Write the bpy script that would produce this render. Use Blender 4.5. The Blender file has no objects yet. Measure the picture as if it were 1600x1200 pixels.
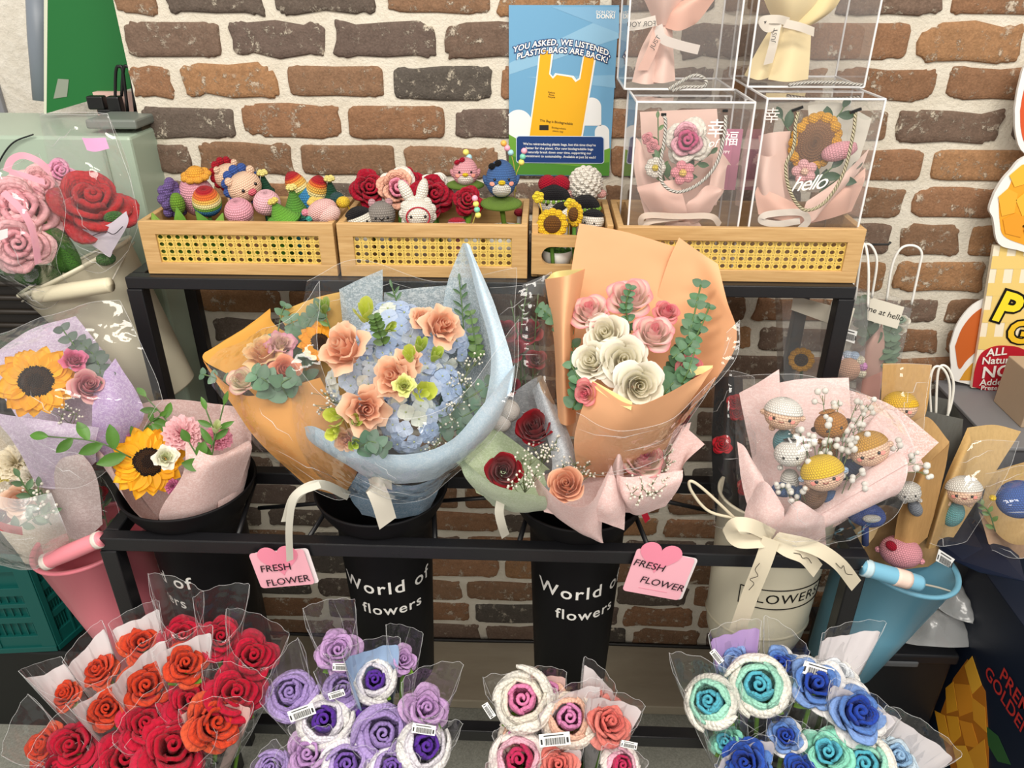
import bpy, math, random
import numpy as np
from mathutils import Vector, Matrix, noise as mnoise
R = math.radians
random.seed(7); rng = np.random.default_rng(7)
S = bpy.context.scene
COL = S.collection
# ------------------------------------------------------------------ camera, world, lights, exposure
FPX = 1209.0; PITCH = R(28.3); YAW = R(2.2)
CAM = np.array((0.0, -1.6, 1.7))
cam = bpy.data.cameras.new('camera'); cam.lens = 36 * FPX / 1600; cam.sensor_width = 36; cam.clip_start = .05
camo = bpy.data.objects.new('camera', cam); COL.objects.link(camo)
camo.location = CAM; camo.rotation_euler = (math.pi/2 - PITCH, 0, YAW)
S.camera = camo
S.view_settings.view_transform = 'Standard'; S.view_settings.look = 'None'
S.view_settings.gamma = 1; S.view_settings.use_curve_mapping = False
S.view_settings.exposure = 0.0
w = bpy.data.worlds.new('shop'); S.world = w; w.use_nodes = True
w.node_tree.nodes['Background'].inputs[0].default_value = (1.0, .955, .895, 1)
w.node_tree.nodes['Background'].inputs[1].default_value = .56
def area(name, loc, rot, sx, sy, power, col=(1, .945, .86)):
    l = bpy.data.lights.new(name, 'AREA'); l.shape = 'RECTANGLE'; l.size = sx; l.size_y = sy; l.energy = power; l.color = col
    o = bpy.data.objects.new(name, l); COL.objects.link(o); o.location = loc; o.rotation_euler = rot
area('ceiling_light', (-.9, -1.55, 2.95), (R(12), 0, 0), 1.3, .5, 32)
area('ceiling_light', (.9, -1.55, 2.95), (R(12), 0, 0), 1.3, .5, 32)
area('ceiling_light', (0, -3.2, 2.95), (R(35), 0, 0), 2.4, .6, 54)  # unseen lamp behind the camera, strengthened as frontal fill
try:
    S.cycles.transparent_max_bounces = 40; S.cycles.max_bounces = 6; S.cycles.transmission_bounces = 4
    S.cycles.glossy_bounces = 3; S.cycles.diffuse_bounces = 3
    S.cycles.caustics_reflective = False; S.cycles.caustics_refractive = False
except Exception: pass

FW = np.array((-math.sin(YAW)*math.cos(PITCH), math.cos(YAW)*math.cos(PITCH), -math.sin(PITCH)))
RT = np.array((math.cos(YAW), math.sin(YAW), 0.0)); UP = np.cross(RT, FW)
def ray(px, py):
    return FW + RT*(px-800)/FPX - UP*(py-600)/FPX
def at(px, py, y):                      # the place at world depth y that the photograph shows at (px, py)
    d = ray(px, py); return CAM + d*((y-CAM[1])/d[1])
def atz(px, py, z):
    d = ray(px, py); return CAM + d*((z-CAM[2])/d[2])
def mpp(p):                             # metres a pixel covers at p
    return float(np.dot(np.asarray(p)-CAM, FW))/FPX
def nrm(v):
    v = np.asarray(v, float); return v/(np.linalg.norm(v)+1e-12)
def tocam(p): return nrm(CAM-np.asarray(p))

def lin(c): return c/12.92 if c <= .04045 else ((c+.055)/1.055)**2.4
def H(h, k=1.0):
    return tuple(lin(int(h[i:i+2], 16)/255)*k for i in (0, 2, 4))
def mixc(a, b, t): return tuple(a[i]*(1-t)+b[i]*t for i in range(3))

# ------------------------------------------------------------------ mesh builder
class MB:
    def __init__(s): s.v = []; s.f = []; s.uv = []; s.c = []; s.mi = []; s.sm = []; s.n = 0
    def add(s, V, F, col=(1, 1, 1), uv=None, mi=0, smooth=True):
        V = np.asarray(V, float).reshape(-1, 3); k = len(V)
        c = np.asarray(col, float)
        if c.ndim == 1: c = np.tile(c, (k, 1))
        u = np.zeros((k, 2)) if uv is None else np.asarray(uv, float).reshape(-1, 2)
        s.v.append(V); s.c.append(c.reshape(-1, 3)); s.uv.append(u)
        for f in F: s.f.append([i+s.n for i in f]); s.mi.append(mi); s.sm.append(smooth)
        s.n += k; return s
    def grid(s, P, col=(1, 1, 1), uv=None, closed=False, mi=0, smooth=True, cap=False):
        P = np.asarray(P, float); a, b = P.shape[:2]
        if uv is None:
            uu, vv = np.meshgrid(np.linspace(0, 1, a), np.linspace(0, 1, b), indexing='ij'); uv = np.stack([uu, vv], -1)
        c = np.asarray(col, float)
        if c.ndim == 3: c = c.reshape(-1, 3)
        F = []
        for i in range(a if closed else a-1):
            i2 = (i+1) % a
            for j in range(b-1): F.append([i*b+j, i2*b+j, i2*b+j+1, i*b+j+1])
        if cap: F += [[i*b for i in range(a)][::-1], [i*b+b-1 for i in range(a)]]
        return s.add(P.reshape(-1, 3), F, c, uv, mi, smooth)
    def box(s, c, size, M=None, col=(1, 1, 1), mi=0):
        h = np.asarray(size, float)/2; V = []
        for z in (-1, 1):
            for y in (-1, 1):
                for x in (-1, 1): V.append((x*h[0], y*h[1], z*h[2]))
        V = np.array(V)
        if M is not None: V = V @ np.asarray(M).T
        V = V+np.asarray(c)
        return s.add(V, [[0, 2, 3, 1], [4, 5, 7, 6], [0, 1, 5, 4], [2, 6, 7, 3], [0, 4, 6, 2], [1, 3, 7, 5]], col, None, mi, False)
    def bar(s, a, b, w, h=None, up=(0, 0, 1), col=(1, 1, 1), mi=0):
        a = np.asarray(a, float); b = np.asarray(b, float); h = h or w; d = nrm(b-a); u = np.asarray(up, float)
        if abs(np.dot(d, u)) > .95: u = np.array((0, 1., 0))
        x = nrm(np.cross(u, d)); z = np.cross(d, x); M = np.stack([x, d, z], 1)
        return s.box((a+b)/2, (w, np.linalg.norm(b-a), h), M, col, mi)
    def tube(s, pts, r, n=8, col=(1, 1, 1), mi=0, smoothing=0, flat=1.0, cap=True):
        pts = np.asarray(pts, float)
        if smoothing: pts = crom(pts, smoothing)
        k = len(pts); rr = np.asarray(r if np.ndim(r) else [r]*k, float)
        if len(rr) != k: rr = np.interp(np.linspace(0, 1, k), np.linspace(0, 1, len(rr)), rr)
        T = np.gradient(pts, axis=0); T /= (np.linalg.norm(T, axis=1, keepdims=True)+1e-12)
        ref = np.array((0, 0, 1.)) if abs(T[0][2]) < .9 else np.array((1., 0, 0))
        P = np.zeros((n, k, 3)); x = nrm(np.cross(ref, T[0]))
        L = np.concatenate([[0], np.cumsum(np.linalg.norm(np.diff(pts, axis=0), axis=1))])
        uv = np.zeros((n, k, 2))
        for j in range(k):
            x = nrm(x - T[j]*np.dot(x, T[j])); y = np.cross(T[j], x)
            for i in range(n):
                a = 2*math.pi*i/n; P[i, j] = pts[j]+(x*math.cos(a)+y*math.sin(a)*flat)*rr[j]; uv[i, j] = (i/n, L[j])
        return s.grid(P, col, uv, closed=True, mi=mi, cap=cap)
    def lathe(s, prof, o=(0, 0, 0), M=None, n=32, col=(1, 1, 1), mi=0, stitch=None, cap=False, squash=None):
        prof = np.asarray(prof, float); k = len(prof); P = np.zeros((n, k, 3)); uv = np.zeros((n, k, 2))
        L = np.concatenate([[0], np.cumsum(np.linalg.norm(np.diff(prof, axis=0), axis=1))])
        rm = prof[:, 0].max()
        for i in range(n):
            a = 2*math.pi*i/n
            P[i, :, 0] = prof[:, 0]*math.cos(a); P[i, :, 1] = prof[:, 0]*math.sin(a); P[i, :, 2] = prof[:, 1]
            if stitch: uv[i, :, 0] = min(i, n-i)/n*2*math.pi*rm/stitch; uv[i, :, 1] = L/stitch
            else: uv[i, :, 0] = i/n; uv[i, :, 1] = L/max(L[-1], 1e-9)
        if squash is not None: P = P*np.asarray(squash)
        if M is not None: P = P @ np.asarray(M).T
        c = np.asarray(col, float)
        if c.ndim == 2: c = np.tile(c[None], (n, 1, 1))
        return s.grid(P+np.asarray(o), c, uv, closed=True, mi=mi, cap=cap)
    def ball(s, o, r, M=None, n=20, m=12, col=(1, 1, 1), mi=0, stitch=None, cut=(0, math.pi), squash=None):
        r = np.asarray(r if np.ndim(r) else (r, r, r), float)
        t = np.linspace(cut[0]+1e-3, cut[1]-1e-3, m)
        prof = np.stack([np.sin(t), np.cos(t)], 1)
        st = stitch/r.max() if stitch else None
        MM = np.diag(r) if M is None else np.asarray(M) @ np.diag(r)
        if squash is not None: MM = MM @ np.diag(squash)
        return s.lathe(prof, o, MM, n, col, mi, st)
    def prism(s, poly, th, M, o, col=(1, 1, 1), mi=0, uvs=1.0):   # poly in (x, y) of the frame M, extruded along its third axis
        poly = np.asarray(poly, float); k = len(poly); M = np.asarray(M)
        A = np.concatenate([poly, np.zeros((k, 1))], 1); B = A.copy(); B[:, 2] = th
        V = np.concatenate([A, B]) @ M.T + np.asarray(o)
        F = [list(range(k))[::-1], list(range(k, 2*k))]+[[i, (i+1) % k, k+(i+1) % k, k+i] for i in range(k)]
        return s.add(V, F, col, np.concatenate([poly, poly])*uvs, mi, False)
    def build(s, name, mats, parent=None, solid=None, bevel=None, sub=None, label=None, loc=None, off=0.0):
        V = np.concatenate(s.v)
        root = parent
        while root is not None and root.parent is not None: root = root.parent
        if root is not None: base = np.array(root.location)
        elif loc is not None: base = np.asarray(loc, float)
        else: base = np.array(((V[:, 0].min()+V[:, 0].max())/2, (V[:, 1].min()+V[:, 1].max())/2, V[:, 2].min()))
        me = bpy.data.meshes.new(name); me.from_pydata((V-base).tolist(), [], s.f)
        ca = me.color_attributes.new('col', 'FLOAT_COLOR', 'POINT')
        C = np.concatenate(s.c); ca.data.foreach_set('color', np.concatenate([C, np.ones((len(C), 1))], 1).astype('f').ravel())
        ul = me.uv_layers.new(name='UVMap'); U = np.concatenate(s.uv)
        li = np.zeros(len(me.loops), 'i'); me.loops.foreach_get('vertex_index', li)
        ul.data.foreach_set('uv', U[li].astype('f').ravel())
        me.polygons.foreach_set('use_smooth', s.sm); me.polygons.foreach_set('material_index', s.mi)
        for m in (mats if isinstance(mats, (list, tuple)) else [mats]): me.materials.append(m)
        me.update()
        o = bpy.data.objects.new(name, me); COL.objects.link(o)
        if parent is not None: o.parent = parent
        else: o.location = base
        if solid: q = o.modifiers.new('thickness', 'SOLIDIFY'); q.thickness = solid; q.offset = off; q.use_rim = solid > .0011
        if sub: q = o.modifiers.new('smooth', 'SUBSURF'); q.levels = sub; q.render_levels = sub
        if bevel: q = o.modifiers.new('bevel', 'BEVEL'); q.width = bevel; q.segments = 2; q.limit_method = 'ANGLE'
        if label: o['label'] = label
        return o

def crom(p, n):                          # Catmull-Rom through rows of points, n steps a span
    p = np.asarray(p, float); k = len(p)
    if k < 2: return p
    q = np.concatenate([[2*p[0]-p[1]], p, [2*p[-1]-p[-2]]]); out = []
    for i in range(k-1):
        a, b, c, d = q[i:i+4]
        for t in np.linspace(0, 1, n, endpoint=False):
            out.append(.5*(2*b+(c-a)*t+(2*a-5*b+4*c-d)*t*t+(3*b-a-3*c+d)*t**3))
    out.append(p[-1]); return np.array(out)
def lerpn(p, n):
    p = np.asarray(p, float); out = []
    for i in range(len(p)-1):
        for t in np.linspace(0, 1, n, endpoint=False): out.append(p[i]*(1-t)+p[i+1]*t)
    out.append(p[-1]); return np.array(out)
def frame(axis, spin=0.0):               # columns x, y, z with z along axis
    z = nrm(axis); r = np.array((0, 0, 1.)) if abs(z[2]) < .95 else np.array((0, 1., 0))
    x = nrm(np.cross(r, z)); y = np.cross(z, x)
    c, s_ = math.cos(spin), math.sin(spin)
    return np.stack([x*c+y*s_, y*c-x*s_, z], 1)
def face_frame(front, roll=0.0):         # columns: right, front, up - for things with a face
    f = nrm(front); x = nrm(np.cross(f, (0, 0, 1.))); u = np.cross(x, f)
    c, s_ = math.cos(roll), math.sin(roll)
    return np.stack([x*c-u*s_, f, u*c+x*s_], 1)

def tag(o, label, cat, group=None, kind=None):
    o['label'] = label; o['category'] = cat
    if group: o['group'] = group
    if kind: o['kind'] = kind
    return o
def thing(name, label, cat, loc, group=None):
    o = bpy.data.objects.new(name, None); COL.objects.link(o); o.location = loc; o.empty_display_size = .05
    return tag(o, label, cat, group)
def copy_tree(o, parent=None):
    c = o.copy(); COL.objects.link(c)
    if parent is not None: c.parent = parent
    for ch in list(o.children): copy_tree(ch, c)
    return c
def struct(o): o['kind'] = 'structure'; return o

_tx = {}
def text_geo(body, size=1.0, off=0.0, shear=0.0, align='CENTER', space=1.0):
    k = (body, off, shear, align, space)
    if k not in _tx:
        cu = bpy.data.curves.new('lettering', 'FONT'); cu.body = body; cu.size = 1; cu.offset = off; cu.shear = shear
        cu.align_x = align; cu.align_y = 'CENTER'; cu.resolution_u = 3; cu.space_character = space; cu.fill_mode = 'FRONT'
        o = bpy.data.objects.new('lettering', cu); COL.objects.link(o)
        dg = bpy.context.evaluated_depsgraph_get(); m = bpy.data.meshes.new_from_object(o.evaluated_get(dg))
        V = np.array([v.co[:] for v in m.vertices]).reshape(-1, 3); F = [list(p.vertices) for p in m.polygons]
        bpy.data.objects.remove(o); bpy.data.curves.remove(cu); bpy.data.meshes.remove(m); _tx[k] = (V, F)
    V, F = _tx[k]; return V[:, :2]*size, F
def put_text(mb, body, size, o, ex, ey, col, mi=0, lift=.0004, arc=None, **kw):
    V, F = text_geo(body, size, **kw)
    if not len(V): return mb
    if arc:
        V = V.copy(); V[:, 1] = V[:, 1] - arc*(V[:, 0]**2)
    ex = np.asarray(ex, float); ey = np.asarray(ey, float); n = np.cross(ex, ey); n = nrm(n)
    return mb.add(np.asarray(o)+V[:, :1]*ex+V[:, 1:]*ey+n*lift, F, col, None, mi, False)
# ------------------------------------------------------------------ materials
class NT:
    def __init__(s, name):
        s.m = bpy.data.materials.new(name); s.m.use_nodes = True; s.t = s.m.node_tree; s.b = s.t.nodes['Principled BSDF']; s.out = s.t.nodes['Material Output']
    def n(s, t, **kw):
        x = s.t.nodes.new(t)
        for k, v in kw.items(): setattr(x, k, v)
        return x
    def l(s, a, b): s.t.links.new(a, b)
    def val(s, sock, v):
        if isinstance(v, (int, float)): sock.default_value = v
        elif isinstance(v, tuple): sock.default_value = (*v, 1) if len(v) == 3 and len(sock.default_value) == 4 else v
        else: s.l(v, sock)
    def math(s, op, a, b=0.0, c=None):
        x = s.n('ShaderNodeMath', operation=op); s.val(x.inputs[0], a); s.val(x.inputs[1], b)
        if c is not None: s.val(x.inputs[2], c)
        return x.outputs[0]
    def mix(s, f, a, b, blend='MIX'):
        x = s.n('ShaderNodeMix', data_type='RGBA', blend_type=blend); s.val(x.inputs[0], f); s.val(x.inputs[6], a); s.val(x.inputs[7], b); return x.outputs[2]
    def col(s): return s.n('ShaderNodeAttribute', attribute_name='col').outputs[0]
    def tex(s, scale, detail=3, rough=.6, co='Object', kind='ShaderNodeTexNoise', stretch=None):
        tc = s.n('ShaderNodeTexCoord'); x = s.n(kind); o = tc.outputs[co]
        if stretch:
            mp = s.n('ShaderNodeMapping'); mp.inputs['Scale'].default_value = stretch; s.l(o, mp.inputs[0]); o = mp.outputs[0]
        s.l(o, x.inputs['Vector']); x.inputs['Scale'].default_value = scale
        if kind == 'ShaderNodeTexNoise': x.inputs['Detail'].default_value = detail; x.inputs['Roughness'].default_value = rough
        return x.outputs[0]
    def ramp(s, f, *st):
        x = s.n('ShaderNodeValToRGB'); e = x.color_ramp.elements
        while len(e) < len(st): e.new(.5)
        for k, (p, c) in enumerate(st): e[k].position = p; e[k].color = (*c, 1) if isinstance(c, tuple) else (c, c, c, 1)
        s.l(f, x.inputs[0]); return x.outputs[0]
    def bump(s, h, dist=.002, strength=1.0):
        x = s.n('ShaderNodeBump'); s.l(h, x.inputs['Height']); x.inputs['Distance'].default_value = dist; x.inputs['Strength'].default_value = strength
        s.l(x.outputs[0], s.b.inputs['Normal']); return x.outputs[0]
    def set(s, base=None, rough=.5, spec=.5, metal=0, sheen=0, coat=0):
        if base is not None: s.val(s.b.inputs['Base Color'], base)
        s.val(s.b.inputs['Roughness'], rough); s.b.inputs['Specular IOR Level'].default_value = spec; s.b.inputs['Metallic'].default_value = metal
        s.b.inputs['Sheen Weight'].default_value = sheen; s.b.inputs['Coat Weight'].default_value = coat
        return s
    def translucent(s, base, f):
        t = s.n('ShaderNodeBsdfTranslucent'); s.val(t.inputs[0], base); mx = s.n('ShaderNodeMixShader'); mx.inputs[0].default_value = f
        s.l(s.b.outputs[0], mx.inputs[1]); s.l(t.outputs[0], mx.inputs[2]); s.l(mx.outputs[0], s.out.inputs[0]); return mx.outputs[0]
    def see(s, f, shader=None):              # fraction f stays, the rest is clear
        t = s.n('ShaderNodeBsdfTransparent'); mx = s.n('ShaderNodeMixShader'); s.val(mx.inputs[0], f)
        s.l(t.outputs[0], mx.inputs[1]); s.l(shader or s.b.outputs[0], mx.inputs[2]); s.l(mx.outputs[0], s.out.inputs[0])

MT = {}
def M_(name): return MT[name].m
def reg(k, x): MT[k] = x; return x
def plain(k, rough=.5, spec=.5, metal=0, coat=0, bump=None, base=None):
    x = NT(k); x.set(base if base is not None else x.col(), rough, spec, metal, coat=coat)
    if bump: x.bump(x.tex(bump[0]), bump[1], .6)
    return reg(k, x)
plain('plastic', .42, .5); plain('matte_plastic', .55, .18); plain('print', .45, .4); plain('ink', .6, .2); plain('gloss', .12, .6)
plain('black_metal', .38, .5, bump=(300, .0004)); plain('cardboard', .8, .2, bump=(60, .0006)); plain('painted', .5, .4, bump=(40, .0008))
plain('enamel', .38, .5, coat=.15)
x = NT('petal'); c = x.col(); v = x.tex(90, 4); c2 = x.mix(x.ramp(v, (.35, .0), (.75, .16)), c, x.mix(1.0, c, (.82, .78, .7), 'MULTIPLY')); x.set(c2, .55, .3, sheen=.2)
x.bump(x.tex(140, 3, stretch=(1, 1, .3)), .0008, .5); x.translucent(c, .33); reg('petal', x)
x = NT('leaf'); c = x.col(); v = x.tex(60, 3); x.set(x.mix(x.ramp(v, (.35, .0), (.7, .35)), c, x.mix(1.0, c, (.55, .75, .45), 'MULTIPLY')), .42, .45); x.bump(x.tex(120), .0006, .5); x.translucent(c, .15); reg('leaf', x)
# crochet yarn: rows of stitches in the surface's own stitch coordinates
x = NT('knit'); tc = x.n('ShaderNodeUVMap'); sp = x.n('ShaderNodeSeparateXYZ'); x.l(tc.outputs[0], sp.inputs[0]); u, v = sp.outputs[0], sp.outputs[1]
row = x.math('FLOOR', v); fv = x.math('FRACT', v); u2 = x.math('ADD', u, x.math('MULTIPLY', row, .5))
fu = x.math('FRACT', x.math('ADD', u2, x.math('MULTIPLY', x.math('ABSOLUTE', x.math('SUBTRACT', fv, .5)), .5)))
hu = x.math('SINE', x.math('MULTIPLY', fu, math.pi)); hv = x.math('SINE', x.math('MULTIPLY', fv, math.pi))
h = x.math('POWER', x.math('MULTIPLY', hu, hv), .6); fib = x.tex(900, 2); hh = x.math('ADD', h, x.math('MULTIPLY', fib, .3))
c = x.col(); c2 = x.mix(x.math('MULTIPLY', x.math('SUBTRACT', 1.0, h), .22), c, x.mix(1.0, c, (.45, .42, .42), 'MULTIPLY'))  # gaps between stitches darkened in the colour, standing in for shade
x.set(c2, .92, .12, sheen=.06); x.bump(hh, .0015, 1.0); reg('knit', x)
# chunky chenille/cotton petals of the crochet roses
x = NT('yarn'); tc = x.n('ShaderNodeUVMap'); wv = x.n('ShaderNodeTexVoronoi'); mp = x.n('ShaderNodeMapping'); mp.inputs['Scale'].default_value = (1, 1.0, 1)
x.l(tc.outputs[0], mp.inputs[0]); x.l(mp.outputs[0], wv.inputs['Vector']); wv.inputs['Scale'].default_value = 1.0; wv.inputs['Randomness'].default_value = .55
hh = x.math('ADD', x.math('SUBTRACT', 1.0, wv.outputs[0]), x.math('MULTIPLY', x.tex(700, 2), .35))
c = x.col(); x.set(x.mix(x.math('MULTIPLY', x.math('POWER', wv.outputs[0], 2.0), .4), c, x.mix(1.0, c, (.5, .42, .45), 'MULTIPLY')), .95, .1, sheen=.10); x.bump(hh, .0045, 1.0); reg('yarn', x)  # hollows between the yarn lumps get shade mixed into their colour
# papers
x = NT('paper'); c = x.col(); x.set(c, .6, .25); x.bump(x.tex(9, 3), .004, .5); x.translucent(c, .22); reg('paper', x)
x = NT('kraft'); c = x.col(); f = x.tex(260, 3, stretch=(1, 1, .15)); c2 = x.mix(x.ramp(f, (.4, .0), (.7, .3)), c, x.mix(1.0, c, (.6, .55, .5), 'MULTIPLY')); x.set(c2, .75, .2); x.bump(x.tex(14, 4), .003, .5); x.translucent(c, .12); reg('kraft', x)
x = NT('tissue'); c = x.col(); f = x.tex(420, 3, .7, stretch=(1, .22, 1)); f2 = x.tex(460, 3, .7, stretch=(.22, 1, .5)); g = x.math('MAXIMUM', x.ramp(f, (.5, .0), (.62, 1.0)), x.ramp(f2, (.5, .0), (.62, 1.0)))
x.set(x.mix(x.math('MULTIPLY', g, .30), c, (.95, .95, .95)), .85, .15, sheen=.3); x.bump(x.tex(10, 3), .004, .5)
sh = x.translucent(c, .2); x.see(x.math('ADD', .88, x.math('MULTIPLY', g, .12)), sh); reg('tissue', x)
x = NT('sheer_tissue'); c = x.col(); f = x.tex(420, 3, .7, stretch=(1, .22, 1)); f2 = x.tex(460, 3, .7, stretch=(.22, 1, .5)); g = x.math('MAXIMUM', x.ramp(f, (.5, .0), (.62, 1.0)), x.ramp(f2, (.5, .0), (.62, 1.0)))
x.set(x.mix(x.math('MULTIPLY', g, .5), c, (.92, .92, .92)), .85, .15); sh = x.translucent(c, .3); x.see(x.math('ADD', .48, x.math('MULTIPLY', g, .35)), sh); reg('sheer_tissue', x)
# clear film: almost nothing but its gloss
def film(k, tint=(.98, .98, .98), haze=.022, rough=.06, creases=22, dist=.02, gain=1.25):
    x = NT(k); lw = x.n('ShaderNodeLayerWeight'); lw.inputs[0].default_value = .5
    bp = x.n('ShaderNodeBump'); bp.inputs['Distance'].default_value = dist; bp.inputs['Strength'].default_value = .5
    mu = x.n('ShaderNodeTexNoise'); tc = x.n('ShaderNodeTexCoord'); x.l(tc.outputs['Object'], mu.inputs['Vector']); mu.inputs['Scale'].default_value = creases; mu.inputs['Detail'].default_value = 2
    x.l(mu.outputs[0], bp.inputs['Height']); x.l(bp.outputs[0], lw.inputs['Normal'])
    gl = x.n('ShaderNodeBsdfGlossy'); gl.inputs['Roughness'].default_value = rough; x.l(bp.outputs[0], gl.inputs['Normal'])
    df = x.n('ShaderNodeBsdfDiffuse'); df.inputs[0].default_value = (.85, .87, .88, 1)
    tr = x.n('ShaderNodeBsdfTransparent'); tr.inputs[0].default_value = (*tint, 1)
    m1 = x.n('ShaderNodeMixShader'); m1.inputs[0].default_value = haze; x.l(tr.outputs[0], m1.inputs[1]); x.l(df.outputs[0], m1.inputs[2])
    m2 = x.n('ShaderNodeMixShader'); x.val(m2.inputs[0], x.math('MULTIPLY', x.math('ADD', .045, x.math('MULTIPLY', x.math('POWER', lw.outputs[1], 4.0), .8)), gain)); x.l(m1.outputs[0], m2.inputs[1]); x.l(gl.outputs[0], m2.inputs[2])
    x.l(m2.outputs[0], x.out.inputs[0]); return reg(k, x)
film('film'); film('soft_film', haze=.07, rough=.16); film('acrylic', tint=(.985, .98, .98), haze=.05, rough=.03, creases=2, dist=.0); film('poly', haze=.28, rough=.22, creases=25)
x = NT('film_edge_glint'); x.set((.9, .91, .92), .12, .8); x.see(.24); reg('film_edge_glint', x)  # pale film edges and seams, also the painted highlights along creases
film('iris_film', tint=(.98, .80, .62), haze=.05, rough=.12)
x = NT('acrylic_edge'); x.set((.93, .93, .94), .2, .6); x.see(.72); reg('acrylic_edge', x)
# bamboo, cane
x = NT('bamboo'); f = x.tex(4, 4, .6, stretch=(4, 60, 60)); f2 = x.tex(14, 2, stretch=(.6, 10, 10)); c = x.mix(x.ramp(f, (.3, .0), (.7, 1.0)), H('bd9560'), H('d2ad78')); c = x.mix(x.ramp(f2, (.4, .0), (.7, .35)), c, H('a67f4c')); x.set(c, .42, .4); reg('bamboo', x)
x = NT('cane'); uv = x.n('ShaderNodeUVMap'); sp = x.n('ShaderNodeSeparateXYZ'); x.l(uv.outputs[0], sp.inputs[0]); u, v = sp.outputs[0], sp.outputs[1]
cu = x.math('SUBTRACT', x.math('FRACT', u), .5); cv = x.math('SUBTRACT', x.math('FRACT', v), .5); d = x.math('SQRT', x.math('ADD', x.math('MULTIPLY', cu, cu), x.math('MULTIPLY', cv, cv)))
au, av = x.math('ABSOLUTE', cu), x.math('ABSOLUTE', cv); oct_ = x.math('MAXIMUM', x.math('MAXIMUM', au, av), x.math('MULTIPLY', x.math('ADD', au, av), .72)); hole = x.math('LESS_THAN', oct_, .265)
slit = x.math('MULTIPLY', x.math('LESS_THAN', x.math('ABSOLUTE', x.math('SUBTRACT', av, .43)), .025), x.math('LESS_THAN', au, .30)); slit2 = x.math('MULTIPLY', x.math('LESS_THAN', x.math('ABSOLUTE', x.math('SUBTRACT', au, .43)), .025), x.math('LESS_THAN', av, .30))
dia = x.math('LESS_THAN', x.math('ADD', x.math('SUBTRACT', .5, au), x.math('SUBTRACT', .5, av)), .10)
hole = x.math('MAXIMUM', x.math('MAXIMUM', hole, dia), x.math('MAXIMUM', slit, slit2))
strand = x.math('SINE', x.math('MULTIPLY', x.math('ADD', u, v), 62.0)); x.set(x.mix(x.math('ADD', .5, x.math('MULTIPLY', strand, .5)), H('e9cd72'), H('d6b153')), .5, .3); x.see(x.math('SUBTRACT', 1.0, hole)); reg('cane', x)
# walls, floor
x = NT('brick'); c = x.col(); n1 = x.tex(70, 6, .7); n2 = x.tex(16, 5, .72); n3 = x.tex(230, 3)
c2 = x.mix(x.ramp(n1, (.32, .0), (.68, .85)), c, x.mix(1.0, c, (.64, .64, .64), 'MULTIPLY')); c2 = x.mix(x.math('MULTIPLY', x.ramp(n3, (.45, .0), (.7, 1.0)), .4), c2, x.mix(1.0, c, (1.5, 1.5, 1.5), 'MULTIPLY'))
vv = x.tex(38, 6, .8); wear = x.math('MULTIPLY', x.ramp(vv, (.545, .0), (.60, 1.0)), x.ramp(n2, (.45, .0), (.56, 1.0))); c2 = x.mix(x.math('MULTIPLY', wear, .75), c2, H('d9cdb9')); x.set(c2, .85, .2)
x.bump(x.math('ADD', x.math('ADD', n1, x.math('MULTIPLY', n3, .4)), x.math('MULTIPLY', wear, .5)), .004, .8); reg('brick', x)
x = NT('mortar'); n1 = x.tex(160, 5, .7); n2 = x.tex(18, 4); x.set(x.mix(x.ramp(n2, (.3, .0), (.75, 1.0)), H('ddd4c2'), H('ede6d7')), .95, .1); x.bump(n1, .004, .9); reg('mortar', x)
x = NT('stucco'); n1 = x.tex(60, 5, .6); n2 = x.tex(30, 3); x.set(x.mix(x.ramp(n2, (.42, .0), (.62, 1.0)), H('e8e0d2'), H('f2ebdf')), .9, .2); x.bump(n1, .006, 1.0); reg('stucco', x)
x = NT('concrete'); n1 = x.tex(220, 4, .7); n2 = x.tex(5, 5); x.set(x.mix(x.ramp(n1, (.35, .0), (.7, 1.0)), x.mix(n2, H('76776f'), H('8a8b82')), H('a1a196')), .7, .3); reg('concrete', x)
x = NT('vinyl'); n1 = x.tex(6, 5, .7, stretch=(1, 5, 1)); x.set(x.mix(n1, H('9d917c'), H('b9ae9a')), .45, .4); reg('vinyl', x)
x = NT('rope'); uv = x.n('ShaderNodeUVMap'); sp = x.n('ShaderNodeSeparateXYZ'); x.l(uv.outputs[0], sp.inputs[0])
tw = x.math('SINE', x.math('ADD', x.math('MULTIPLY', sp.outputs[0], 2*math.pi*3), x.math('MULTIPLY', sp.outputs[1], 1100.0))); c = x.col(); x.set(x.mix(x.math('ADD', .5, x.math('MULTIPLY', tw, .5)), x.mix(1.0, c, (.7, .66, .6), 'MULTIPLY'), c), .5, .4); x.bump(tw, .002, 1.0); reg('rope', x)
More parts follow.
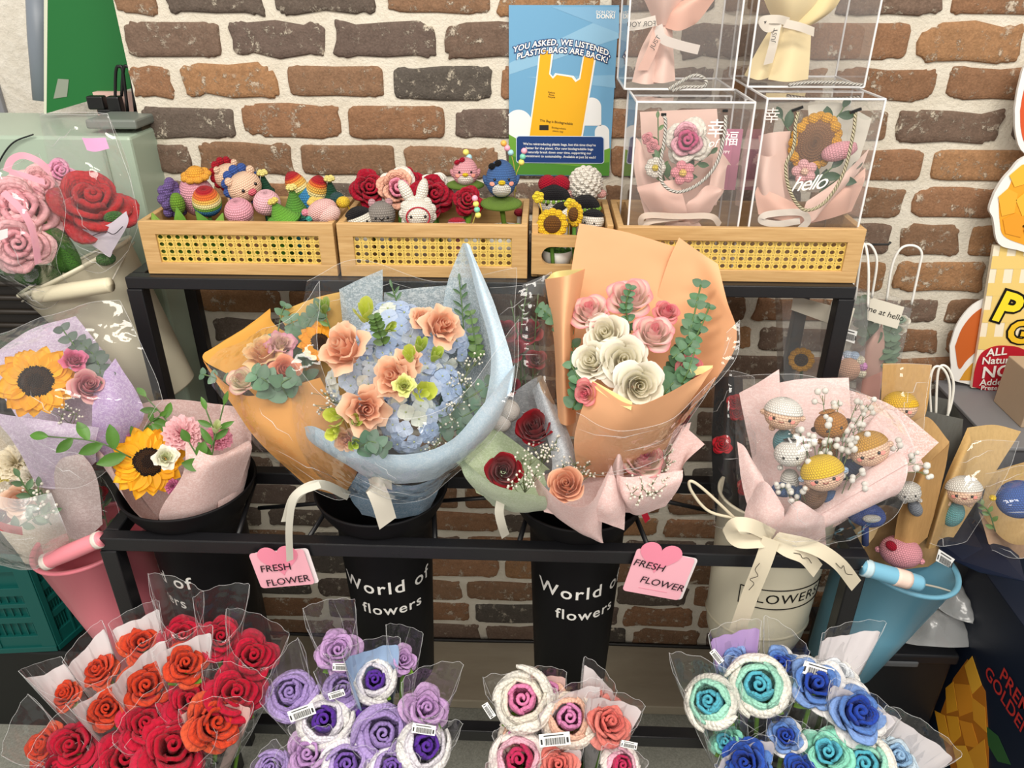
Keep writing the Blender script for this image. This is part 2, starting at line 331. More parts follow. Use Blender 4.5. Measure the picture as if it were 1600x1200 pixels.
# ------------------------------------------------------------------ flowers, leaves, papers, dolls
def sstep(a, b, x): t = np.clip((x-a)/(b-a), 0, 1); return t*t*(3-2*t)
def petal(mb, o, Mx, a, w, R0, Ht, flare, curl, ruff, ca, cb, ce, ph=0., zb=0., nu=9, nv=8, topdip=.3, stitch=None, pointy=0., edge=(.72, 1.0)):
    u = np.linspace(-1, 1, nu)[:, None]; v = np.linspace(0, 1, nv)[None, :]
    vs = v*(1-topdip*np.abs(u)**2.4*v+pointy*(1-np.abs(u))**2*v)
    ang = a+u*w*(.5+.5*np.sin(np.pi*np.clip(v, 0, 1)*.72))
    rad = R0*(.22+.78*np.sqrt(np.clip(v*1.15, 0, 1)))+flare*np.clip(vs-.45, 0, None)**1.5*1.6
    z = zb+Ht*vs-curl*np.clip(vs-.72, 0, None)**2+ruff*np.sin(u*6.5+ph)*v**2.5
    rad = rad+ruff*.8*np.cos(u*8+ph*1.7)*v**2.5
    P = np.stack([rad*np.cos(ang), rad*np.sin(ang), z+0*u], -1) @ Mx.T+np.asarray(o)
    tt = np.broadcast_to(v, (nu, nv))[..., None]; ca, cb, ce = map(np.asarray, (ca, cb, ce))
    C = ca*(1-tt)+cb*tt; e = sstep(edge[0], edge[1], np.broadcast_to(v+.12*np.abs(u)**2, (nu, nv)))[..., None]; C = C*(1-e)+ce*e
    uv = None
    if stitch: uv = np.stack([np.broadcast_to(u*w*(R0+flare*.3), (nu, nv))/stitch+ph*3, np.broadcast_to(v*Ht*1.3, (nu, nv))/stitch+a], -1)
    mb.grid(P, C, uv)
def petal2(mb, o, Mx, a, w, r, R_, z0, zt, flare, curl, ruff, ca, ce, ph=0., topdip=.22, nu=11, nv=9, stitch=None, edge=(.84, 1.03), asym=0.):
    u = np.linspace(-1, 1, nu)[:, None]; v = np.linspace(0, 1, nv)[None, :]
    vs = v*(1-topdip*np.abs(u)**2.6*v*v)
    lip = np.clip((vs-.62)/.38, 0, 1); ang = a+u*w*(.55+.45*np.sin(np.pi*v*.6))+0*v
    rad = R_*r*(.30+.70*np.sin(np.clip(vs*1.3, 0, 1)*np.pi/2))*(1+asym*u)+flare*r*lip**2+ruff*r*np.cos(u*8+ph*1.7)*v**3
    z = r*(z0+(zt-z0)*vs)-curl*r*np.clip((vs-.7)/.3, 0, 1)**2+ruff*r*np.sin(u*6.5+ph)*v**3
    P = np.stack([rad*np.cos(ang), rad*np.sin(ang), z+0*u], -1) @ Mx.T+np.asarray(o)
    e = sstep(edge[0], edge[1], np.broadcast_to(v+.10*np.abs(u)**2, (nu, nv)))[..., None]; C = np.asarray(ca)*(1-e)+np.asarray(ce)*e
    uv = None if not stitch else np.stack([np.broadcast_to(u*w*R_*r, (nu, nv))/stitch+ph*3, np.broadcast_to(v*r*(zt-z0)*1.2, (nu, nv))/stitch+a], -1)
    mb.grid(P, C, uv)
def coil(mb, o, Mx, r, R_, z0, zt, turns, ca, ce, stitch=None, ruff=0.):
    k = int(14*turns); P = np.zeros((k, 6, 3)); uv = np.zeros((k, 6, 2)); C = np.zeros((k, 6, 3)); L = 0
    for i in range(k):
        t = i/(k-1); a = t*turns*2*math.pi; q = R_*(.12+.88*t); L += q*r*turns*2*math.pi/k
        for j in range(6):
            v = j/5; rr = q*(.75+.25*v)+.03*v*v; h = z0+(zt-.12*t-z0)*v+ruff*math.sin(a*3)*v
            P[i, j] = (rr*r*math.cos(a), rr*r*math.sin(a), h*r); uv[i, j] = (L/(stitch or 1), v*r*(zt-z0)/(stitch or 1)); C[i, j] = mixc(ca, ce, sstep(.6, 1, v))
    mb.grid(P @ Mx.T+np.asarray(o), C, uv)
def rose_into(mb, o, axis, r, cin, cout, cedge=None, n=17, openness=.7, ruff=.012, spin=0., **kw):
    Mx = frame(axis, spin); o = np.asarray(o)-Mx[:, 2]*r*.35; ed = lambda t, c: c if cedge is None else mixc(c, cedge, .35+.5*t)
    coil(mb, o, Mx, r, .26, -.5, .71, 2.1, cin, ed(.6, cin), ruff=.03)
    full = n >= 13; L = [(2, .25, .67, .03, .0), (3, .38, .65, .08, .01), (3, .52, .58, .18, .04), (4, .64, .46, .30, .12), (4, .72, .24, .40, .22)] if full else [(3, .34, .62, .10, .0), (3, .50, .52, .26, .06), (4, .64, .30, .40, .16)]
    for i, (m, R_, zt, f, cu) in enumerate(L):
        t = (i+1)/len(L); c = mixc(cin, cout, t**.8)
        for j in range(m):
            jit = math.sin(j*5.1+i*2.3+spin*3); petal2(mb, o, Mx, 2*math.pi*(j+.5*(i % 2))/m+i*.7+.12*jit, (1.32-.42*t), r, R_*(1+.06*jit), -.7, zt+.07*jit, f*openness*1.4, cu*openness*1.6, ruff*(1+.6*t), c, ed(t, c), ph=i*3.1+j*1.7, asym=.13)
OPEN_LAYERS = [(3, .34, .58, .10, .02, .0), (3, .50, .50, .24, .06, .40), (4, .62, .30, .36, .12, .7), (4, .70, .02, .42, .16, 1.0)]
def crochet_into(mb, o, axis, r, cols, n=12, spin=0., openness=.5, stitch=.0062, style='open'):
    Mx = frame(axis, spin); o = np.asarray(o)-Mx[:, 2]*r*.25; pick = lambda q: cols[min(len(cols)-1, int(round(q*(len(cols)-1))))]; jt = lambda c, q: tuple(x*(1+.07*math.sin(q)) for x in c)
    coil(mb, o, Mx, r, .21, -.4, .60, 1.25, pick(0), pick(0), stitch)
    if style == 'ball': LY, WD, DIP = [(3, .42, .64, -.10, .02, .0), (3, .74, .56, -.22, .05, .5), (4, 1.0, .36, -.30, .06, 1.0)], (1.35, 1.30, 1.15), .18
    else: LY, WD, DIP = OPEN_LAYERS, (1.30, 1.12, .92, .95), .30
    for i, (m, R_, zt, f, cu, q) in enumerate(LY):
        for j in range(m):
            jit = math.sin(j*4.7+i*1.9+spin*5); c = jt(pick(q), j*2.1+i); petal2(mb, o, Mx, 2*math.pi*(j+.5*(i % 2))/m+i*.6+.12*jit, WD[i], r, R_*(1+.07*jit), -.6, zt+.10*jit, f*openness*2.0, cu*openness*1.6, .022, c, c, ph=i*3.1+j*1.7, nu=12, nv=9, topdip=DIP, stitch=stitch, asym=.05 if style == 'ball' else .13)
def carnation_into(mb, o, axis, r, ca, cb, n=34, spin=0.):
    Mx = frame(axis, spin); o = np.asarray(o)-Mx[:, 2]*r*.4
    for i in range(n):
        t = (i/(n-1))**.6; a = i*2.39996
        petal(mb, o, Mx, a, .55, r*(.08+.45*t), r*(.95-.5*t), r*(.25+.55*t), r*.8*t, r*.09, ca, ca, cb, ph=i*2.1, nu=11, nv=5, topdip=.1, edge=(.55, .9))
def sunflower_into(mb, disc, o, axis, r, c1, c2, cd1, cd2, n=17, spin=0., discr=.44, cup=.12):
    Mx = frame(axis, spin)
    for ring in range(2):
        for i in range(n):
            a = 2*math.pi*(i+ring*.37)/n+rng.normal()*.06; L = r*(1.0-.10*ring)*(1+rng.normal()*.06); W = r*.23; tw = rng.normal()*.25; up = cup+.13*ring+rng.normal()*.05
            u = np.linspace(-1, 1, 5)[:, None]; v = np.linspace(0, 1, 8)[None, :]
            wid = W*np.sin(np.pi*(.14+.86*v)**.8)**.75*1.05; x = discr*r*.85+(L-discr*r*.85)*v; y = u*wid; z = up*(x-discr*r*.8)-(x/r)**3*.16*r+.05*r*(u**2)+tw*y*.5
            P = np.stack([x*math.cos(a)-y*math.sin(a), x*math.sin(a)+y*math.cos(a), z+0*u], -1) @ Mx.T+np.asarray(o)
            k = np.clip(rng.normal()*.25+.45, 0, 1); mb.grid(P, mixc(c1, c2, k))
    th = np.linspace(0, 1, 12); prof = np.stack([discr*r*th, r*.10*(1-th**2.5)], 1)[::-1]
    disc.lathe(prof, np.asarray(o)+Mx[:, 2]*r*.03, Mx, 28, cd1)
    for i in range(230):
        q = math.sqrt((i+.5)/230); a = i*2.39996; p = np.asarray(o)+Mx @ np.array((discr*r*q*math.cos(a), discr*r*q*math.sin(a), r*.03+r*.10*(1-q**2.5)))
        disc.ball(p, r*.026, None, 5, 4, cd2 if .45 < q < .8 else cd1)
def floret_into(mb, o, axis, r, c, cc, spin):
    Mx = frame(axis, spin)
    for k in range(4):
        a = k*math.pi/2+spin; u = np.linspace(-1, 1, 5)[:, None]; v = np.linspace(0, 1, 5)[None, :]
        x = r*(.08+.92*v); y = u*r*.62*np.sin(np.pi*(.12+.80*v)); z = r*(.10*np.sin(v*3)-.12*v*v+.10*u*u)
        P = np.stack([x*math.cos(a)-y*math.sin(a), x*math.sin(a)+y*math.cos(a), z+0*u], -1) @ Mx.T+np.asarray(o); mb.grid(P, c)
    mb.ball(np.asarray(o)+Mx[:, 2]*r*.08, r*.12, None, 6, 4, cc)
def leaf_into(mb, o, d, nrm_, L, W, col, fold=.25, droop=.2, round_=1.0, n=7):
    d = nrm(d); s_ = nrm(np.cross(d, nrm_)); q = np.cross(s_, d)
    u = np.linspace(-1, 1, 5)[:, None]; v = np.linspace(0, 1, n)[None, :]
    wid = W*.5*np.sin(np.pi*np.clip(.04+.95*v, 0, 1)**(1/round_))**(.8 if round_ < 1.3 else .6)
    P = np.asarray(o)+(L*v)[..., None]*d+(u*wid)[..., None]*s_+(fold*np.abs(u)*wid-droop*L*v*v+0*u)[..., None]*q
    C = np.asarray(col)*(1+.10*(1-np.abs(u))[..., None]*np.ones((1, n, 1))); mb.grid(P, C)
def sprig_into(mb, pts, leaf, stem_r=.0012, col=(.1, .25, .08), cs=H('5d7a48'), L=.03, W=.016, n=9, kind='leaf', start=.15):
    P = crom(pts, 6); mb.tube(P, stem_r, 5, cs)
    for i in range(n):
        t = start+(1-start)*i/max(1, n-1); k = int(t*(len(P)-1)); p = P[k]; T = nrm(P[min(k+1, len(P)-1)]-P[max(k-1, 0)])
        c = np.asarray(col)*(1+.18*math.sin(i*2.7)); cmv = tocam(p); side = nrm(np.cross(T, cmv)); sg = 1 if i % 2 else -1
        sc = 1-.35*t
        if kind == 'round':
            for sg in (-1, 1):
                d = nrm(side*sg+T*.45+cmv*.3*math.sin(i*3+sg)); leaf_into(mb, p, d, nrm(cmv+np.array((0, 0, .4))+T*.3*math.sin(i+sg)), L*sc, W*sc, c, .12, .05, 1.5)
        else:
            d = nrm(side*sg*.8+T*.7+cmv*.2*math.sin(i*2.1)) if i < n-1 else T
            leaf_into(mb, p, d, nrm(cmv+side*sg*.2), L*sc, W*sc, c, .25, .15)
def breath_into(mb, base, tips, r=.004, cs=H('7c8a5c'), cw=H('f4f0e4'), stem=.0007, bunch=4, spread=.012):
    for t in tips:
        t = np.asarray(t); m = (np.asarray(base)+t)/2+rng.normal(size=3)*.004; mb.tube(crom([base, m, t], 3), stem, 4, cs)
        for k in range(bunch):
            q = t+rng.normal(size=3)*spread*.6; mb.tube([t-(t-np.asarray(base))*.12, q], stem*.7, 3, cs)
            mb.ball(q, r*(.8+.4*rng.random()), None, 7, 5, cw)
def bud_into(mb, o, axis, r, h, c1, c2, n=5, spin=0.):
    Mx = frame(axis, spin)
    for i in range(n):
        t = .35+.65*i/(n-1); petal(mb, o, Mx, i*2.39996+spin, 1.0, r*.85*t, h, r*.3*t, 0, r*.06, c1, c1, c2, ph=i, nv=7, nu=7, topdip=.35)
# papers: rows of control points (px, py, y) become a smooth sheet standing at those places
def sheet(rows, n=8, m=8, crinkle=.003, freq=14, smooth_u=True, smooth_v=True, seed=0):
    G = np.array([[at(*q) for q in row] for row in rows])              # rows bottom to top
    A = np.stack([(crom if smooth_v else lerpn)(G[:, j], m) for j in range(G.shape[1])], 1)
    B = np.stack([(crom if smooth_u else lerpn)(A[i], n) for i in range(A.shape[0])], 0)
    if crinkle:
        du = np.gradient(B, axis=1); dv = np.gradient(B, axis=0); N = np.cross(du, dv); N /= (np.linalg.norm(N, axis=2, keepdims=True)+1e-12)
        D = np.array([[mnoise.noise(Vector(B[i, j])*freq+Vector((seed, 0, 0)))+.5*abs(mnoise.noise(Vector(B[i, j])*freq*2.3+Vector((0, seed, 3)))) for j in range(B.shape[1])] for i in range(B.shape[0])])
        B = B+N*(D*crinkle)[..., None]
    return B
def paper(parent, name, mat, rows, col, solid=.0006, label=None, **kw):
    mb = MB(); B = sheet(rows, **kw); mb.grid(B, col); return mb.build(name, mat, parent, solid=solid, label=label)
def sleeve(mb, base, axis, L, r0, r1, flat=.6, col=(1, 1, 1), n=18, m=10, cut=.25, spin=0., seed=0, wob=.06, front=None, flare=1.0, peak=.0):
    # a tapered flat bag around a stem: two sheets meeting at side seams, its mouth cut straight, lower on the side that faces front
    z = nrm(axis); f0 = front if front is not None else tocam(base); f = nrm(f0-z*np.dot(f0, z)); x = nrm(np.cross(f, z)); c_, s_ = math.cos(.5*math.sin(seed*3)), math.sin(.5*math.sin(seed*3)); x, f = x*c_+f*s_, f*c_-x*s_
    P = np.zeros((n, m, 3)); tl = .10*math.sin(seed*2.1)
    for i in range(n):
        a = 2*math.pi*i/n; ca, sa = math.cos(a), math.sin(a); fr = max(0, sa); dep = sa*abs(sa)**.35
        for j in range(m):
            t = j/(m-1); Lh = L*(1-cut*fr*t**2+tl*ca*t*t+peak*t*t*(abs(ca)-.4)); rr = r0+(r1-r0)*t**flare; wv = wob*math.sin(9*a+seed+5*t)*t*rr; fl_ = flat*(1-.45*t*t)+(1-flat)*.5*(1-t)
            P[i, j] = np.asarray(base)+z*Lh*t+x*ca*rr+f*(dep*rr*fl_+wv)
    mb.grid(P, col, closed=True); return P
def film_part(parent, P, closed=False, mat='film', name='clear_wrap', edge=.00045, creases=3, seed=0, rimlow=True):
    # film with cut edges and seams, plus pale strips added as crease highlights
    P = np.asarray(P); a, b_ = P.shape[:2]; m = MB(); m.grid(P, closed=closed); r_ = np.random.default_rng(seed+a)
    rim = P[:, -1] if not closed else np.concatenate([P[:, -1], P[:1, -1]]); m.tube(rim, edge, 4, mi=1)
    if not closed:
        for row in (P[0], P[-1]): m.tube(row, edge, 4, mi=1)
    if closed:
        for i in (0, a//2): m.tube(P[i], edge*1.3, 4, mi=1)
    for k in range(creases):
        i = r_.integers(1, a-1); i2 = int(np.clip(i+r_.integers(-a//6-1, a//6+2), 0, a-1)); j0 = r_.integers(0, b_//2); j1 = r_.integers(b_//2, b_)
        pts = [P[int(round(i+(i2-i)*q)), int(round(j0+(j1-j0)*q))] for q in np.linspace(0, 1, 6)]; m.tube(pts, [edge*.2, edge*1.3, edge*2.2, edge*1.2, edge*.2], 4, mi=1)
    return m.build(name, [M_(mat), M_('film_edge_glint')], parent)
# dolls
YK = .0042
def eyes_on(parent, c, Mf, r, er, sx=.38, sz=.02, fy=.93, col=H('0c0a0a'), sub=True):
    for sx_ in (-1, 1):
        d = np.array((sx*sx_, 0, sz)); d[1] = math.sqrt(max(.05, 1-d[0]**2-d[2]**2)); p = np.asarray(c)+Mf @ (d*np.asarray(r)*fy*1.05)
        b = MB(); b.ball(p, er, None, 10, 8, col); b.build('eye', M_('gloss'), parent)
def knit_ball(name, parent, c, Mf, r, col, stitch=YK, cut=(0, math.pi), mat='knit', n=28, m=18, bands=None, loc=None, label=None):
    b = MB(); r = np.asarray(r if np.ndim(r) else (r, r, r), float)
    if bands:
        t = np.linspace(cut[0]+1e-3, cut[1]-1e-3, m*2); cc = np.array([bands[min(len(bands)-1, int(i/len(t)*len(bands)))] for i in range(len(t))])
        prof = np.stack([np.sin(t), np.cos(t)], 1); b.lathe(prof, c, np.asarray(Mf) @ np.diag(r), n, cc, 0, stitch/r.max())
    else: b.ball(c, r, Mf, n, m, col, 0, stitch, cut)
    return b.build(name, M_(mat), parent, label=label)
def cheeks_on(parent, c, Mf, r, col=H('f0988c'), s_=.16, sx=.58, sz=-.2):
    for q in (-1, 1):
        d = nrm((sx*q, .78, sz)); p = np.asarray(c)+Mf @ (d*np.asarray(r)*1.0); b = MB(); b.ball(p, (r[0]*s_, r[0]*.03, r[0]*s_*.7), Mf @ np.array(((math.cos(-q*.6), -math.sin(-q*.6), 0), (math.sin(-q*.6), math.cos(-q*.6), 0), (0, 0, 1))), 10, 6, col); b.build('cheek', M_('knit'), parent)
# ------------------------------------------------------------------ the setting
XL = -.815
def brick_wall():
    mb = MB(); x1 = 1.75; z0, z1 = -.06, 2.05
    mb.box(((XL+x1)/2, .02, (z0+z1)/2), (x1-XL, .04, z1-z0), None, (1, 1, 1), 1)
    ys = [-112, -42, 28, 96, 159, 220, 278, 335, 391, 448, 494, 538, 584, 628, 671, 711, 751, 791, 826, 861, 897, 931, 964, 998]
    zs = [at(440, y, 0)[2] for y in ys]
    joints = {2: [250, 419, 594, 772], 3: [190, 352, 517, 689, 1428], 4: [278, 443, 607, 777, 1471], 5: [374, 537, 702, 1395, 1575], 6: [307, 464, 624, 783, 1450], 7: [1420], 8: [1400, 1510], 9: [347], 10: [1475], 17: [720, 1040], 18: [783], 19: [725], 20: [783, 1022], 21: [724], 22: [1090]}
    pal = [('967054', 4), ('896a52', 4), ('9f7856', 3), ('7a6557', 3), ('706057', 2), ('665a51', 2), ('5d564f', 1.2)]
    pc = [H(a) for a, b in pal]; pw = np.array([b for a, b in pal]); pw = pw/pw.sum(); pitch = .207; r = np.random.default_rng(11)
    for k in range(len(zs)-1):
        zt, zb = zs[k], zs[k+1]; ym = (ys[k]+ys[k+1])/2
        js = sorted(at(p, ym, 0)[0] for p in joints.get(k+1, [])) or [XL+.05+pitch*(.5 if k % 2 else 0)+r.normal()*.01]
        full = [js[0]]
        for a in js[1:]:
            g = a-full[-1]; q = max(1, round(g/pitch))
            for i in range(1, q+1): full.append(full[-1] if i == 0 else js[0]*0+full[-1]+(a-full[-1])/(q-i+1))
        while full[0] > XL: full.insert(0, full[0]-pitch)
        while full[-1] < x1: full.append(full[-1]+pitch)
        for a, b in zip(full, full[1:]):
            gx = .0108; gz = .0088
            xa, xb = max(a+gx, XL+.002), min(b-gx, x1)
            if xb-xa < .02: continue
            zc = (zt+zb)/2+r.normal()*.0012; hz = (zt-zb)/2-gz+r.normal()*.001; hx = (xb-xa)/2; xc = (xa+xb)/2
            per = []; n = 64; sd = r.random()*100; jag = r.choice([.002, .0036, .0056])
            for i in range(n):
                t = 2*math.pi*i/n; c, s_ = math.cos(t), math.sin(t); e = .22
                px = hx*math.copysign(abs(c)**e, c); pz = hz*math.copysign(abs(s_)**e, s_)
                q = mnoise.noise(Vector((px*30+sd, pz*30, sd)))*jag*1.6+mnoise.noise(Vector((px*110+sd, pz*110, 3)))*jag
                per.append((xc+px*(1+q/hx), zc+pz*(1+q/hz)))
            per = np.array(per); cen = per.mean(0); d = .0045+r.random()*.002
            ring = lambda s_, y: np.stack([cen[0]+(per[:, 0]-cen[0])*(1-s_/hx), np.full(n, y), cen[1]+(per[:, 1]-cen[1])*(1-s_/hz)], 1)
            P = np.stack([ring(-.001, .001), ring(0, -d*.6), ring(.0025, -d), ring(.012, -d*1.02)], 1)
            c = np.array(pc[r.choice(len(pc), p=pw)])*(1+r.normal()*.07); 
            mb.grid(P[::-1], c, closed=True, mi=0); V = P[:, 3]; mb.add(V, [list(range(n))], c, None, 0, False)
    o = mb.build('wall_back', [M_('brick'), M_('mortar')], None); struct(o); return o
brick_wall()
b = MB(); b.box((0, -.6, -.03), (5.0, 3.0, .02)); struct(b.build('floor', M_('concrete')))
b = MB(); b.box((.33, -.11, -.005), (2.1, .21, .03)); struct(b.build('baseboard_back', M_('vinyl'), bevel=.003))
b = MB(); b.tube([(-.80, -.004, .012), (-.3, -.012, .004+.008), (.1, -.008, .012), (.6, -.012, .012), (1.0, -.008, .012)], .006, 8, H('15120f'), smoothing=6); tag(b.build('cable', M_('plastic')), 'black cable lying along the foot of the brick wall', 'cable')
# left of the brick pier: pale stucco wall, and a return
b = MB(); b.box((-1.5, .42, .95), (1.5, .04, 2.1)); struct(b.build('wall_left', M_('stucco')))
b = MB(); b.box((XL-.0, .22, .98), (.02, .36, 2.1), None, H('4c4636')); struct(b.build('trim_1', M_('painted')))
g = MB(); q0 = at(-60, 125, .395); q1 = at(20, 205, .395)
g.box(((q0[0]+q1[0])/2, .392, (q0[2]+q1[2])/2), (q1[0]-q0[0], .015, q0[2]-q1[2]), None, H('8f9096')); tag(g.build('wall_panel', M_('painted'), bevel=.003), 'grey flat panel on the pale stucco wall at the left edge', 'panel')

# the stepped rack
def rack():
    t = thing('flower_rack', 'black metal three-step display rack against the brick wall', 'display rack', (-.09, -.4, 0)); m = M_('black_metal'); K = H('17171a')
    xa, xb = -.714, .524; s = .026
    tiers = [(1.212, -.335, -.135), (.853, -.607, -.41), (.50, -.88, -.68)]
    def bar(nm, a, b_, w=s, h=None):
        q = MB(); q.bar(a, b_, w, h, col=K); return q.build(nm, m, t, bevel=.002)
    for i, (z, yf, yb) in enumerate(tiers):
        h = .022 if i == 0 else .026
        bar('rail', (xa-s/2, yf, z), (xb+s/2, yf, z), .024, h); bar('rail', (xa-s/2, yb, z), (xb+s/2, yb, z), .024, h)
        for x_ in (xa, xb): bar('rail', (x_, yf+.012, z), (x_, yb-.012, z), .024, h)
        for x_ in (xa, xb):
            bar('leg', (x_, yf, z-h/2), (x_, yf, -.02), .028); bar('leg', (x_, yb, z-h/2), (x_, yb, -.02), .024)
    for (z, yf, yb) in tiers[1:2]:
        for k, px in enumerate([(425, 0), (476, 1), (698, 0), (805, 1), (1000, 1), (1130, 0)]):
            x_ = [-.50, -.385, -.165, -.03, .19, .345][k]
            q = MB(); q.tube([(x_, yf, z), (x_+(.03 if k % 2 else -.03), yb, z)], .0045, 6, K); q.build('cross_wire', m, t)
    for (a, b_) in [((-.53, -.43, .79), (-.29, -.43, .82)), ((-.2, -.43, .815), (-.02, -.43, .835)), ((.13, -.43, .855), (.36, -.43, .80))]:
        q = MB(); q.tube([a, b_], .004, 6, K); q.build('brace_wire', m, t)
    q = MB(); q.box((-.095, -.235, 1.2205), (1.19, .19, .004), None, K); q.build('shelf', m, t)
    return t
rack()
# bamboo trays with cane fronts
def tray(x0, x1, label, yf=-.33, yb=-.155, z0=1.2235, z1=1.318, cane=True, handle=False):
    t = thing('bamboo_tray', label, 'tray', ((x0+x1)/2, (yf+yb)/2, z0), 'bamboo trays on the top step of the rack'); th = .011; m = M_('bamboo'); y = yf+th/2
    x0 += .0015; x1 -= .0015
    def bx(nm, c, s_, **k):
        q = MB(); q.box(c, s_); return q.build(nm, m, t, bevel=.0015)
    if cane:
        fw = .027; q = MB()
        q.box(((x0+x1)/2, y, z1-.0115), (x1-x0, th, .023)); q.box(((x0+x1)/2, y, z0+.0105), (x1-x0, th, .021))
        q.box((x0+fw/2, y, (z0+z1)/2), (fw, th*.98, z1-z0-.04)); q.box((x1-fw/2, y, (z0+z1)/2), (fw, th*.98, z1-z0-.04)); q.build('front_frame', m, t, bevel=.0012)
        W = x1-x0-2*fw+.004; Hh = z1-z0-.042; q = MB(); ps = .0148; nv = 4; nu = round(W/ps)
        q.add([(x0+fw-.002, y, z0+.020), (x1-fw+.002, y, z0+.020), (x1-fw+.002, y, z1-.022), (x0+fw-.002, y, z1-.022)], [[0, 1, 2, 3]], (1, 1, 1), [(0, 0), (nu, 0), (nu, nv), (0, nv)], 0, False); q.build('cane_panel', M_('cane'), t, solid=.0008)
    elif handle:
        q = MB(); hw, hh = .048, .017; cx, cz = (x0+x1)/2-.004, (z0+z1)/2-.006
        n = 24; inner = [(cx+(hw-hh)*math.copysign(1, math.cos(a))*(1)+hh*math.cos(a), cz+hh*math.sin(a)) for a in np.linspace(0, 2*math.pi, n, endpoint=False)+1e-6]
        outer = []
        for (px, pz) in inner:
            dx, dz = px-cx, pz-cz; k = min(((x1-x0)/2)/max(abs(dx), 1e-6), ((z1-z0)/2+.01)/max(abs(dz), 1e-6)); outer.append((min(max(cx+dx*k, x0), x1), min(max(cz+dz*k, z0), z1)))
        P = np.zeros((n, 4, 3))
        for i in range(n): P[i] = [(inner[i][0], yf+th, inner[i][1]), (inner[i][0], yf, inner[i][1]), (outer[i][0], yf, outer[i][1]), (outer[i][0], yf+th, outer[i][1])]
        q.grid(P, closed=True, smooth=False)
        for cxn, czn in ((x0, z0), (x1, z0), (x1, z1), (x0, z1)):
            near = sorted(outer, key=lambda o_: (o_[0]-cxn)**2+(o_[1]-czn)**2)[:2]
            for yy in (yf,): q.add([(near[0][0], yy, near[0][1]), (near[1][0], yy, near[1][1]), (cxn, yy, czn)], [[0, 1, 2]], smooth=False)
        q.build('front_board', m, t)
    bx('back_board', ((x0+x1)/2, yb-th/2, (z0+z1)/2), (x1-x0, th, z1-z0))
    for xx in (x0+th/2, x1-th/2): bx('side_board', (xx, (yf+yb)/2, (z0+z1)/2), (th, yb-yf-2*th, z1-z0))
    bx('bottom_board', ((x0+x1)/2, (yf+yb)/2, z0+.004), (x1-x0-2*th, yb-yf-2*th, .007))
    return t
tray(-.692, -.352, 'bamboo tray with cane front, leftmost, full of crochet tulips and pigs'); tray(-.349, -.021, 'bamboo tray with cane front holding crochet roses, rabbit doll and two birds')
tray(-.017, .124, 'narrow bamboo tray with a slot handle, half behind peach paper', cane=False, handle=True); tray(.127, .541, 'bamboo tray with cane front under the clear gift boxes')
# ------------------------------------------------------------------ buckets
def wrap_text(mb, body, size, cx, cy, rfun, phi0, zc, col, slope=0.0, **kw):
    V, F = text_geo(body, size, **kw); r0 = rfun(zc)
    a = phi0+V[:, 0]/r0; z = zc+V[:, 1]+slope*V[:, 0]; rr = np.array([rfun(q) for q in z])+.0007
    return mb.add(np.stack([cx+rr*np.sin(a), cy-rr*np.cos(a), z], 1), F, col, None, 0, False)
def black_bucket(px, py, label, phi, lines=True):
    c = at(px, py, -.508); cx, cy = c[0], -.508; zt = .905; K = H('131214')
    prof = [(.0, .462), (.066, .462), (.070, .468), (.082, .79), (.0835, .835), (.088, .850), (.108, .885), (.1135, .903), (.1155, .906), (.1155, .909), (.112, .909), (.106, .890), (.085, .850), (.079, .79), (.067, .475), (.0, .475)]
    t = thing('flower_bucket', label, 'bucket', (cx, cy, .462), 'black buckets hanging in the middle step of the rack')
    b = MB(); b.lathe([(0.0005 if r == 0 else r, z) for r, z in prof], (cx, cy, 0), None, 64, K); b.build('bucket_body', M_('matte_plastic'), t)
    rf = lambda z: .070+(z-.468)/(.79-.468)*.012
    q = MB(); q2 = MB(); W = H('e9e7e2')
    wrap_text(q, 'World of', .040, cx, cy, rf, phi, .742, W, off=.012, space=1.16); wrap_text(q2, 'flowers', .034, cx, cy, rf, phi+.10, .690, W, off=.012, space=1.12)
    q.build('lettering', M_('ink'), t); q2.build('lettering', M_('ink'), t); return t
black_bucket(293, 748, 'black flower bucket under the pink wrapped sunflower bouquet, its lettering turned away left', -1.02)
black_bucket(597, 765, 'black flower bucket lettered World of flowers under the blue hydrangea bouquet', .12)
black_bucket(903, 787, 'black flower bucket lettered World of flowers under the peach wrapped roses', .17)

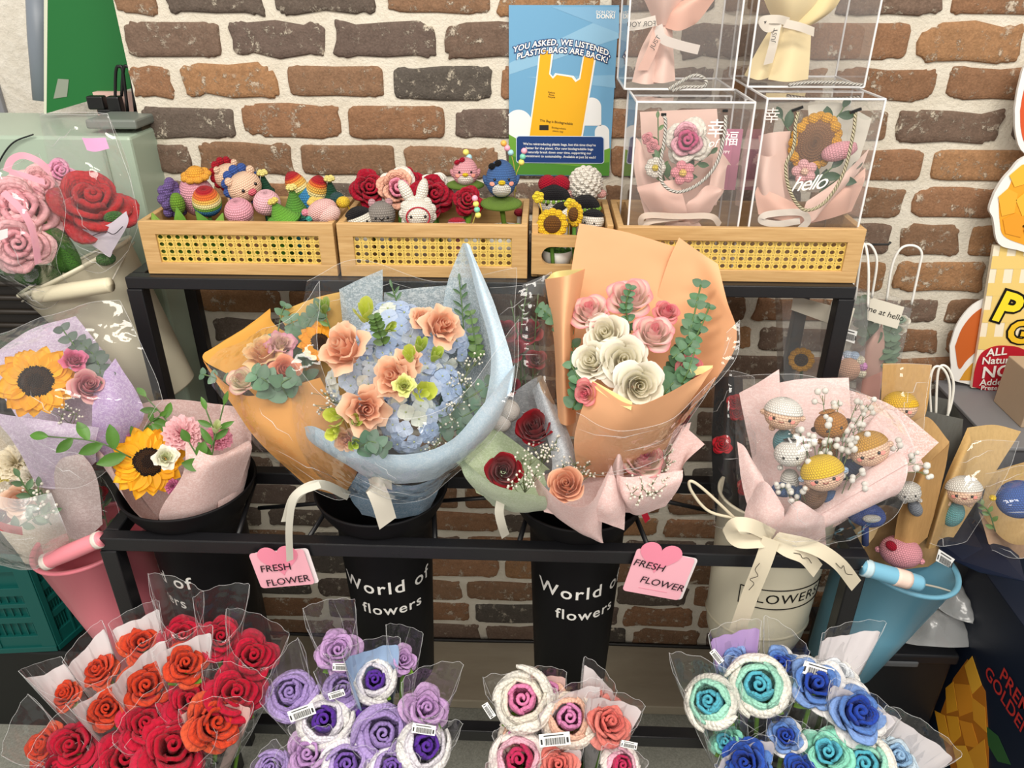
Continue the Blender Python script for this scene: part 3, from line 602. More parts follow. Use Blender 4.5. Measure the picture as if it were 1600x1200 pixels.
def leaning(name, label, top, bot, rt, rb, col, grip=None, wear=None, rimcol=None, group=None):
    top = np.asarray(top); bot = np.asarray(bot); ax = nrm(top-bot); L = np.linalg.norm(top-bot); Mx = frame(ax)
    t = thing(name, label, 'bucket', bot, group); b = MB()
    prof = [(.0005, 0), (rb-.004, 0), (rb, .004), (rb+(rt-rb)*.5, L*.5), (rt, L-.004), (rt+.004, L-.002), (rt+.004, L+.002), (rt-.001, L+.002), (rt-.003, L-.005), (rb-.003, .006), (.0005, .006)]
    b.lathe(prof, bot, Mx, 56, col); b.build('bucket_body', M_('enamel'), t)
    q = MB(); q.lathe([(rt+.0005, L-.006), (rt+.005, L-.003), (rt+.006, L), (rt+.005, L+.003), (rt-.001, L+.003), (rt-.0035, L-.001)], bot, Mx, 56, rimcol or col); q.build('rolled_rim', M_('enamel'), t)
    if grip is not None:
        a, c_ = np.asarray(grip[0]), np.asarray(grip[1]); h = thing_part('carry_handle', t); d = nrm(c_-a)
        g = MB(); g.tube([a, a+d*.004, (a+c_)/2, c_-d*.004, c_], [.010, .0135, .0145, .0135, .010], 16, grip[2], smoothing=4); gp = g.build('handle_grip', M_('painted'), t)
        if wear:
            for (k, w_, cc) in wear:
                m_ = MB(); o = a+(c_-a)*k; pts = [o-d*w_/2+d*w_*i/4 for i in range(5)]
                m_.tube(pts, .0149, 14, cc); m_.build('worn_paint', M_('painted'), gp)
        wr = MB(); ha = bot+Mx @ np.array((0, 0, L-.012)); 
        for e, sg in ((a, -1), (c_, 1)):
            side = nrm(np.cross(ax, tocam(top)))*(rt+.004)*(-1 if np.dot(np.cross(ax, tocam(top)), c_-a) < 0 else 1)*sg
            wr.tube([e, (e+ha+side)/2+ax*.002, ha+side], .0018, 6, H('b9b4a6'), smoothing=5)
        wr.build('handle_wire', M_('plastic'), t)
    return t
def thing_part(name, t): return None
CR = H('e0d9c0')
leaning('flower_bucket', 'cream metal bucket leaning out of the rack at upper left', at(118, 415, -.235), at(262, 612, -.235), .108, .062, CR, (at(58, 462, -.36), at(172, 445, -.36), H('d8d0b4')))
leaning('flower_bucket', 'pink metal bucket leaning out of the rack beside the green crate', at(142, 838, -.508), at(232, 1015, -.508), .098, .064, H('e8808e'), (at(72, 878, -.615), at(158, 842, -.615), H('ea8d98')), [(.03, .010, H('d9cfc6')), (.95, .008, H('ddd2c8'))])
leaning('flower_bucket', 'light blue metal bucket leaning out of the rack at lower right', at(1404, 868, -.508), at(1312, 1030, -.508), .100, .062, H('6ca6bf'), (at(1348, 886, -.62), at(1438, 912, -.62), H('74aec8')), [(.66, .026, H('e3c9bb')), (.06, .012, H('b9d0d8'))])
# the cream pail
def pail():
    c = at(1192, 905, -.508); cx, cy = c[0], -.508; t = thing('flower_pail', 'cream metal pail lettered FLOWERS behind the rack rail', 'bucket', (cx, cy, .575)); sq = (1.0, .80, 1.0)
    prof = [(.0005, .575), (.070, .575), (.082, .585), (.089, .61), (.092, .64), (.097, .80), (.102, .905), (.105, .908), (.105, .912), (.100, .911), (.095, .80), (.088, .62), (.0005, .585)]
    b = MB(); b.lathe(prof, (cx, cy, 0), None, 64, H('e3dcc4'), squash=sq); b.build('pail_body', M_('enamel'), t)
    b = MB(); b.lathe([(.0905, .636), (.0945, .640), (.0912, .645)], (cx, cy, 0), None, 64, H('d8d0b6'), squash=sq); b.build('seam', M_('enamel'), t)
    q = MB(); K = H('1c1a18'); zc = .738; rf = lambda z: .092+(z-.64)/(.16)*.005
    def ell(a, z): r = rf(z)+.0009; return (cx+r*math.sin(a), cy-r*math.cos(a)*.80, z)
    V, F = text_geo('FLOWERS', .030, off=.004, space=1.1); ph = .22
    q.add([ell(ph+v[0]/.094, zc+v[1]) for v in V], F, K, None, 0, False)
    fr = [ell(ph+u, zc+.018+.004*math.cos(u*1.2)) for u in np.linspace(-.88, .88, 28)]+[ell(ph+u, zc-.018-.004*math.cos(u*1.2)) for u in np.linspace(.88, -.88, 28)]; fm = MB(); fm.tube(fr+fr[:2], .0010, 5, K); fm.build('label_frame', M_('ink'), t)
    q.build('lettering', M_('ink'), t)
    h = MB(); h.tube([at(1165, 812, -.60), at(1110, 800, -.60), at(1082, 770, -.60), at(1078, 752, -.60), at(1100, 765, -.60), at(1165, 826, -.60)], .0025, 8, H('d8ceb4'), smoothing=6); h.build('carry_handle', M_('plastic'), t)
    e = MB(); p = at(1150, 830, -.605); e.ball(p, (.022, .014, .013), None, 16, 10, H('e3dcc4')); e.build('handle_lug', M_('enamel'), t)
    return t
pail()
FRONT = {}
for key, px, py, lab in (('red', 255, 1150, 'black front bucket packed with red crochet roses'), ('purple', 575, 1150, 'black front bucket packed with purple crochet roses'), ('pink', 885, 1150, 'black front bucket packed with pink crochet roses'), ('blue', 1240, 1140, 'black front bucket packed with blue and mint crochet roses')):
    c = at(px, py, -.78); o = np.array((c[0], -.78, .28)); FRONT[key] = o; t = thing('flower_bucket', lab, 'bucket', o, 'black buckets in the lowest step of the rack'); b = MB()
    b.lathe([(.0005, .28), (.060, .28), (.064, .285), (.082, .52), (.098, .56), (.100, .565), (.097, .566), (.080, .52), (.062, .29), (.0005, .29)], (o[0], o[1], 0), None, 48, H('141316')); b.build('bucket_body', M_('matte_plastic'), t)
# ------------------------------------------------------------------ fresh bouquets
def ax_(p, tx=0, ty=0): return nrm(tocam(p)+RT*tx+UP*ty)
def px_r(p, r): return mpp(p)*r
def fl(b, kind, px, py, y, r, c, tx=0, ty=0, spin=0., label=None, **kw):
    p = at(px, py, y); rr = px_r(p, r); a = ax_(p, tx, ty); m = MB(); kind0 = kind
    if kind == 'rose': rose_into(m, p, a, rr, *c, spin=spin, **kw)
    elif kind == 'lisianthus': rose_into(m, p, a, rr*.95, *c, n=12, openness=.9, ruff=.055, spin=spin, **kw)
    elif kind == 'carnation': carnation_into(m, p, a, rr, *c, spin=spin)
    elif kind == 'crochet_rose': crochet_into(m, p, a, rr, c, spin=spin, **kw); return m.build(kind, M_('yarn'), b, solid=rr*.13, label=label)
    elif kind == 'sunflower':
        d = MB(); sunflower_into(m, d, p, a, rr, *c, spin=spin, **kw); o = m.build('sunflower', M_('petal'), b, label=label); d.build('flower_disc', M_('knit'), o); return o
    elif kind == 'hydrangea':
        n = kw.get('n', 46)
        for i in range(n):
            q = (i+.5)/n; th = math.acos(1-1.25*q); ph = i*2.39996; Mx = frame(a); d = Mx @ np.array((math.sin(th)*math.cos(ph), math.sin(th)*math.sin(ph), math.cos(th)))
            d = nrm(d+rng.normal(size=3)*.12); k = rng.random(); cc = mixc(c[0], c[1], k) if rng.random() > .25 else mixc(c[2], c[0], k*.6)
            floret_into(m, p+d*rr*(.84+.1*rng.random())-a*rr*.55, nrm(d+a*.35), rr*.27, cc, H('c3cf9a'), rng.random()*3)
    elif kind == 'flower_bud': bud_into(m, p-a*rr*.6, a, rr, rr*kw.get('h', 1.7), *c, spin=spin)
    return m.build(kind, M_('petal'), b, label=label)
def spr(b, pts, n=9, L=14, W=9, col=H('4a6b45'), kind='leaf', name='leaf_sprig', r=.0012, label=None, start=.15):
    P = [at(*q) for q in pts]; k = mpp(P[0]); m = MB(); sprig_into(m, P, None, r, col, L=L*k, W=W*k, n=n, kind=kind, start=start); return m.build(name, M_('leaf'), b, label=label)
def breath(b, base, tips, r=2.2, bunch=4, spread=10, name='filler_flowers'):
    B = at(*base); k = mpp(B); m = MB(); breath_into(m, B, [at(*t) for t in tips], r*k, bunch=bunch, spread=spread*k); return m.build(name, M_('petal'), b)
def strip(b, pts, w, col, mat='paper', name='ribbon', tw=0., cut=True, label=None):
    P = crom([at(*q) for q in pts], 8); n = len(P); T = np.gradient(P, axis=0); V = np.zeros((2, n, 3)); ww = w*mpp(P[0])/2
    for i in range(n):
        s_ = nrm(np.cross(T[i], tocam(P[i]))); f = nrm(np.cross(s_, T[i])); a = tw*math.sin(i/n*5); d = s_*math.cos(a)+f*math.sin(a)
        e = nrm(T[i])*ww*.9 if (cut and i == n-1) else 0
        V[0, i] = P[i]-d*ww-e*.5; V[1, i] = P[i]+d*ww+e*.5
    m = MB(); m.grid(V, col); return m.build(name, M_(mat), b, solid=.0005, label=label)
def stems(b, pts_top, base, col=H('52703c'), name='flower_stem'):
    B = at(*base); m = MB()
    for q in pts_top:
        p = at(*q); m.tube([p-tocam(p)*.02, (p+B)/2+np.array((0, 0, -.01)), B+rng.normal(size=3)*.006], .0022, 6, col, smoothing=4)
    return m.build(name, M_('leaf'), b)
BL, BL2 = H('cbe3f3'), H('c6dbe8'); G = 'flower bouquets on the rack'
PEACH, PEACH2, YEL = H('f4bd8f'), H('f0b48c'), H('f3e7a4')
# --- blue hydrangea bouquet
b = thing('flower_bouquet', 'blue wrapped bouquet of hydrangeas, peach lisianthus and lime buds in clear film', 'bouquet', at(600, 800, -.508), G)
paper(b, 'wrapping_paper', M_('sheer_tissue'), [[(560, 640, -.47), (590, 640, -.47), (620, 640, -.47)], [(540, 540, -.42), (570, 530, -.415), (600, 530, -.42)], [(530, 452, -.41), (565, 435, -.4), (598, 421, -.405)]], H('bccfda'), crinkle=.002)
paper(b, 'wrapping_paper', M_('sheer_tissue'), [[(590, 640, -.47), (650, 640, -.46), (710, 640, -.47)], [(595, 540, -.405), (650, 535, -.40), (710, 540, -.41)], [(600, 457, -.385), (650, 450, -.38), (702, 446, -.385)]], H('b9cad4'), crinkle=.002)
paper(b, 'wrapping_paper', M_('sheer_tissue'), [[(690, 660, -.5), (740, 660, -.52), (775, 650, -.55)], [(688, 550, -.43), (735, 540, -.44), (780, 560, -.52)], [(696, 455, -.41), (730, 440, -.42), (758, 455, -.47)], [(721, 384, -.41), (724, 380, -.41), (728, 380, -.425)]], H('c2d7e3'), crinkle=.003)
paper(b, 'wrapping_paper', M_('tissue'), [[(752, 650, -.57), (775, 640, -.585), (800, 610, -.575)], [(768, 560, -.53), (780, 560, -.545), (799, 560, -.54)], [(748, 470, -.47), (757, 465, -.485), (769, 470, -.475)], [(725, 382, -.42), (729, 380, -.43), (734, 384, -.43)]], BL, crinkle=.003)
paper(b, 'wrapping_paper', M_('tissue'), [[(560, 735, -.56), (570, 742, -.58), (600, 752, -.6), (650, 754, -.61), (700, 740, -.6), (745, 700, -.58), (770, 670, -.56)], [(482, 690, -.565), (500, 700, -.6), (570, 727, -.645), (650, 735, -.66), (715, 712, -.645), (770, 655, -.61), (800, 610, -.56)], [(466, 672, -.555), (492, 667, -.60), (565, 702, -.655), (640, 709, -.67), (700, 690, -.66), (757, 632, -.62), (806, 570, -.55)]], BL, crinkle=.004, freq=10)
paper(b, 'stem_wrap', M_('tissue'), [[(565, 805, -.53), (600, 812, -.55), (650, 806, -.55), (672, 795, -.52)], [(545, 770, -.54), (600, 780, -.57), (650, 778, -.57), (690, 760, -.54)], [(560, 738, -.56), (600, 753, -.59), (650, 755, -.60), (705, 738, -.58)]], H('8fb4d2'), crinkle=.005)
HY = (H('a9bfe0'), H('c5d3ea'), H('e3e8dc'))
for i, q in enumerate([(548, 600, -.56, 50), (618, 515, -.50, 56), (700, 535, -.50, 46), (645, 668, -.62, 52), (688, 615, -.58, 48), (590, 540, -.53, 44), (608, 625, -.58, 40), (575, 600, -.57, 40), (655, 590, -.56, 44)]):
    fl(b, 'hydrangea', *q, HY if i not in (0, 7) else (H('bccbe0'), H('d9e0e6'), H('ecebdd')), tx=(q[0]-630)/200, ty=(590-q[1])/250, n=40)
LP = (H('e59c7a'), H('f2bb9a'), H('f7d6b8'))
for q in [(530, 540, -.60, 44, -.7, .5), (612, 588, -.63, 38, -.5, .25), (573, 640, -.65, 40, .2, -.1), (694, 506, -.55, 36, .5, .4), (662, 495, -.52, 22, .1, .6), (538, 688, -.645, 20, -.4, -.2), (640, 560, -.60, 24, .2, .6)]:
    fl(b, 'lisianthus', *q[:4], LP, q[4], q[5], spin=q[0], label='peach lisianthus')
LM = (H('c3cf4a'), H('dbe36e'))
for q in [(572, 494, -.56, 20, -.1, .8, 2.0), (605, 515, -.56, 9, .9, .4, 2.6), (655, 545, -.62, 12, .1, .8, 2.4), (677, 560, -.62, 12, .4, .8, 2.4), (640, 560, -.63, 14, -.1, .6, 2.), (658, 612, -.645, 21, .3, .1, 1.4), (529, 648, -.635, 20, -.6, 0, 1.5), (552, 660, -.655, 11, .5, .3, 2), (553, 692, -.665, 11, .2, -.3, 1.6), (525, 672, -.645, 15, -.6, -.4, 1.5)]:
    fl(b, 'flower_bud', *q[:4], LM if q[3] > 13 else (H('9db53c'), H('c7d76a')), q[4], q[5], spin=q[0], h=q[6], label='lime green bud')
fl(b, 'lisianthus', 631, 601, -.655, 18, (H('c5cf50'), H('e0e58a'), H('e9ecaa')), 0, .2, label='lime green lisianthus')
for q in [[(690, 640, -.56), (735, 620, -.56), (765, 600, -.54)], [(680, 670, -.58), (725, 650, -.58), (760, 630, -.56)], [(560, 700, -.66), (580, 690, -.67), (600, 700, -.67)], [(670, 640, -.6), (700, 670, -.6), (735, 665, -.58)]]:
    spr(b, q, 5, 26, 24, H('54725f'), 'round', 'eucalyptus_leaves')
for q in [[(630, 520, -.45), (622, 480, -.44), (613, 450, -.43)], [(725, 520, -.46), (722, 480, -.44), (718, 440, -.42)]]: spr(b, q, 9, 22, 7, H('4e6b4b'), 'leaf', 'fern_sprig')
for q in [[(745, 560, -.5), (742, 530, -.48), (735, 490, -.46)], [(600, 540, -.55), (590, 510, -.56), (585, 495, -.57)]]: spr(b, q, 7, 16, 13, H('5b7a3f'), 'round', 'leaf_sprig')
breath(b, (690, 660, -.58), [(705, 600, -.58), (722, 590, -.57), (735, 570, -.55), (748, 560, -.54), (698, 640, -.6), (716, 630, -.6), (690, 690, -.62), (680, 700, -.64), (735, 600, -.57), (710, 655, -.6)], 1.8, 8, 13)
breath(b, (540, 640, -.58), [(505, 615, -.58), (512, 635, -.59), (500, 640, -.58), (520, 628, -.6)], 1.8, 7, 12)
strip(b, [(580, 757, -.615), (586, 762, -.635), (596, 785, -.64), (606, 818, -.635)], 30, H('e7e1d3'), name='ribbon_tail'); strip(b, [(578, 756, -.61), (592, 752, -.63), (612, 757, -.62)], 16, H('efe9dc'), name='ribbon')
strip(b, [(545, 775, -.58), (500, 757, -.63), (462, 775, -.65), (447, 815, -.65)], 14, H('dcd9cc'), name='ribbon_tail')
for rows in ([[(520, 765, -.58), (590, 782, -.62), (660, 778, -.62), (730, 730, -.60)], [(470, 700, -.59), (570, 740, -.67), (670, 742, -.68), (790, 660, -.62)], [(455, 640, -.575), (540, 690, -.66), (690, 690, -.68), (806, 580, -.57)], [(452, 560, -.53), (540, 640, -.63), (690, 640, -.66), (810, 500, -.52)]], [[(500, 640, -.50), (600, 640, -.42), (700, 640, -.42), (800, 600, -.5)], [(470, 520, -.46), (600, 520, -.39), (700, 520, -.39), (806, 520, -.48)], [(480, 440, -.44), (560, 405, -.38), (680, 440, -.37), (804, 418, -.44)]]):
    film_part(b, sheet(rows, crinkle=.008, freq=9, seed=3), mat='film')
# --- peach bouquet of roses
b = thing('flower_bouquet', 'tall peach wrapped bouquet of white and pink edged roses with eucalyptus', 'bouquet', at(905, 812, -.508), G)
paper(b, 'wrapping_paper', M_('paper'), [[(880, 680, -.50), (960, 690, -.5), (1040, 680, -.5)], [(882, 530, -.44), (965, 515, -.42), (1055, 520, -.44)], [(893, 420, -.405), (972, 420, -.395), (1062, 440, -.405)], [(905, 349, -.39), (980, 363, -.385), (1064, 388, -.395)]], PEACH, crinkle=.003, freq=7)
paper(b, 'wrapping_paper', M_('paper'), [[(975, 700, -.52), (1030, 690, -.53), (1070, 660, -.55)], [(1000, 590, -.44), (1080, 590, -.5), (1136, 566, -.55)], [(1020, 490, -.415), (1090, 480, -.44), (1150, 520, -.53)], [(1042, 415, -.405), (1092, 430, -.42), (1136, 470, -.485)], [(1061, 371, -.40), (1092, 393, -.41), (1122, 413, -.43)]], PEACH, crinkle=.003, freq=7)
paper(b, 'wrapping_paper', M_('paper'), [[(872, 660, -.54), (885, 665, -.56), (900, 660, -.53)], [(866, 530, -.50), (880, 535, -.56), (896, 530, -.5)], [(853, 436, -.46), (885, 431, -.53), (913, 420, -.47)]], PEACH, crinkle=.002)
paper(b, 'paper_lining', M_('paper'), [[(860, 475, -.455), (885, 470, -.44), (905, 465, -.455)], [(854, 435, -.455), (870, 424, -.43), (912, 420, -.465)]], YEL, crinkle=.001, label='pale yellow lining of the rolled paper edge')
paper(b, 'wrapping_paper', M_('paper'), [[(905, 745, -.58), (950, 745, -.59), (1000, 735, -.58), (1040, 700, -.56)], [(897, 690, -.60), (955, 700, -.635), (1020, 690, -.63), (1065, 645, -.6)], [(908, 640, -.615), (965, 665, -.66), (1030, 650, -.655), (1092, 605, -.6)], [(926, 596, -.61), (985, 632, -.675), (1042, 615, -.665), (1113, 573, -.565)]], PEACH, crinkle=.003, freq=8)
paper(b, 'paper_lining', M_('paper'), [[(928, 606, -.617), (960, 628, -.655), (986, 641, -.68)], [(925, 594, -.607), (960, 613, -.645), (988, 628, -.672)]], YEL, crinkle=0, label='pale yellow folded edge of the front flap')
paper(b, 'paper_lining', M_('paper'), [[(1082, 588, -.605), (1100, 583, -.58), (1113, 575, -.57)], [(1078, 577, -.60), (1095, 572, -.575), (1114, 571, -.56)]], YEL, crinkle=0, label='pale yellow folded edge at the right')
WR = (H('f0e9cc'), H('f4f0e0'), H('f5f1e8')); PR = (H('f2c9c2'), H('f6e6da'), H('ee6f8a'))
for q in [(945, 520, -.56, 35, -.2, .35), (975, 562, -.60, 42, .1, .2), (922, 563, -.59, 33, -.4, .25), (1000, 603, -.64, 41, .15, -.05)]: fl(b, 'rose', *q[:4], WR, q[4], q[5], spin=q[0], n=19, label='creamy white rose')
for q in [(985, 458, -.50, 37, .1, .9), (921, 482, -.52, 32, -.15, .9), (1022, 516, -.56, 33, .15, .7), (1043, 484, -.52, 21, .4, .7), (1082, 575, -.57, 24, .6, .1), (914, 615, -.62, 22, -.6, -.2)]: fl(b, 'rose', *q[:4], PR if q[3] > 25 else (H('eb8f9c'), H('f0b4ae'), H('e25d74')), q[4], q[5], spin=q[1], n=16, label='pink edged rose')
E = H('4f7454'); E2 = H('6b8f6c')
for q, n, L in [([(1035, 625, -.58), (1060, 570, -.56), (1080, 510, -.52), (1095, 445, -.47)], 12, 24), ([(1050, 560, -.58), (1085, 530, -.55), (1108, 480, -.5)], 7, 18), ([(1060, 610, -.6), (1075, 580, -.6), (1085, 550, -.58)], 6, 17), ([(895, 600, -.56), (895, 540, -.52), (865, 500, -.5), (845, 482, -.48)], 9, 19), ([(985, 520, -.53), (978, 480, -.53), (985, 450, -.53)], 7, 15), ([(895, 640, -.6), (905, 600, -.6), (893, 570, -.58)], 6, 22), ([(1020, 640, -.62), (1050, 600, -.6), (1075, 590, -.58)], 5, 30)]: spr(b, q, n, L, L*.9, E, 'round', 'eucalyptus_sprig', .0014)
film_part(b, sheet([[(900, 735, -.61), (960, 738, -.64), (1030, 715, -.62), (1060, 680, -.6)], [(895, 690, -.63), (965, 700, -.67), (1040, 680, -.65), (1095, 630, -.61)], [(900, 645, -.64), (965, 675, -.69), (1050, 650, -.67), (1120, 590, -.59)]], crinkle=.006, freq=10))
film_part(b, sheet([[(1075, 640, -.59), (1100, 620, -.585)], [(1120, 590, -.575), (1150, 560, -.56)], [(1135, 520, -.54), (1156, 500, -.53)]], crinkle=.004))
# --- small single-rose posies in front of it
RD = (H('7c0a18'), H('a50f22'), H('8f0c1c'))
def posy(label, back, front, col, rose, rc, br, extra=None):
    bb = thing('rose_posy', label, 'bouquet', at(*back[0][0][0][:2], -.56), 'single rose posies in the black bucket')
    for rows in back: paper(bb, 'wrapping_paper', M_('tissue'), rows, col, crinkle=.004, freq=16)
    fl(bb, 'rose', *rose[:4], rc, rose[4], rose[5], spin=rose[0], n=20, openness=rose[6] if len(rose) > 6 else .42)
    for rows in front: paper(bb, 'wrapping_paper', M_('tissue'), rows, col, crinkle=.004, freq=16)
    for b0, tips in br: breath(bb, b0, tips, 1.9, 7, 11)
    return bb
GR, PK, GY = H('cbdcb6'), H('f6d3ce'), H('b9bfc6')
b = posy('grey wrapped posy with one dark red rose', [[[(800, 760, -.56), (840, 770, -.56), (880, 760, -.55)], [(785, 690, -.50), (835, 680, -.48), (880, 690, -.49)], [(782, 628, -.47), (825, 597, -.465), (846, 586, -.47)]]], [[[(848, 770, -.60), (870, 770, -.6), (885, 765, -.58)], [(862, 720, -.59), (885, 720, -.6), (897, 705, -.565)], [(833, 610, -.50), (842, 597, -.51), (848, 588, -.48)]]], GY, (833, 664, -.56, 34, -.2, .5), RD, [((845, 730, -.58), [(835, 700, -.58), (850, 705, -.59), (862, 700, -.59), (870, 690, -.58), (845, 715, -.6), (860, 712, -.6)])])
for q in [(783, 660, -.53, 16), (795, 642, -.52, 18), (778, 640, -.51, 14)]:
    p = at(*q[:3]); m = MB(); m.ball(p, q[3]*mpp(p), None, 14, 10, H('cfccc6')); m.build('cotton_boll', M_('yarn'), b)
b = posy('green wrapped posy with one dark red rose', [[[(745, 770, -.60), (800, 790, -.60), (860, 770, -.59)], [(725, 720, -.57), (780, 720, -.55), (850, 740, -.58)], [(740, 668, -.54), (770, 664, -.535), (858, 735, -.60)]]], [[[(770, 790, -.58), (810, 800, -.6), (850, 798, -.59)], [(730, 752, -.62), (790, 780, -.66), (855, 788, -.65)], [(718, 716, -.59), (782, 762, -.685), (852, 775, -.675)]]], GR, (787, 735, -.64, 33, .05, .1), RD, [((820, 770, -.64), [(815, 715, -.63), (830, 720, -.64), (822, 740, -.65), (835, 752, -.66), (812, 755, -.67), (800, 757, -.68), (838, 740, -.65), (826, 760, -.67)])])
strip(b, [(783, 780, -.63), (780, 800, -.64), (784, 820, -.64), (790, 838, -.63)], 14, H('d9d4c6'), name='ribbon_tail')
b = posy('pink wrapped posy with one white rose edged in deep pink', [[[(975, 800, -.58), (1010, 800, -.58), (1050, 780, -.57)], [(955, 735, -.57), (1000, 710, -.54), (1065, 720, -.55)], [(972, 690, -.56), (1010, 680, -.535), (1080, 660, -.52)]], [[(1040, 770, -.59), (1055, 760, -.58), (1065, 750, -.57)], [(1045, 710, -.555), (1068, 715, -.56), (1070, 725, -.575)], [(1068, 664, -.53), (1084, 678, -.535), (1101, 694, -.55)]]], [[[(985, 800, -.61), (1000, 803, -.61), (1040, 790, -.6)], [(966, 765, -.63), (990, 786, -.65), (1064, 752, -.62)], [(956, 720, -.60), (975, 745, -.645), (1066, 735, -.61)]], [[(960, 790, -.61), (972, 790, -.62), (980, 790, -.61)], [(955, 745, -.605), (965, 745, -.64), (975, 745, -.62)], [(956, 700, -.58), (968, 690, -.62), (978, 688, -.58)]]], PK, (1006, 712, -.61, 35, .25, .7, .55), (H('d3406a'), H('f4ead6'), H('df5d80')), [((1000, 790, -.62), [(990, 755, -.645), (1005, 760, -.65), (1020, 755, -.64), (1000, 775, -.66), (1015, 770, -.65), (1035, 750, -.63), (1040, 730, -.61), (1048, 718, -.6), (985, 770, -.655), (1028, 768, -.645), (1042, 705, -.58)])])
strip(b, [(1002, 783, -.60), (1006, 800, -.61), (1012, 814, -.61)], 10, H('a5162c'), name='ribbon_tail')
b = posy('pink wrapped posy with one peach rose', [[[(850, 800, -.60), (900, 810, -.6), (950, 800, -.59)], [(840, 750, -.58), (900, 740, -.56), (945, 745, -.585)], [(905, 722, -.555), (935, 700, -.545), (958, 690, -.56)]]], [[[(895, 825, -.615), (915, 838, -.63), (940, 848, -.63), (942, 846, -.62)], [(850, 785, -.64), (880, 810, -.665), (915, 828, -.665), (940, 800, -.65)], [(826, 727, -.61), (868, 775, -.695), (918, 785, -.705), (955, 726, -.635)]], [[(925, 808, -.655), (950, 818, -.65), (976, 829, -.63)], [(930, 780, -.665), (955, 790, -.66), (975, 790, -.63)], [(955, 727, -.635), (960, 745, -.64), (968, 760, -.62)]]], PK, (884, 755, -.67, 32, -.1, .3), (H('e09a72'), H('efb394'), H('f4c4a4')), [((890, 770, -.65), [(900, 722, -.60), (915, 728, -.61), (922, 722, -.6), (912, 738, -.63), (880, 725, -.61), (925, 740, -.63)])])
# --- red roses in clear film behind
b = thing('flower_bouquet', 'red roses in clear and gold film standing behind the grey posy', 'bouquet', at(815, 790, -.47), G)
for q in [(788, 515, -.42, 22), (826, 515, -.41, 24), (800, 545, -.44, 22), (795, 600, -.46, 18), (838, 560, -.44, 18)]: fl(b, 'rose', *q, (H('5e0f1c'), H('9a2436'), H('b04a58')), 0, .5, spin=q[0], n=12)
for q in [[(830, 640, -.45), (835, 540, -.42), (840, 470, -.39)], [(815, 640, -.45), (812, 550, -.42), (800, 480, -.4)], [(825, 640, -.45), (815, 520, -.41), (822, 460, -.385)]]: spr(b, q, 9, 18, 4, H('4f5f3a'))
film_part(b, sheet([[(790, 650, -.49), (830, 660, -.52), (872, 650, -.5)], [(770, 540, -.45), (825, 540, -.49), (870, 540, -.45)], [(765, 450, -.42), (825, 445, -.43), (860, 425, -.40)]], crinkle=.008), mat='film')
m = MB(); m.grid(sheet([[(842, 640, -.52), (852, 640, -.53), (866, 640, -.52)], [(842, 500, -.47), (850, 500, -.48), (868, 515, -.47)]], crinkle=.005)); m.build('gold_wrap', M_('iris_film'), b)
m = MB(); p = [at(*q) for q in [(818, 445, -.40), (848, 432, -.395), (858, 450, -.40)]]; m.grid(sheet([[(820, 462, -.42), (842, 462, -.43), (862, 470, -.42)], [(818, 445, -.40), (838, 436, -.405), (858, 428, -.40)]], crinkle=.006)); m.build('clear_wrap', M_('soft_film'), b)
# --- orange wrapped bouquet at the left of the blue one
OR1, OR2 = H('e0a64a'), H('e8a95c')
b = thing('flower_bouquet', 'orange wrapped bouquet leaning left with peach and pink lisianthus', 'bouquet', at(560, 800, -.50), G)
paper(b, 'wrapping_paper', M_('paper'), [[(500, 740, -.49), (540, 720, -.47), (570, 700, -.46)], [(390, 610, -.46), (440, 590, -.43), (510, 560, -.41)], [(318, 562, -.45), (395, 520, -.41), (432, 510, -.40)], [(345, 540, -.43), (400, 500, -.395), (422, 482, -.39)]], OR1, crinkle=.003)
paper(b, 'wrapping_paper', M_('paper'), [[(530, 640, -.46), (560, 640, -.45), (580, 630, -.45)], [(440, 500, -.40), (500, 480, -.39), (540, 470, -.395)], [(445, 493, -.40), (490, 474, -.385), (530, 466, -.39)]], H('dcb160'), crinkle=.002)
paper(b, 'wrapping_paper', M_('paper'), [[(480, 760, -.55), (530, 772, -.56), (548, 755, -.55), (560, 730, -.53)], [(390, 670, -.55), (440, 690, -.58), (500, 690, -.575), (540, 670, -.55)], [(318, 562, -.47), (375, 615, -.535), (430, 610, -.56), (500, 590, -.53)]], OR2, crinkle=.004, freq=12)
fl(b, 'lisianthus', 408, 545, -.49, 34, (H('eaa062'), H('f2c98f'), H('f6dfb0')), -.5, .9, label='peach lisianthus'); fl(b, 'lisianthus', 440, 535, -.48, 24, (H('e8d7a8'), H('e9b8c0'), H('cf7fa4')), .2, .6, label='pink lisianthus'); fl(b, 'rose', 376, 590, -.53, 24, (H('f0e4c0'), H('f4ecd0'), H('e08d92')), -.4, .6, label='cream rose'); fl(b, 'rose', 447, 575, -.52, 24, (H('ea8a62'), H('f0a078'), H('f2b294')), .2, .3, label='orange rose'); fl(b, 'rose', 420, 580, -.51, 20, (H('d8607c'), H('e4859a'), H('e79aab')), 0, .5, label='pink rose')
fl(b, 'sunflower', 500, 535, -.46, 34, (H('e89a12'), H('f2ae1e'), H('3a2414'), H('5a3a1a')), .2, .4)
for q, n, L in [([(430, 610, -.56), (415, 595, -.57), (400, 585, -.565)], 4, 30), ([(450, 620, -.56), (440, 600, -.57), (455, 590, -.56)], 3, 30), ([(460, 560, -.46), (480, 510, -.43), (500, 480, -.41)], 8, 26), ([(480, 600, -.47), (470, 540, -.44), (455, 500, -.42)], 8, 24), ([(360, 600, -.5), (335, 590, -.5), (318, 585, -.5)], 3, 17), ([(430, 540, -.44), (440, 490, -.41), (445, 478, -.40)], 3, 17)]: spr(b, q, n, L, L*.85, H('5d7d64'), 'round', 'eucalyptus_sprig')
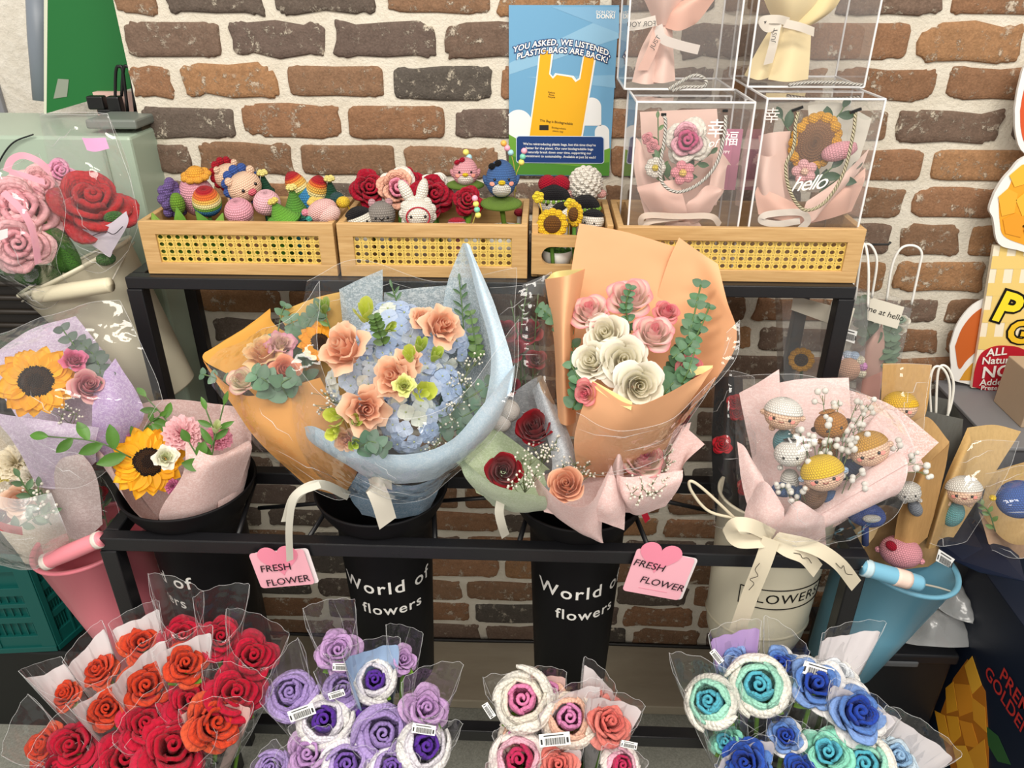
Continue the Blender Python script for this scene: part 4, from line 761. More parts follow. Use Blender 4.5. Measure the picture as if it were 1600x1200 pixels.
fl(b, 'flower_bud', 507, 485, -.44, 12, (H('8fae4a'), H('c0d08a')), -.1, .9, h=2.4, label='green bud'); spr(b, [(530, 560, -.46), (518, 520, -.45), (508, 490, -.44)], 4, 22, 9, H('6d8d4a'))
film_part(b, sheet([[(470, 760, -.57), (530, 778, -.58), (570, 760, -.56)], [(380, 670, -.575), (450, 680, -.61), (540, 660, -.58)], [(325, 570, -.50), (420, 600, -.585), (500, 560, -.56)], [(400, 520, -.48), (450, 500, -.5), (500, 440, -.46)]], crinkle=.008), mat='film')
# --- pink wrapped sunflower bouquet in the first black bucket
SF = (H('f0a818'), H('fcc62a'), H('2a1a12'), H('4a2f18'))
PS = H('eac8c2')
def wp(x, y, z): d = np.array((x, y, z))-CAM; q = d @ FW; return (800+FPX*(d @ RT)/q, 600-FPX*(d @ UP)/q, y)
b = thing('flower_bouquet', 'pink wrapped sunflower bouquet with pink carnations in the first black bucket', 'bouquet', at(290, 810, -.508), G)
c1 = at(293, 748, -.508); ring = lambda r, z, *angs: [wp(c1[0]+r*math.cos(R(a)), -.508+r*math.sin(R(a)), z) for a in angs]
paper(b, 'wrapping_paper', M_('tissue'), [ring(.066, .83, 190, 90, -5), ring(.102, .915, 185, 90, 0), [(160, 700, -.47), (260, 670, -.42), (375, 665, -.44)], [(145, 656, -.45), (250, 625, -.41), (345, 632, -.43)]], PS, crinkle=.003)
paper(b, 'wrapping_paper', M_('tissue'), [ring(.066, .83, -40, -10, 25), ring(.104, .915, -40, -8, 20), [(345, 632, -.44), (375, 640, -.45), (393, 675, -.47)]], PS, crinkle=.003)
paper(b, 'wrapping_paper', M_('tissue'), [ring(.068, .83, 180, 215, 250), ring(.104, .915, 182, 208, 236), [(112, 690, -.52), (140, 690, -.55), (170, 720, -.565)]], PS, crinkle=.003)
paper(b, 'wrapping_paper', M_('tissue'), [ring(.070, .83, -95, -60, -20), ring(.105, .912, -92, -55, -15), [(286, 740, -.61), (330, 735, -.605), (392, 705, -.545)], [(290, 690, -.585), (335, 712, -.60), (389, 688, -.535)]], PS, crinkle=.003)
fl(b, 'sunflower', 232, 722, -.585, 55, SF, .12, .15, discr=.42)
fl(b, 'lisianthus', 259, 714, -.635, 19, (H('d5dd9e'), H('f1efdf'), H('f5f3e8')), .1, .1, label='small white lisianthus'); fl(b, 'carnation', 285, 676, -.55, 30, (H('e79aaa'), H('f4c8cc')), 0, .5, label='pale pink carnation'); fl(b, 'carnation', 342, 683, -.54, 22, (H('d9799a'), H('ea9fb6')), .4, .4, label='rose pink carnation'); fl(b, 'carnation', 208, 677, -.52, 11, (H('b65a90'), H('cf86b0')), -.2, .5, label='purple filler flower')
fl(b, 'flower_bud', 338, 672, -.59, 10, (H('c2d08c'), H('dfe4b4')), .2, .9, h=2.2, label='pale green bud')
for q, n, L, W in [([(265, 690, -.55), (262, 660, -.53), (228, 620, -.50)], 6, 38, 16), ([(330, 720, -.59), (335, 680, -.58), (322, 640, -.57)], 4, 32, 13), ([(330, 700, -.59), (340, 670, -.58), (350, 632, -.57)], 3, 34, 12), ([(205, 715, -.60), (150, 690, -.615), (75, 682, -.62)], 6, 44, 22), ([(210, 690, -.53), (230, 665, -.53), (250, 650, -.53)], 4, 24, 12), ([(320, 730, -.6), (310, 715, -.6), (295, 690, -.6)], 3, 34, 22)]: spr(b, q, n, L, W, H('4f7a2e'))
fl(b, 'carnation', 270, 760, -.60, 12, (H('c0508a'), H('d880aa')), .4, -.3, label='purple filler flower')
# --- lilac wrapped sunflower bouquet beside the cream bucket
LI = H('d0bdd6')
b = thing('flower_bouquet', 'lilac wrapped sunflower bouquet at the left edge below the cream bucket', 'bouquet', at(130, 820, -.52), G)
paper(b, 'wrapping_paper', M_('tissue'), [[(60, 720, -.52), (120, 720, -.51), (190, 680, -.50)], [(20, 640, -.46), (90, 600, -.44), (200, 610, -.47)], [(-20, 580, -.42), (60, 530, -.40), (170, 560, -.42)], [(-10, 555, -.40), (50, 515, -.385), (118, 494, -.385)]], LI, crinkle=.004)
paper(b, 'wrapping_paper', M_('tissue'), [[(140, 720, -.55), (170, 720, -.545), (200, 690, -.52)], [(145, 650, -.535), (180, 640, -.53), (225, 640, -.50)], [(150, 600, -.49), (165, 580, -.48), (180, 560, -.455)]], H('c0a5d2'), crinkle=.004)
paper(b, 'wrapping_paper', M_('tissue'), [[(60, 760, -.57), (100, 760, -.57), (150, 720, -.56)], [(20, 690, -.57), (80, 690, -.59), (150, 690, -.57)], [(-20, 645, -.54), (60, 655, -.575), (155, 668, -.565)]], LI, crinkle=.004)
fl(b, 'sunflower', 57, 596, -.52, 57, SF, -.15, .15, discr=.44)
fl(b, 'lisianthus', 116, 560, -.49, 20, (H('c84a7a'), H('e06f98'), H('e48aac')), .2, .6, label='deep pink lisianthus'); fl(b, 'rose', 140, 600, -.51, 28, (H('d0577f'), H('e9a6ad'), H('f0c9c0')), .3, .4, label='pink rose')
for q in [[(150, 600, -.5), (130, 560, -.46), (98, 515, -.43)], [(160, 600, -.5), (150, 560, -.46), (125, 535, -.44)]]: spr(b, q, 7, 24, 20, H('56645c'), 'round', 'eucalyptus_sprig')
breath(b, (110, 660, -.55), [(105, 640, -.56), (120, 645, -.565), (95, 650, -.57)], 1.6, 7, 10)
film_part(b, sheet([[(60, 760, -.60), (130, 760, -.60), (210, 700, -.56)], [(-20, 650, -.58), (90, 650, -.62), (240, 640, -.55)], [(-40, 560, -.52), (90, 580, -.58), (250, 610, -.52)], [(-20, 530, -.47), (110, 480, -.46), (190, 470, -.45)]], crinkle=.008), mat='film')
# --- cream and white bouquet in the pink bucket
b = thing('flower_bouquet', 'greyish pink wrapped bouquet of cream and peach flowers in the pink bucket', 'bouquet', at(150, 860, -.53), G)
GP = H('d3c0be')
paper(b, 'wrapping_paper', M_('tissue'), [[(110, 840, -.56), (130, 845, -.57), (160, 820, -.57)], [(60, 740, -.55), (100, 740, -.585), (150, 740, -.58)], [(12, 665, -.53), (60, 670, -.565), (110, 690, -.57)]], GP, crinkle=.005)
paper(b, 'wrapping_paper', M_('tissue'), [[(40, 880, -.53), (80, 880, -.53), (130, 850, -.55)], [(-30, 780, -.49), (30, 760, -.48), (90, 760, -.52)], [(-40, 680, -.46), (0, 660, -.46), (25, 665, -.50)]], H('cdbfa9'), crinkle=.004)
fl(b, 'carnation', 25, 722, -.54, 30, (H('ddd0ac'), H('efe6d0')), -.2, .4, label='cream flower'); fl(b, 'carnation', 50, 745, -.56, 20, (H('e6ddc8'), H('f2ece0')), .2, .3, label='cream flower'); fl(b, 'rose', 28, 780, -.59, 28, (H('e8b496'), H('f2cdb2'), H('f6dcc8')), -.3, .1, label='peach rose'); fl(b, 'carnation', 2, 735, -.53, 22, (H('d3c25e'), H('e6da8c')), -.3, .4, label='yellow flower'); fl(b, 'rose', -5, 808, -.60, 18, (H('8c1420'), H('a8202e'), H('a8202e')), -.3, 0, label='dark red rose')
for q in [[(70, 800, -.59), (45, 770, -.6), (30, 745, -.6)], [(80, 820, -.6), (60, 790, -.6), (60, 760, -.59)], [(20, 830, -.62), (50, 810, -.62), (80, 800, -.61)]]: spr(b, q, 6, 24, 13, H('557050'))
breath(b, (60, 820, -.58), [(40, 760, -.58), (65, 770, -.59), (75, 790, -.6), (80, 800, -.6), (20, 755, -.56), (10, 770, -.57), (60, 785, -.6)], 2.6, 6, 12)
strip(b, [(-20, 815, -.64), (10, 825, -.65), (35, 830, -.64)], 12, H('b4161f'), name='ribbon')
film_part(b, sheet([[(-20, 880, -.57), (50, 890, -.6), (110, 850, -.6)], [(-40, 830, -.63), (30, 835, -.66), (100, 820, -.63)], [(-40, 760, -.6), (20, 780, -.64), (80, 770, -.61)]], crinkle=.008), mat='poly')
b = thing('flower_bouquet', 'slim red rose in clear film standing between the pink bucket and first black bucket', 'bouquet', at(165, 845, -.54), G)
fl(b, 'rose', 152, 770, -.54, 15, (H('8c0f20'), H('b01a2c'), H('b01a2c')), 0, .4, n=12); spr(b, [(175, 850, -.55), (165, 810, -.55), (158, 775, -.545)], 5, 24, 8, H('46602f'))
film_part(b, sheet([[(160, 860, -.56), (170, 862, -.565), (182, 858, -.56)], [(140, 790, -.55), (158, 790, -.57), (185, 800, -.55)], [(138, 745, -.53), (150, 740, -.55), (165, 750, -.53)]], crinkle=.005), mat='film')
# ------------------------------------------------------------------ crochet toys in the trays
FLOOR_Z = 1.2345
def toy(name, label, cat, px, py, y, group='crochet toys in the bamboo trays'):
    p = at(px, py, y); t = thing(name, label, cat, (p[0], p[1], FLOOR_Z), group); return t, p
def stalk(t, p, r=.0035, col=H('5c8a3a'), leaf=True):
    m = MB(); m.tube([p, (p[0], p[1], (p[2]+FLOOR_Z)/2), (p[0]+.004, p[1], FLOOR_Z)], r, 8, col); m.build('stem', M_('knit'), t)
def knit_leaf(t, p, d, L, W, col=H('7aa83c'), name='leaf'):
    m = MB(); leaf_into(m, p, d, nrm(tocam(p)+np.array((0, 0, .3))), L, W, col, .3, .15, 1.2); return m.build(name, M_('knit'), t, solid=.0025)
def lobes(t, name, c, Mf, r, n, lr, col, mat='knit', z=0., tilt=0.):
    m = MB()
    for i in range(n):
        a = 2*math.pi*i/n; p = np.asarray(c)+Mf @ np.array((r*math.cos(a), z, r*math.sin(a))); m.ball(p, (lr, lr*.6, lr), Mf, 12, 8, col, 0, YK)
    return m.build(name, M_(mat), t)
def egg(t, name, c, Mx, rx, rz, col=None, bands=None, pinch=.18, stitch=YK):
    th = np.linspace(.02, math.pi-.02, 26); prof = np.stack([rx*np.sin(th)*(1-.10*np.cos(th)), rz*np.cos(th)], 1); prof[:3, 1] -= rz*pinch*np.array((1, .6, .2))
    m = MB(); cc = col if bands is None else np.array([bands[min(len(bands)-1, int((1-math.cos(a))/2*len(bands)))] for a in th]); m.lathe(prof, c, Mx, 30, cc, 0, stitch); return m.build(name, M_('knit'), t)
def FF(p, yaw=0., up=.35, roll=0.): # facing the shopper, turned by yaw
    f = tocam(p); f = nrm((f[0]*math.cos(yaw)-f[1]*math.sin(yaw), f[0]*math.sin(yaw)+f[1]*math.cos(yaw), f[2]*up)); return face_frame(f, roll)
def tulip_toy(label, px, py, y, rx, rz, col=None, bands=None, tilt=0.):
    t, p = toy('crochet_tulip', label, 'crochet flower', px, py, y); k = mpp(p); Mx = frame(nrm((tilt, -.35, 1))); egg(t, 'bloom', p, Mx, rx*k, rz*k, col, bands)
    stalk(t, p-np.array((0, 0, rz*k*.7))); knit_leaf(t, np.array((p[0]+.012, p[1]-.012, FLOOR_Z+.002)), (.5, -.3, .8), .035, .018); return t
RB = [H('b0222c'), H('dd6a32'), H('e6b455'), H('efe0a0'), H('6da03c'), H('3f86b8'), H('2f5f9f'), H('d9a9b5')]
PKY, PKY2, SKIN = H('e6a3b2'), H('f0bac4'), H('efc9ac')
t, p = toy('crochet_flower', 'purple ruffled crochet flower with a green oval middle at the tray corner', 'crochet flower', 272, 312, -.25); k = mpp(p); Mf = FF(p, .5, .3)
m = MB()
for i in range(22): a = i*2.39996; q = 23*k*math.sqrt((i+4)/26); m.ball(p+Mf @ np.array((q*.75*math.cos(a), -.004+.003*math.sin(i*3), q*1.2*math.sin(a))), (8.5*k, 6*k, 8.5*k), Mf, 12, 8, H('6f5a91'), 0, YK)
m.build('petals', M_('knit'), t); egg(t, 'flower_middle', p+Mf @ np.array((.004, .016, -.004)), Mf, 11*k, 17*k, H('6b9330')); stalk(t, p-np.array((0, 0, .02)))
tulip_toy('pink crochet tulip under an orange scalloped cap', 308, 305, -.22, 27, 34, PKY)
t = [o for o in S.objects if o.get('label') == 'pink crochet tulip under an orange scalloped cap'][0]; p = at(306, 274, -.225); lobes(t, 'scalloped_cap', p, face_frame((0, -.3, 1), 0), 16*mpp(p), 9, 8*mpp(p), H('e8a43c')); knit_ball('cap_top', t, p, np.eye(3), 15*mpp(p), H('e8a43c'))
tulip_toy('rainbow striped crochet tulip bud', 323, 314, -.27, 22, 25, None, RB, .1)
tulip_toy('pink crochet tulip bud below the blue haired pig', 373, 329, -.285, 22, 20, PKY); tulip_toy('pink crochet tulip bud on the right of the blue haired pig', 417, 316, -.265, 21, 20, PKY2, None, .1)
def pig(label, px, py, y, r, ruff, yaw, roll):
    t, p = toy('crochet_pig', label, 'crochet doll', px, py, y); k = mpp(p); Mf = FF(p, yaw, .45, roll); rr = np.array((r, r*.9, r*.86))*k
    knit_ball('head', t, p, Mf, rr, SKIN); lobes(t, 'ruffled_hair', p+Mf @ np.array((0, -.006, .004)), Mf, r*k*.92, 12, r*k*.30, ruff)
    for s in (-1, 1): knit_ball('ear', t, p+Mf @ np.array((s*r*k*.72, r*k*.25, r*k*.72)), Mf, (r*k*.24, r*k*.14, r*k*.26), SKIN)
    eyes_on(t, p, Mf, rr, r*k*.10, .42, .05); knit_ball('snout', t, p+Mf @ np.array((0, r*k*.85, -r*k*.25)), Mf, (r*k*.26, r*k*.18, r*k*.2), H('dd6b78')); stalk(t, p-np.array((0, 0, r*k*.7)), .008, SKIN); return t
pig('crochet pig with red ruffled hair, mostly behind the blue haired one', 356, 275, -.195, 22, H('a81a2a'), .5, .2); pig('crochet pig with blue ruffled hair looking down to the right', 382, 292, -.225, 27, H('3e5aa0'), .35, .35)
def gnome(label, px, py, y, w, h, c1, c2, tip=H('efe08a'), skirt=True, roll=0.):
    t, p = toy('crochet_gnome', label, 'crochet doll', px, py, y); k = mpp(p); Mx = frame(nrm((roll, -.15, 1))); n = 26
    prof = np.array([(w*1.0, -h*.5), (w*1.02, -h*.42), (w*.74, -h*.3), (w*.5, 0), (w*.25, h*.3), (w*.10, h*.5), (.3, h*.53)])*k
    m = MB(); cc = np.array([c2, c2, c1, c1, c1, c1, c1]); m.lathe(prof[::-1], p, Mx, n, cc[::-1], 0, YK); m.build('hat', M_('knit'), t, solid=.002)
    q = p+Mx[:, 2]*h*.56*k; m = MB()
    for i in range(5): m.ball(q+Mx @ np.array((5*k*math.cos(i*1.257), 5*k*math.sin(i*1.257), 2*k)), 4.2*k, Mx, 10, 7, tip, 0, YK)
    m.build('hat_flower', M_('knit'), t); knit_ball('body', t, p-np.array((0, 0, h*.45*k)), np.eye(3), (w*.8*k, w*.8*k, h*.35*k), c2)
    m = MB(); m.tube([p-np.array((0, 0, h*.5*k)), (p[0], p[1], FLOOR_Z)], w*.5*k, 12, c2); m.build('base', M_('knit'), t); return t
gnome('crochet gnome in a bright green leaf hat leaning on the tray front', 437, 333, -.295, 27, 34, H('6aa83a'), H('5f9f38'), H('e8d070'), roll=-.35); gnome('crochet gnome in a green hat over a teal frilled skirt', 460, 318, -.26, 24, 44, H('5f9a3e'), H('3f8f97'))
for lab, x_, y_, d in (('small dark green crochet gnome behind the blue haired pig, yellow flower on top', 413, 287, -.20), ('small dark green crochet gnome at the right end of the tray, yellow flower on top', 517, 296, -.20)): gnome(lab, x_, y_, d, 13, 28, H('1f4a35'), H('22503a'))
t, p = toy('crochet_heart', 'rainbow striped crochet heart standing upside down at the tray back', 'crochet doll', 478, 295, -.20); k = mpp(p)
for s in (-1, 1): egg(t, 'heart_lobe', p+np.array((s*15*k+.002, 0, -s*3*k)), frame((s*.35, -.2, 1)), 17*k, 26*k, None, RB[:7], 0.)
egg(t, 'heart_tip', p-np.array((0, 0, 18*k)), np.eye(3), 20*k, 24*k, RB[5], None, 0.)
t, p = toy('crochet_doll', 'pale pink crochet doll with a yellow flower hat at the right end of the tray', 'crochet doll', 503, 330, -.29); k = mpp(p); Mf = FF(p, -.6, .4, .5)
knit_ball('head', t, p, Mf, np.array((26, 22, 18))*k, H('eab9b4')); lobes(t, 'flower_hat', p+Mf @ np.array((.004, -.004, 16*k)), frame((.2, -.2, 1))[:, [0, 2, 1]], 8*k, 5, 8*k, H('e8c765')); knit_ball('body', t, p+Mf @ np.array((-.012, .004, -10*k)), Mf, np.array((20, 16, 14))*k, H('ecc4bd')); knit_ball('button', t, p+Mf @ np.array((14*k, 20*k, -4*k)), Mf, 5*k, H('3f9c8c')); knit_ball('button', t, p+Mf @ np.array((18*k, 16*k, 8*k)), Mf, 6*k, H('dc8a9a'))
m = MB(); m.tube([p, (p[0], p[1], FLOOR_Z)], 8*k, 10, H('eab9b4')); m.build('base', M_('knit'), t)
t, p = toy('crochet_flower', 'tiny dark teal crochet ball with a yellow bell flower over the tray edge', 'crochet flower', 527, 312, -.26); k = mpp(p); knit_ball('ball', t, p, np.eye(3), 12*k, H('2b4a4c'))
m = MB(); q0 = at(533, 310, -.27); q1 = at(545, 325, -.27); q2 = at(550, 345, -.27); m.tube([p, q0, q1, q2, (q2[0], q2[1], FLOOR_Z)], .0014, 6, H('d8b02e'), smoothing=5); m.build('stalk', M_('knit'), t); knit_ball('bell', t, at(536, 316, -.275), frame((1, -.5, .3)), np.array((9, 9, 12))*k, H('e8c23a'))
# leaves lying along the front of the first tray
for i, (x_, y_) in enumerate([(283, 335), (312, 337), (345, 333), (256, 341)]):
    t, p = toy('crochet_leaf', ['bright green crochet leaf curled upright beside the purple flower', 'light green crochet leaf under the rainbow bud', 'green crochet leaf between rainbow bud and pink bud', 'lime crochet leaf tip in the tray corner'][i], 'crochet leaf', x_, y_, -.305); k = mpp(p)
    q = np.array((p[0], p[1], FLOOR_Z)); knit_leaf(t, q, (math.sin(i*2)*.5, -.1, 1), max(.02, (p[2]-FLOOR_Z)*1.12), 30*k, H(['5f8a34', '74983f', '557f30', '7a9a44'][i]))
# second tray
RDY = H('a3142c')
def crose(label, px, py, y, r, cols, tx=0, ty=.3, cat='crochet flower'):
    t, p = toy('crochet_rose', label, cat, px, py, y); k = mpp(p); m = MB(); crochet_into(m, p, ax_(p, tx, ty), r*k*1.08, cols, spin=px, openness=.5, stitch=.005); m.build('bloom', M_('yarn'), t, solid=r*k*.12); stalk(t, p-np.array((0, 0, r*k*.5))); return t
crose('dark red crochet rose at the left end of the second tray', 577, 293, -.215, 27, [RDY, RDY]); crose('crochet rose in pink, peach and white rounds', 622, 294, -.215, 31, [H('e48aa0'), H('f0b59c'), H('efe8dc')]); crose('red crochet rose half hidden behind the pink and white one', 640, 283, -.18, 20, [RDY, RDY])
crose('dark red crochet rose leaning behind the rabbit doll ears', 677, 304, -.225, 30, [RDY, RDY], .3, .3); crose('white crochet rose at the tray back behind the red ones', 680, 290, -.178, 21, [H('ece7dc'), H('efebe2')])
def pot(label, px, py, y, r, h):
    c = at(px, py, y); t = thing('flower_pot', label, 'pot', (c[0], c[1], FLOOR_Z), 'small pots in the second tray'); k = mpp(c)*r; m = MB(); zt = FLOOR_Z+h
    m.lathe([(.0005, FLOOR_Z), (k*.78, FLOOR_Z), (k, zt), (k*.93, zt), (k*.74, FLOOR_Z+.004), (.0005, FLOOR_Z+.004)], (c[0], c[1], 0), None, 36, H('d6d6d0')); m.build('pot_body', M_('enamel'), t); m = MB()
    for i in range(60): a = i*2.4; q = k*.85*math.sqrt(i/60); m.ball((c[0]+q*math.cos(a), c[1]+q*math.sin(a), zt-.004+.002*math.sin(i*5)), .004, None, 6, 4, H('3d6a24' if i % 3 else '527f30'))
    mo = m.build('moss', M_('yarn'), t); mo['kind'] = 'stuff'; return t, np.array((c[0], c[1], zt))
t, tp = pot('white pot of moss holding the red crochet rose', 725, 352, -.235, 29, .050); m = MB(); q = at(731, 312, -.245); crochet_into(m, q, ax_(q, 0, .4), 24*mpp(q), [RDY, RDY], openness=.45, stitch=.005); m.build('crochet_rose', M_('yarn'), t, solid=.003); m = MB(); m.tube([q, tp], .003, 8, H('4f7a32')); m.build('stem', M_('knit'), t); knit_leaf(t, tp, (.4, -.3, .8), .03, .012); knit_leaf(t, tp, (-.5, -.3, .6), .028, .012)
t, tp = pot('white pot of moss holding the green leaf pad of the blue bird', 790, 355, -.235, 31, .050); p = at(783, 318, -.245)
def pad(t, p, rx, ry, tip=H('6f8f34'), tilt=(0, -.35, 1)):
    k = mpp(p); m = MB(); m.ball(p, (rx*k, ry*k, 5*k), frame(tilt), 32, 12, tip, 0, YK); m.build('leaf_pad', M_('knit'), t)
pad(t, p, 33, 20)
for i, d in enumerate([(-.3, -.6, .5), (.5, -.4, .5), (.2, -.8, .3)]): knit_leaf(t, tp+np.array((.008*i-.008, -.01, -.006)), d, .036, .013)
m = MB(); m.tube([p, tp-np.array((0, 0, .01))], .0045, 8, H('6f8f34')); m.build('stem', M_('knit'), t)
def bird(label, px, py, y, rx, rz, col, belly, bow, yaw=0., wing=True):
    t, p = toy('crochet_bird', label, 'crochet doll', px, py, y); k = mpp(p); Mf = FF(p, yaw, .35); rr = np.array((rx, rx*.95, rz))*k
    th = np.linspace(.02, math.pi-.02, 28); prof = np.stack([np.sin(th)*(1-.08*np.cos(th)), np.cos(th)], 1); m = MB(); n = 32; MM = Mf @ np.diag(rr)
    m.lathe(prof, p, MM, n, col, 0, YK/rr.max()); m.build('body', M_('knit'), t)
    m = MB(); m.ball(p+Mf @ (np.array((0, .12, -.34))*rr), rr*np.array((.80, .93, .62)), Mf, 24, 14, belly, 0, YK); m.build('belly', M_('knit'), t)
    eyes_on(t, p, Mf, rr, rx*k*.10, .46, .06); cheeks_on(t, p, Mf, rr*1.02, H('eda08c'), .2, .62, -.18)
    knit_ball('beak', t, p+Mf @ (np.array((0, 1.02, -.10))*rr), Mf, rr*np.array((.24, .16, .14)), H('e9c52a'))
    for s in (-1, 1): knit_ball('wing', t, p+Mf @ (np.array((s*.98, .0, -.12))*rr), face_frame(Mf[:, 1], s*.4), rr*np.array((.18, .3, .34)), col)
    for s in (-1, 1): knit_ball('bow', t, p+Mf @ (np.array((.42+s*.20, .62, .80-s*.08))*rr), face_frame(Mf[:, 1], .5), rr*np.array((.23, .14, .17)), bow)
    return t
bird('pink crochet chick with a red bow, sitting on a green leaf pad', 727, 268, -.20, 20, 22, H('e3a0a8'), H('eee4d8'), H('a3142c')); p = at(727, 289, -.205); t = [o for o in S.objects if o.get('label', '').startswith('pink crochet chick')][0]; pad(t, p, 30, 14); m = MB(); m.tube([p, (p[0], p[1], FLOOR_Z)], .004, 8, H('6f8f34')); m.build('stem', M_('knit'), t)
bird('blue crochet chick with a black bow above the green leaf pad', 783, 279, -.235, 24, 29, H('46699f'), H('e9e6de'), H('17171b'), .05)
def beads(label, pts, cols, y):
    P = [at(a, b, y) for a, b in pts]; t = thing('bead_pick', label, 'decoration', (P[-1][0], P[-1][1], P[-1][2]), 'bead picks in the second tray'); k = mpp(P[0]); m = MB(); m.tube(P, .0009, 6, H('bfae52'), smoothing=5); m.build('wire', M_('plastic'), t); d = nrm(P[0]-P[1])
    for i, c in enumerate(cols): m = MB(); m.ball(P[0]-d*i*9*k, 4.9*k, None, 14, 10, c); m.build('bead', M_('plastic'), t)
YB, PB, BB, GB, OB = H('ecdf6e'), H('f3a9bd'), H('a5d3dc'), H('79cbb0'), H('f0b050')
beads('bead pick with yellow and blue beads rising behind the pink chick', [(728, 238), (733, 246), (735, 275), (735, 300)], [YB, BB], -.18); beads('bead pick with orange, pink and blue beads behind the blue chick', [(787, 224), (796, 236), (803, 258), (806, 300)], [OB, PB, BB], -.18); beads('bead pick with pink, green and yellow beads right of the blue chick', [(819, 236), (815, 252), (806, 275), (804, 310)], [PB, GB, YB], -.20); beads('bead pick with pink, yellow and green beads leaning in front of the red rose', [(742, 310), (745, 326), (740, 345), (735, 360)], [PB, YB, GB, YB], -.29)
def headdoll(label, px, py, y, r, skin, cap, capcut=1.35, yaw=0., roll=0., name='crochet_doll', capoff=.06, squ=.9):
    t, p = toy(name, label, 'crochet doll', px, py, y); k = mpp(p); Mf = FF(p, yaw, .4, roll); rr = np.array((r, r*.95, r*squ))*k; knit_ball('head', t, p, Mf, rr, skin)
    if cap is not None: knit_ball('cap', t, p+Mf @ np.array((0, -r*k*capoff, r*k*.05)), Mf, rr*1.07, cap, cut=(0, capcut))
    eyes_on(t, p, Mf, rr, r*k*.095, .42, -.08); m = MB(); m.tube([p-np.array((0, 0, r*k*.5)), (p[0], p[1], FLOOR_Z)], r*k*.55, 12, skin); m.build('body', M_('knit'), t); return t, p, Mf, rr, k
headdoll('white crochet doll with a black cap peeping over the tray front', 562, 345, -.28, 22, H('e6e0d2'), H('151316'), 1.15, .1, .3)
t, p, Mf, rr, k = headdoll('grey crochet cat with pink ears', 596, 336, -.27, 22, H('8d8680'), None, name='crochet_cat', squ=1.0)
for s in (-1, 1): knit_ball('ear', t, p+Mf @ np.array((s*13*k, 0, 19*k)), Mf, np.array((6, 4, 7))*k, H('c79aa0'))
for s in (-1, 1): m = MB(); m.tube([p+Mf @ np.array((0, 21.5*k, -5*k)), p+Mf @ np.array((s*4*k, 21*k, -1*k))], .0008, 5, H('1a1616')); m.build('mouth', M_('knit'), t)
t, p, Mf, rr, k = headdoll('white crochet rabbit doll with tall ears and a red rimmed hood', 653, 333, -.285, 26, H('ece6da'), None, name='crochet_rabbit')
lobes(t, 'hood', p+Mf @ np.array((0, .002, 0)), Mf, 21*k, 11, 9*k, H('ece6da'))
m = MB(); m.tube([p+Mf @ np.array((18*k*math.cos(a), 21.5*k, -3*k+15*k*math.sin(a))) for a in np.linspace(0, 2*math.pi, 25)], 1.3*k, 7, H('b0303e')); m.build('hood_rim', M_('knit'), t)
for s in (-1, 1): egg(t, 'ear', p+Mf @ np.array((s*13*k+4*k, -.002, 34*k)), face_frame(Mf[:, 1], s*.35+.1)[:, [0, 1, 2]], 9*k, 19*k, H('ece6da'), None, 0.)
headdoll('pink crochet doll with a red crown, only its top over the tray front', 714, 358, -.295, 18, H('e6a9b0'), H('a3142c'), .8)
t, p = toy('yarn_mushroom', 'tiny red capped mushroom in the moss at the right end of the second tray', 'decoration', 811, 332, -.20); k = mpp(p); knit_ball('mushroom_cap', t, p, np.eye(3), np.array((8, 8, 6))*k, H('b03040')); stalk(t, p, .004, H('e6e0d2'))
# third tray
def hat_doll(label, px, py, y, r, top):
    t, p, Mf, rr, k = headdoll(label, px, py, y, r, H('e9e4d8'), H('141215'), 1.45); m = MB()
    for i in range(20): a = i/20*2*math.pi; m.ball(p+Mf @ np.array((r*k*1.05*math.cos(a), r*k*1.02*math.sin(a), 2*k)), 3.2*k, None, 8, 6, H('6f9436'))
    m.build('green_hat_band', M_('knit'), t)
    if top: 
        for s in (-1, 1): knit_ball('heart_lobe', t, p+Mf @ np.array((s*11*k, -6*k, 26*k)), face_frame(Mf[:, 1], s*.5), np.array((14, 9, 13))*k, H('a3142c'))
    return t
hat_doll('crochet doll in a black hat with a green band, a red heart on top', 865, 314, -.21, 25, True); hat_doll('crochet doll in a black hat with a green band, white pompom behind', 914, 327, -.24, 22, False)
headdoll('white crochet doll with a black bow cap behind the sunflower', 880, 336, -.27, 20, H('e6e0d4'), H('141215'), 1.0, .3, .5); headdoll('white crochet doll with a black cap at the right end of the narrow tray', 926, 345, -.275, 18, H('e6e0d4'), H('141215'), 1.1, -.3)
t, p = toy('crochet_sheep', 'white bobbly crochet sheep with pink ears at the back of the narrow tray', 'crochet doll', 915, 287, -.19); k = mpp(p); m = MB()
for i in range(90): q = (i+.5)/90; th = math.acos(1-2*q); ph = i*2.39996; d = np.array((math.sin(th)*math.cos(ph), math.sin(th)*math.sin(ph), math.cos(th))); m.ball(p+d*23*k, 5.5*k, None, 8, 6, H('ece6da'), 0, YK)
m.ball(p, 23*k, None, 20, 12, H('e4ddd0')); m.build('fleece', M_('yarn'), t)
for s in (-1, 1): knit_ball('ear', t, p+np.array((s*25*k, -6*k, -14*k)), np.eye(3), np.array((8, 5, 7))*k, H('e2aaa4'))
m = MB(); m.tube([p, (p[0], p[1], FLOOR_Z)], 10*k, 12, H('e2aaa4')); m.build('body', M_('knit'), t)
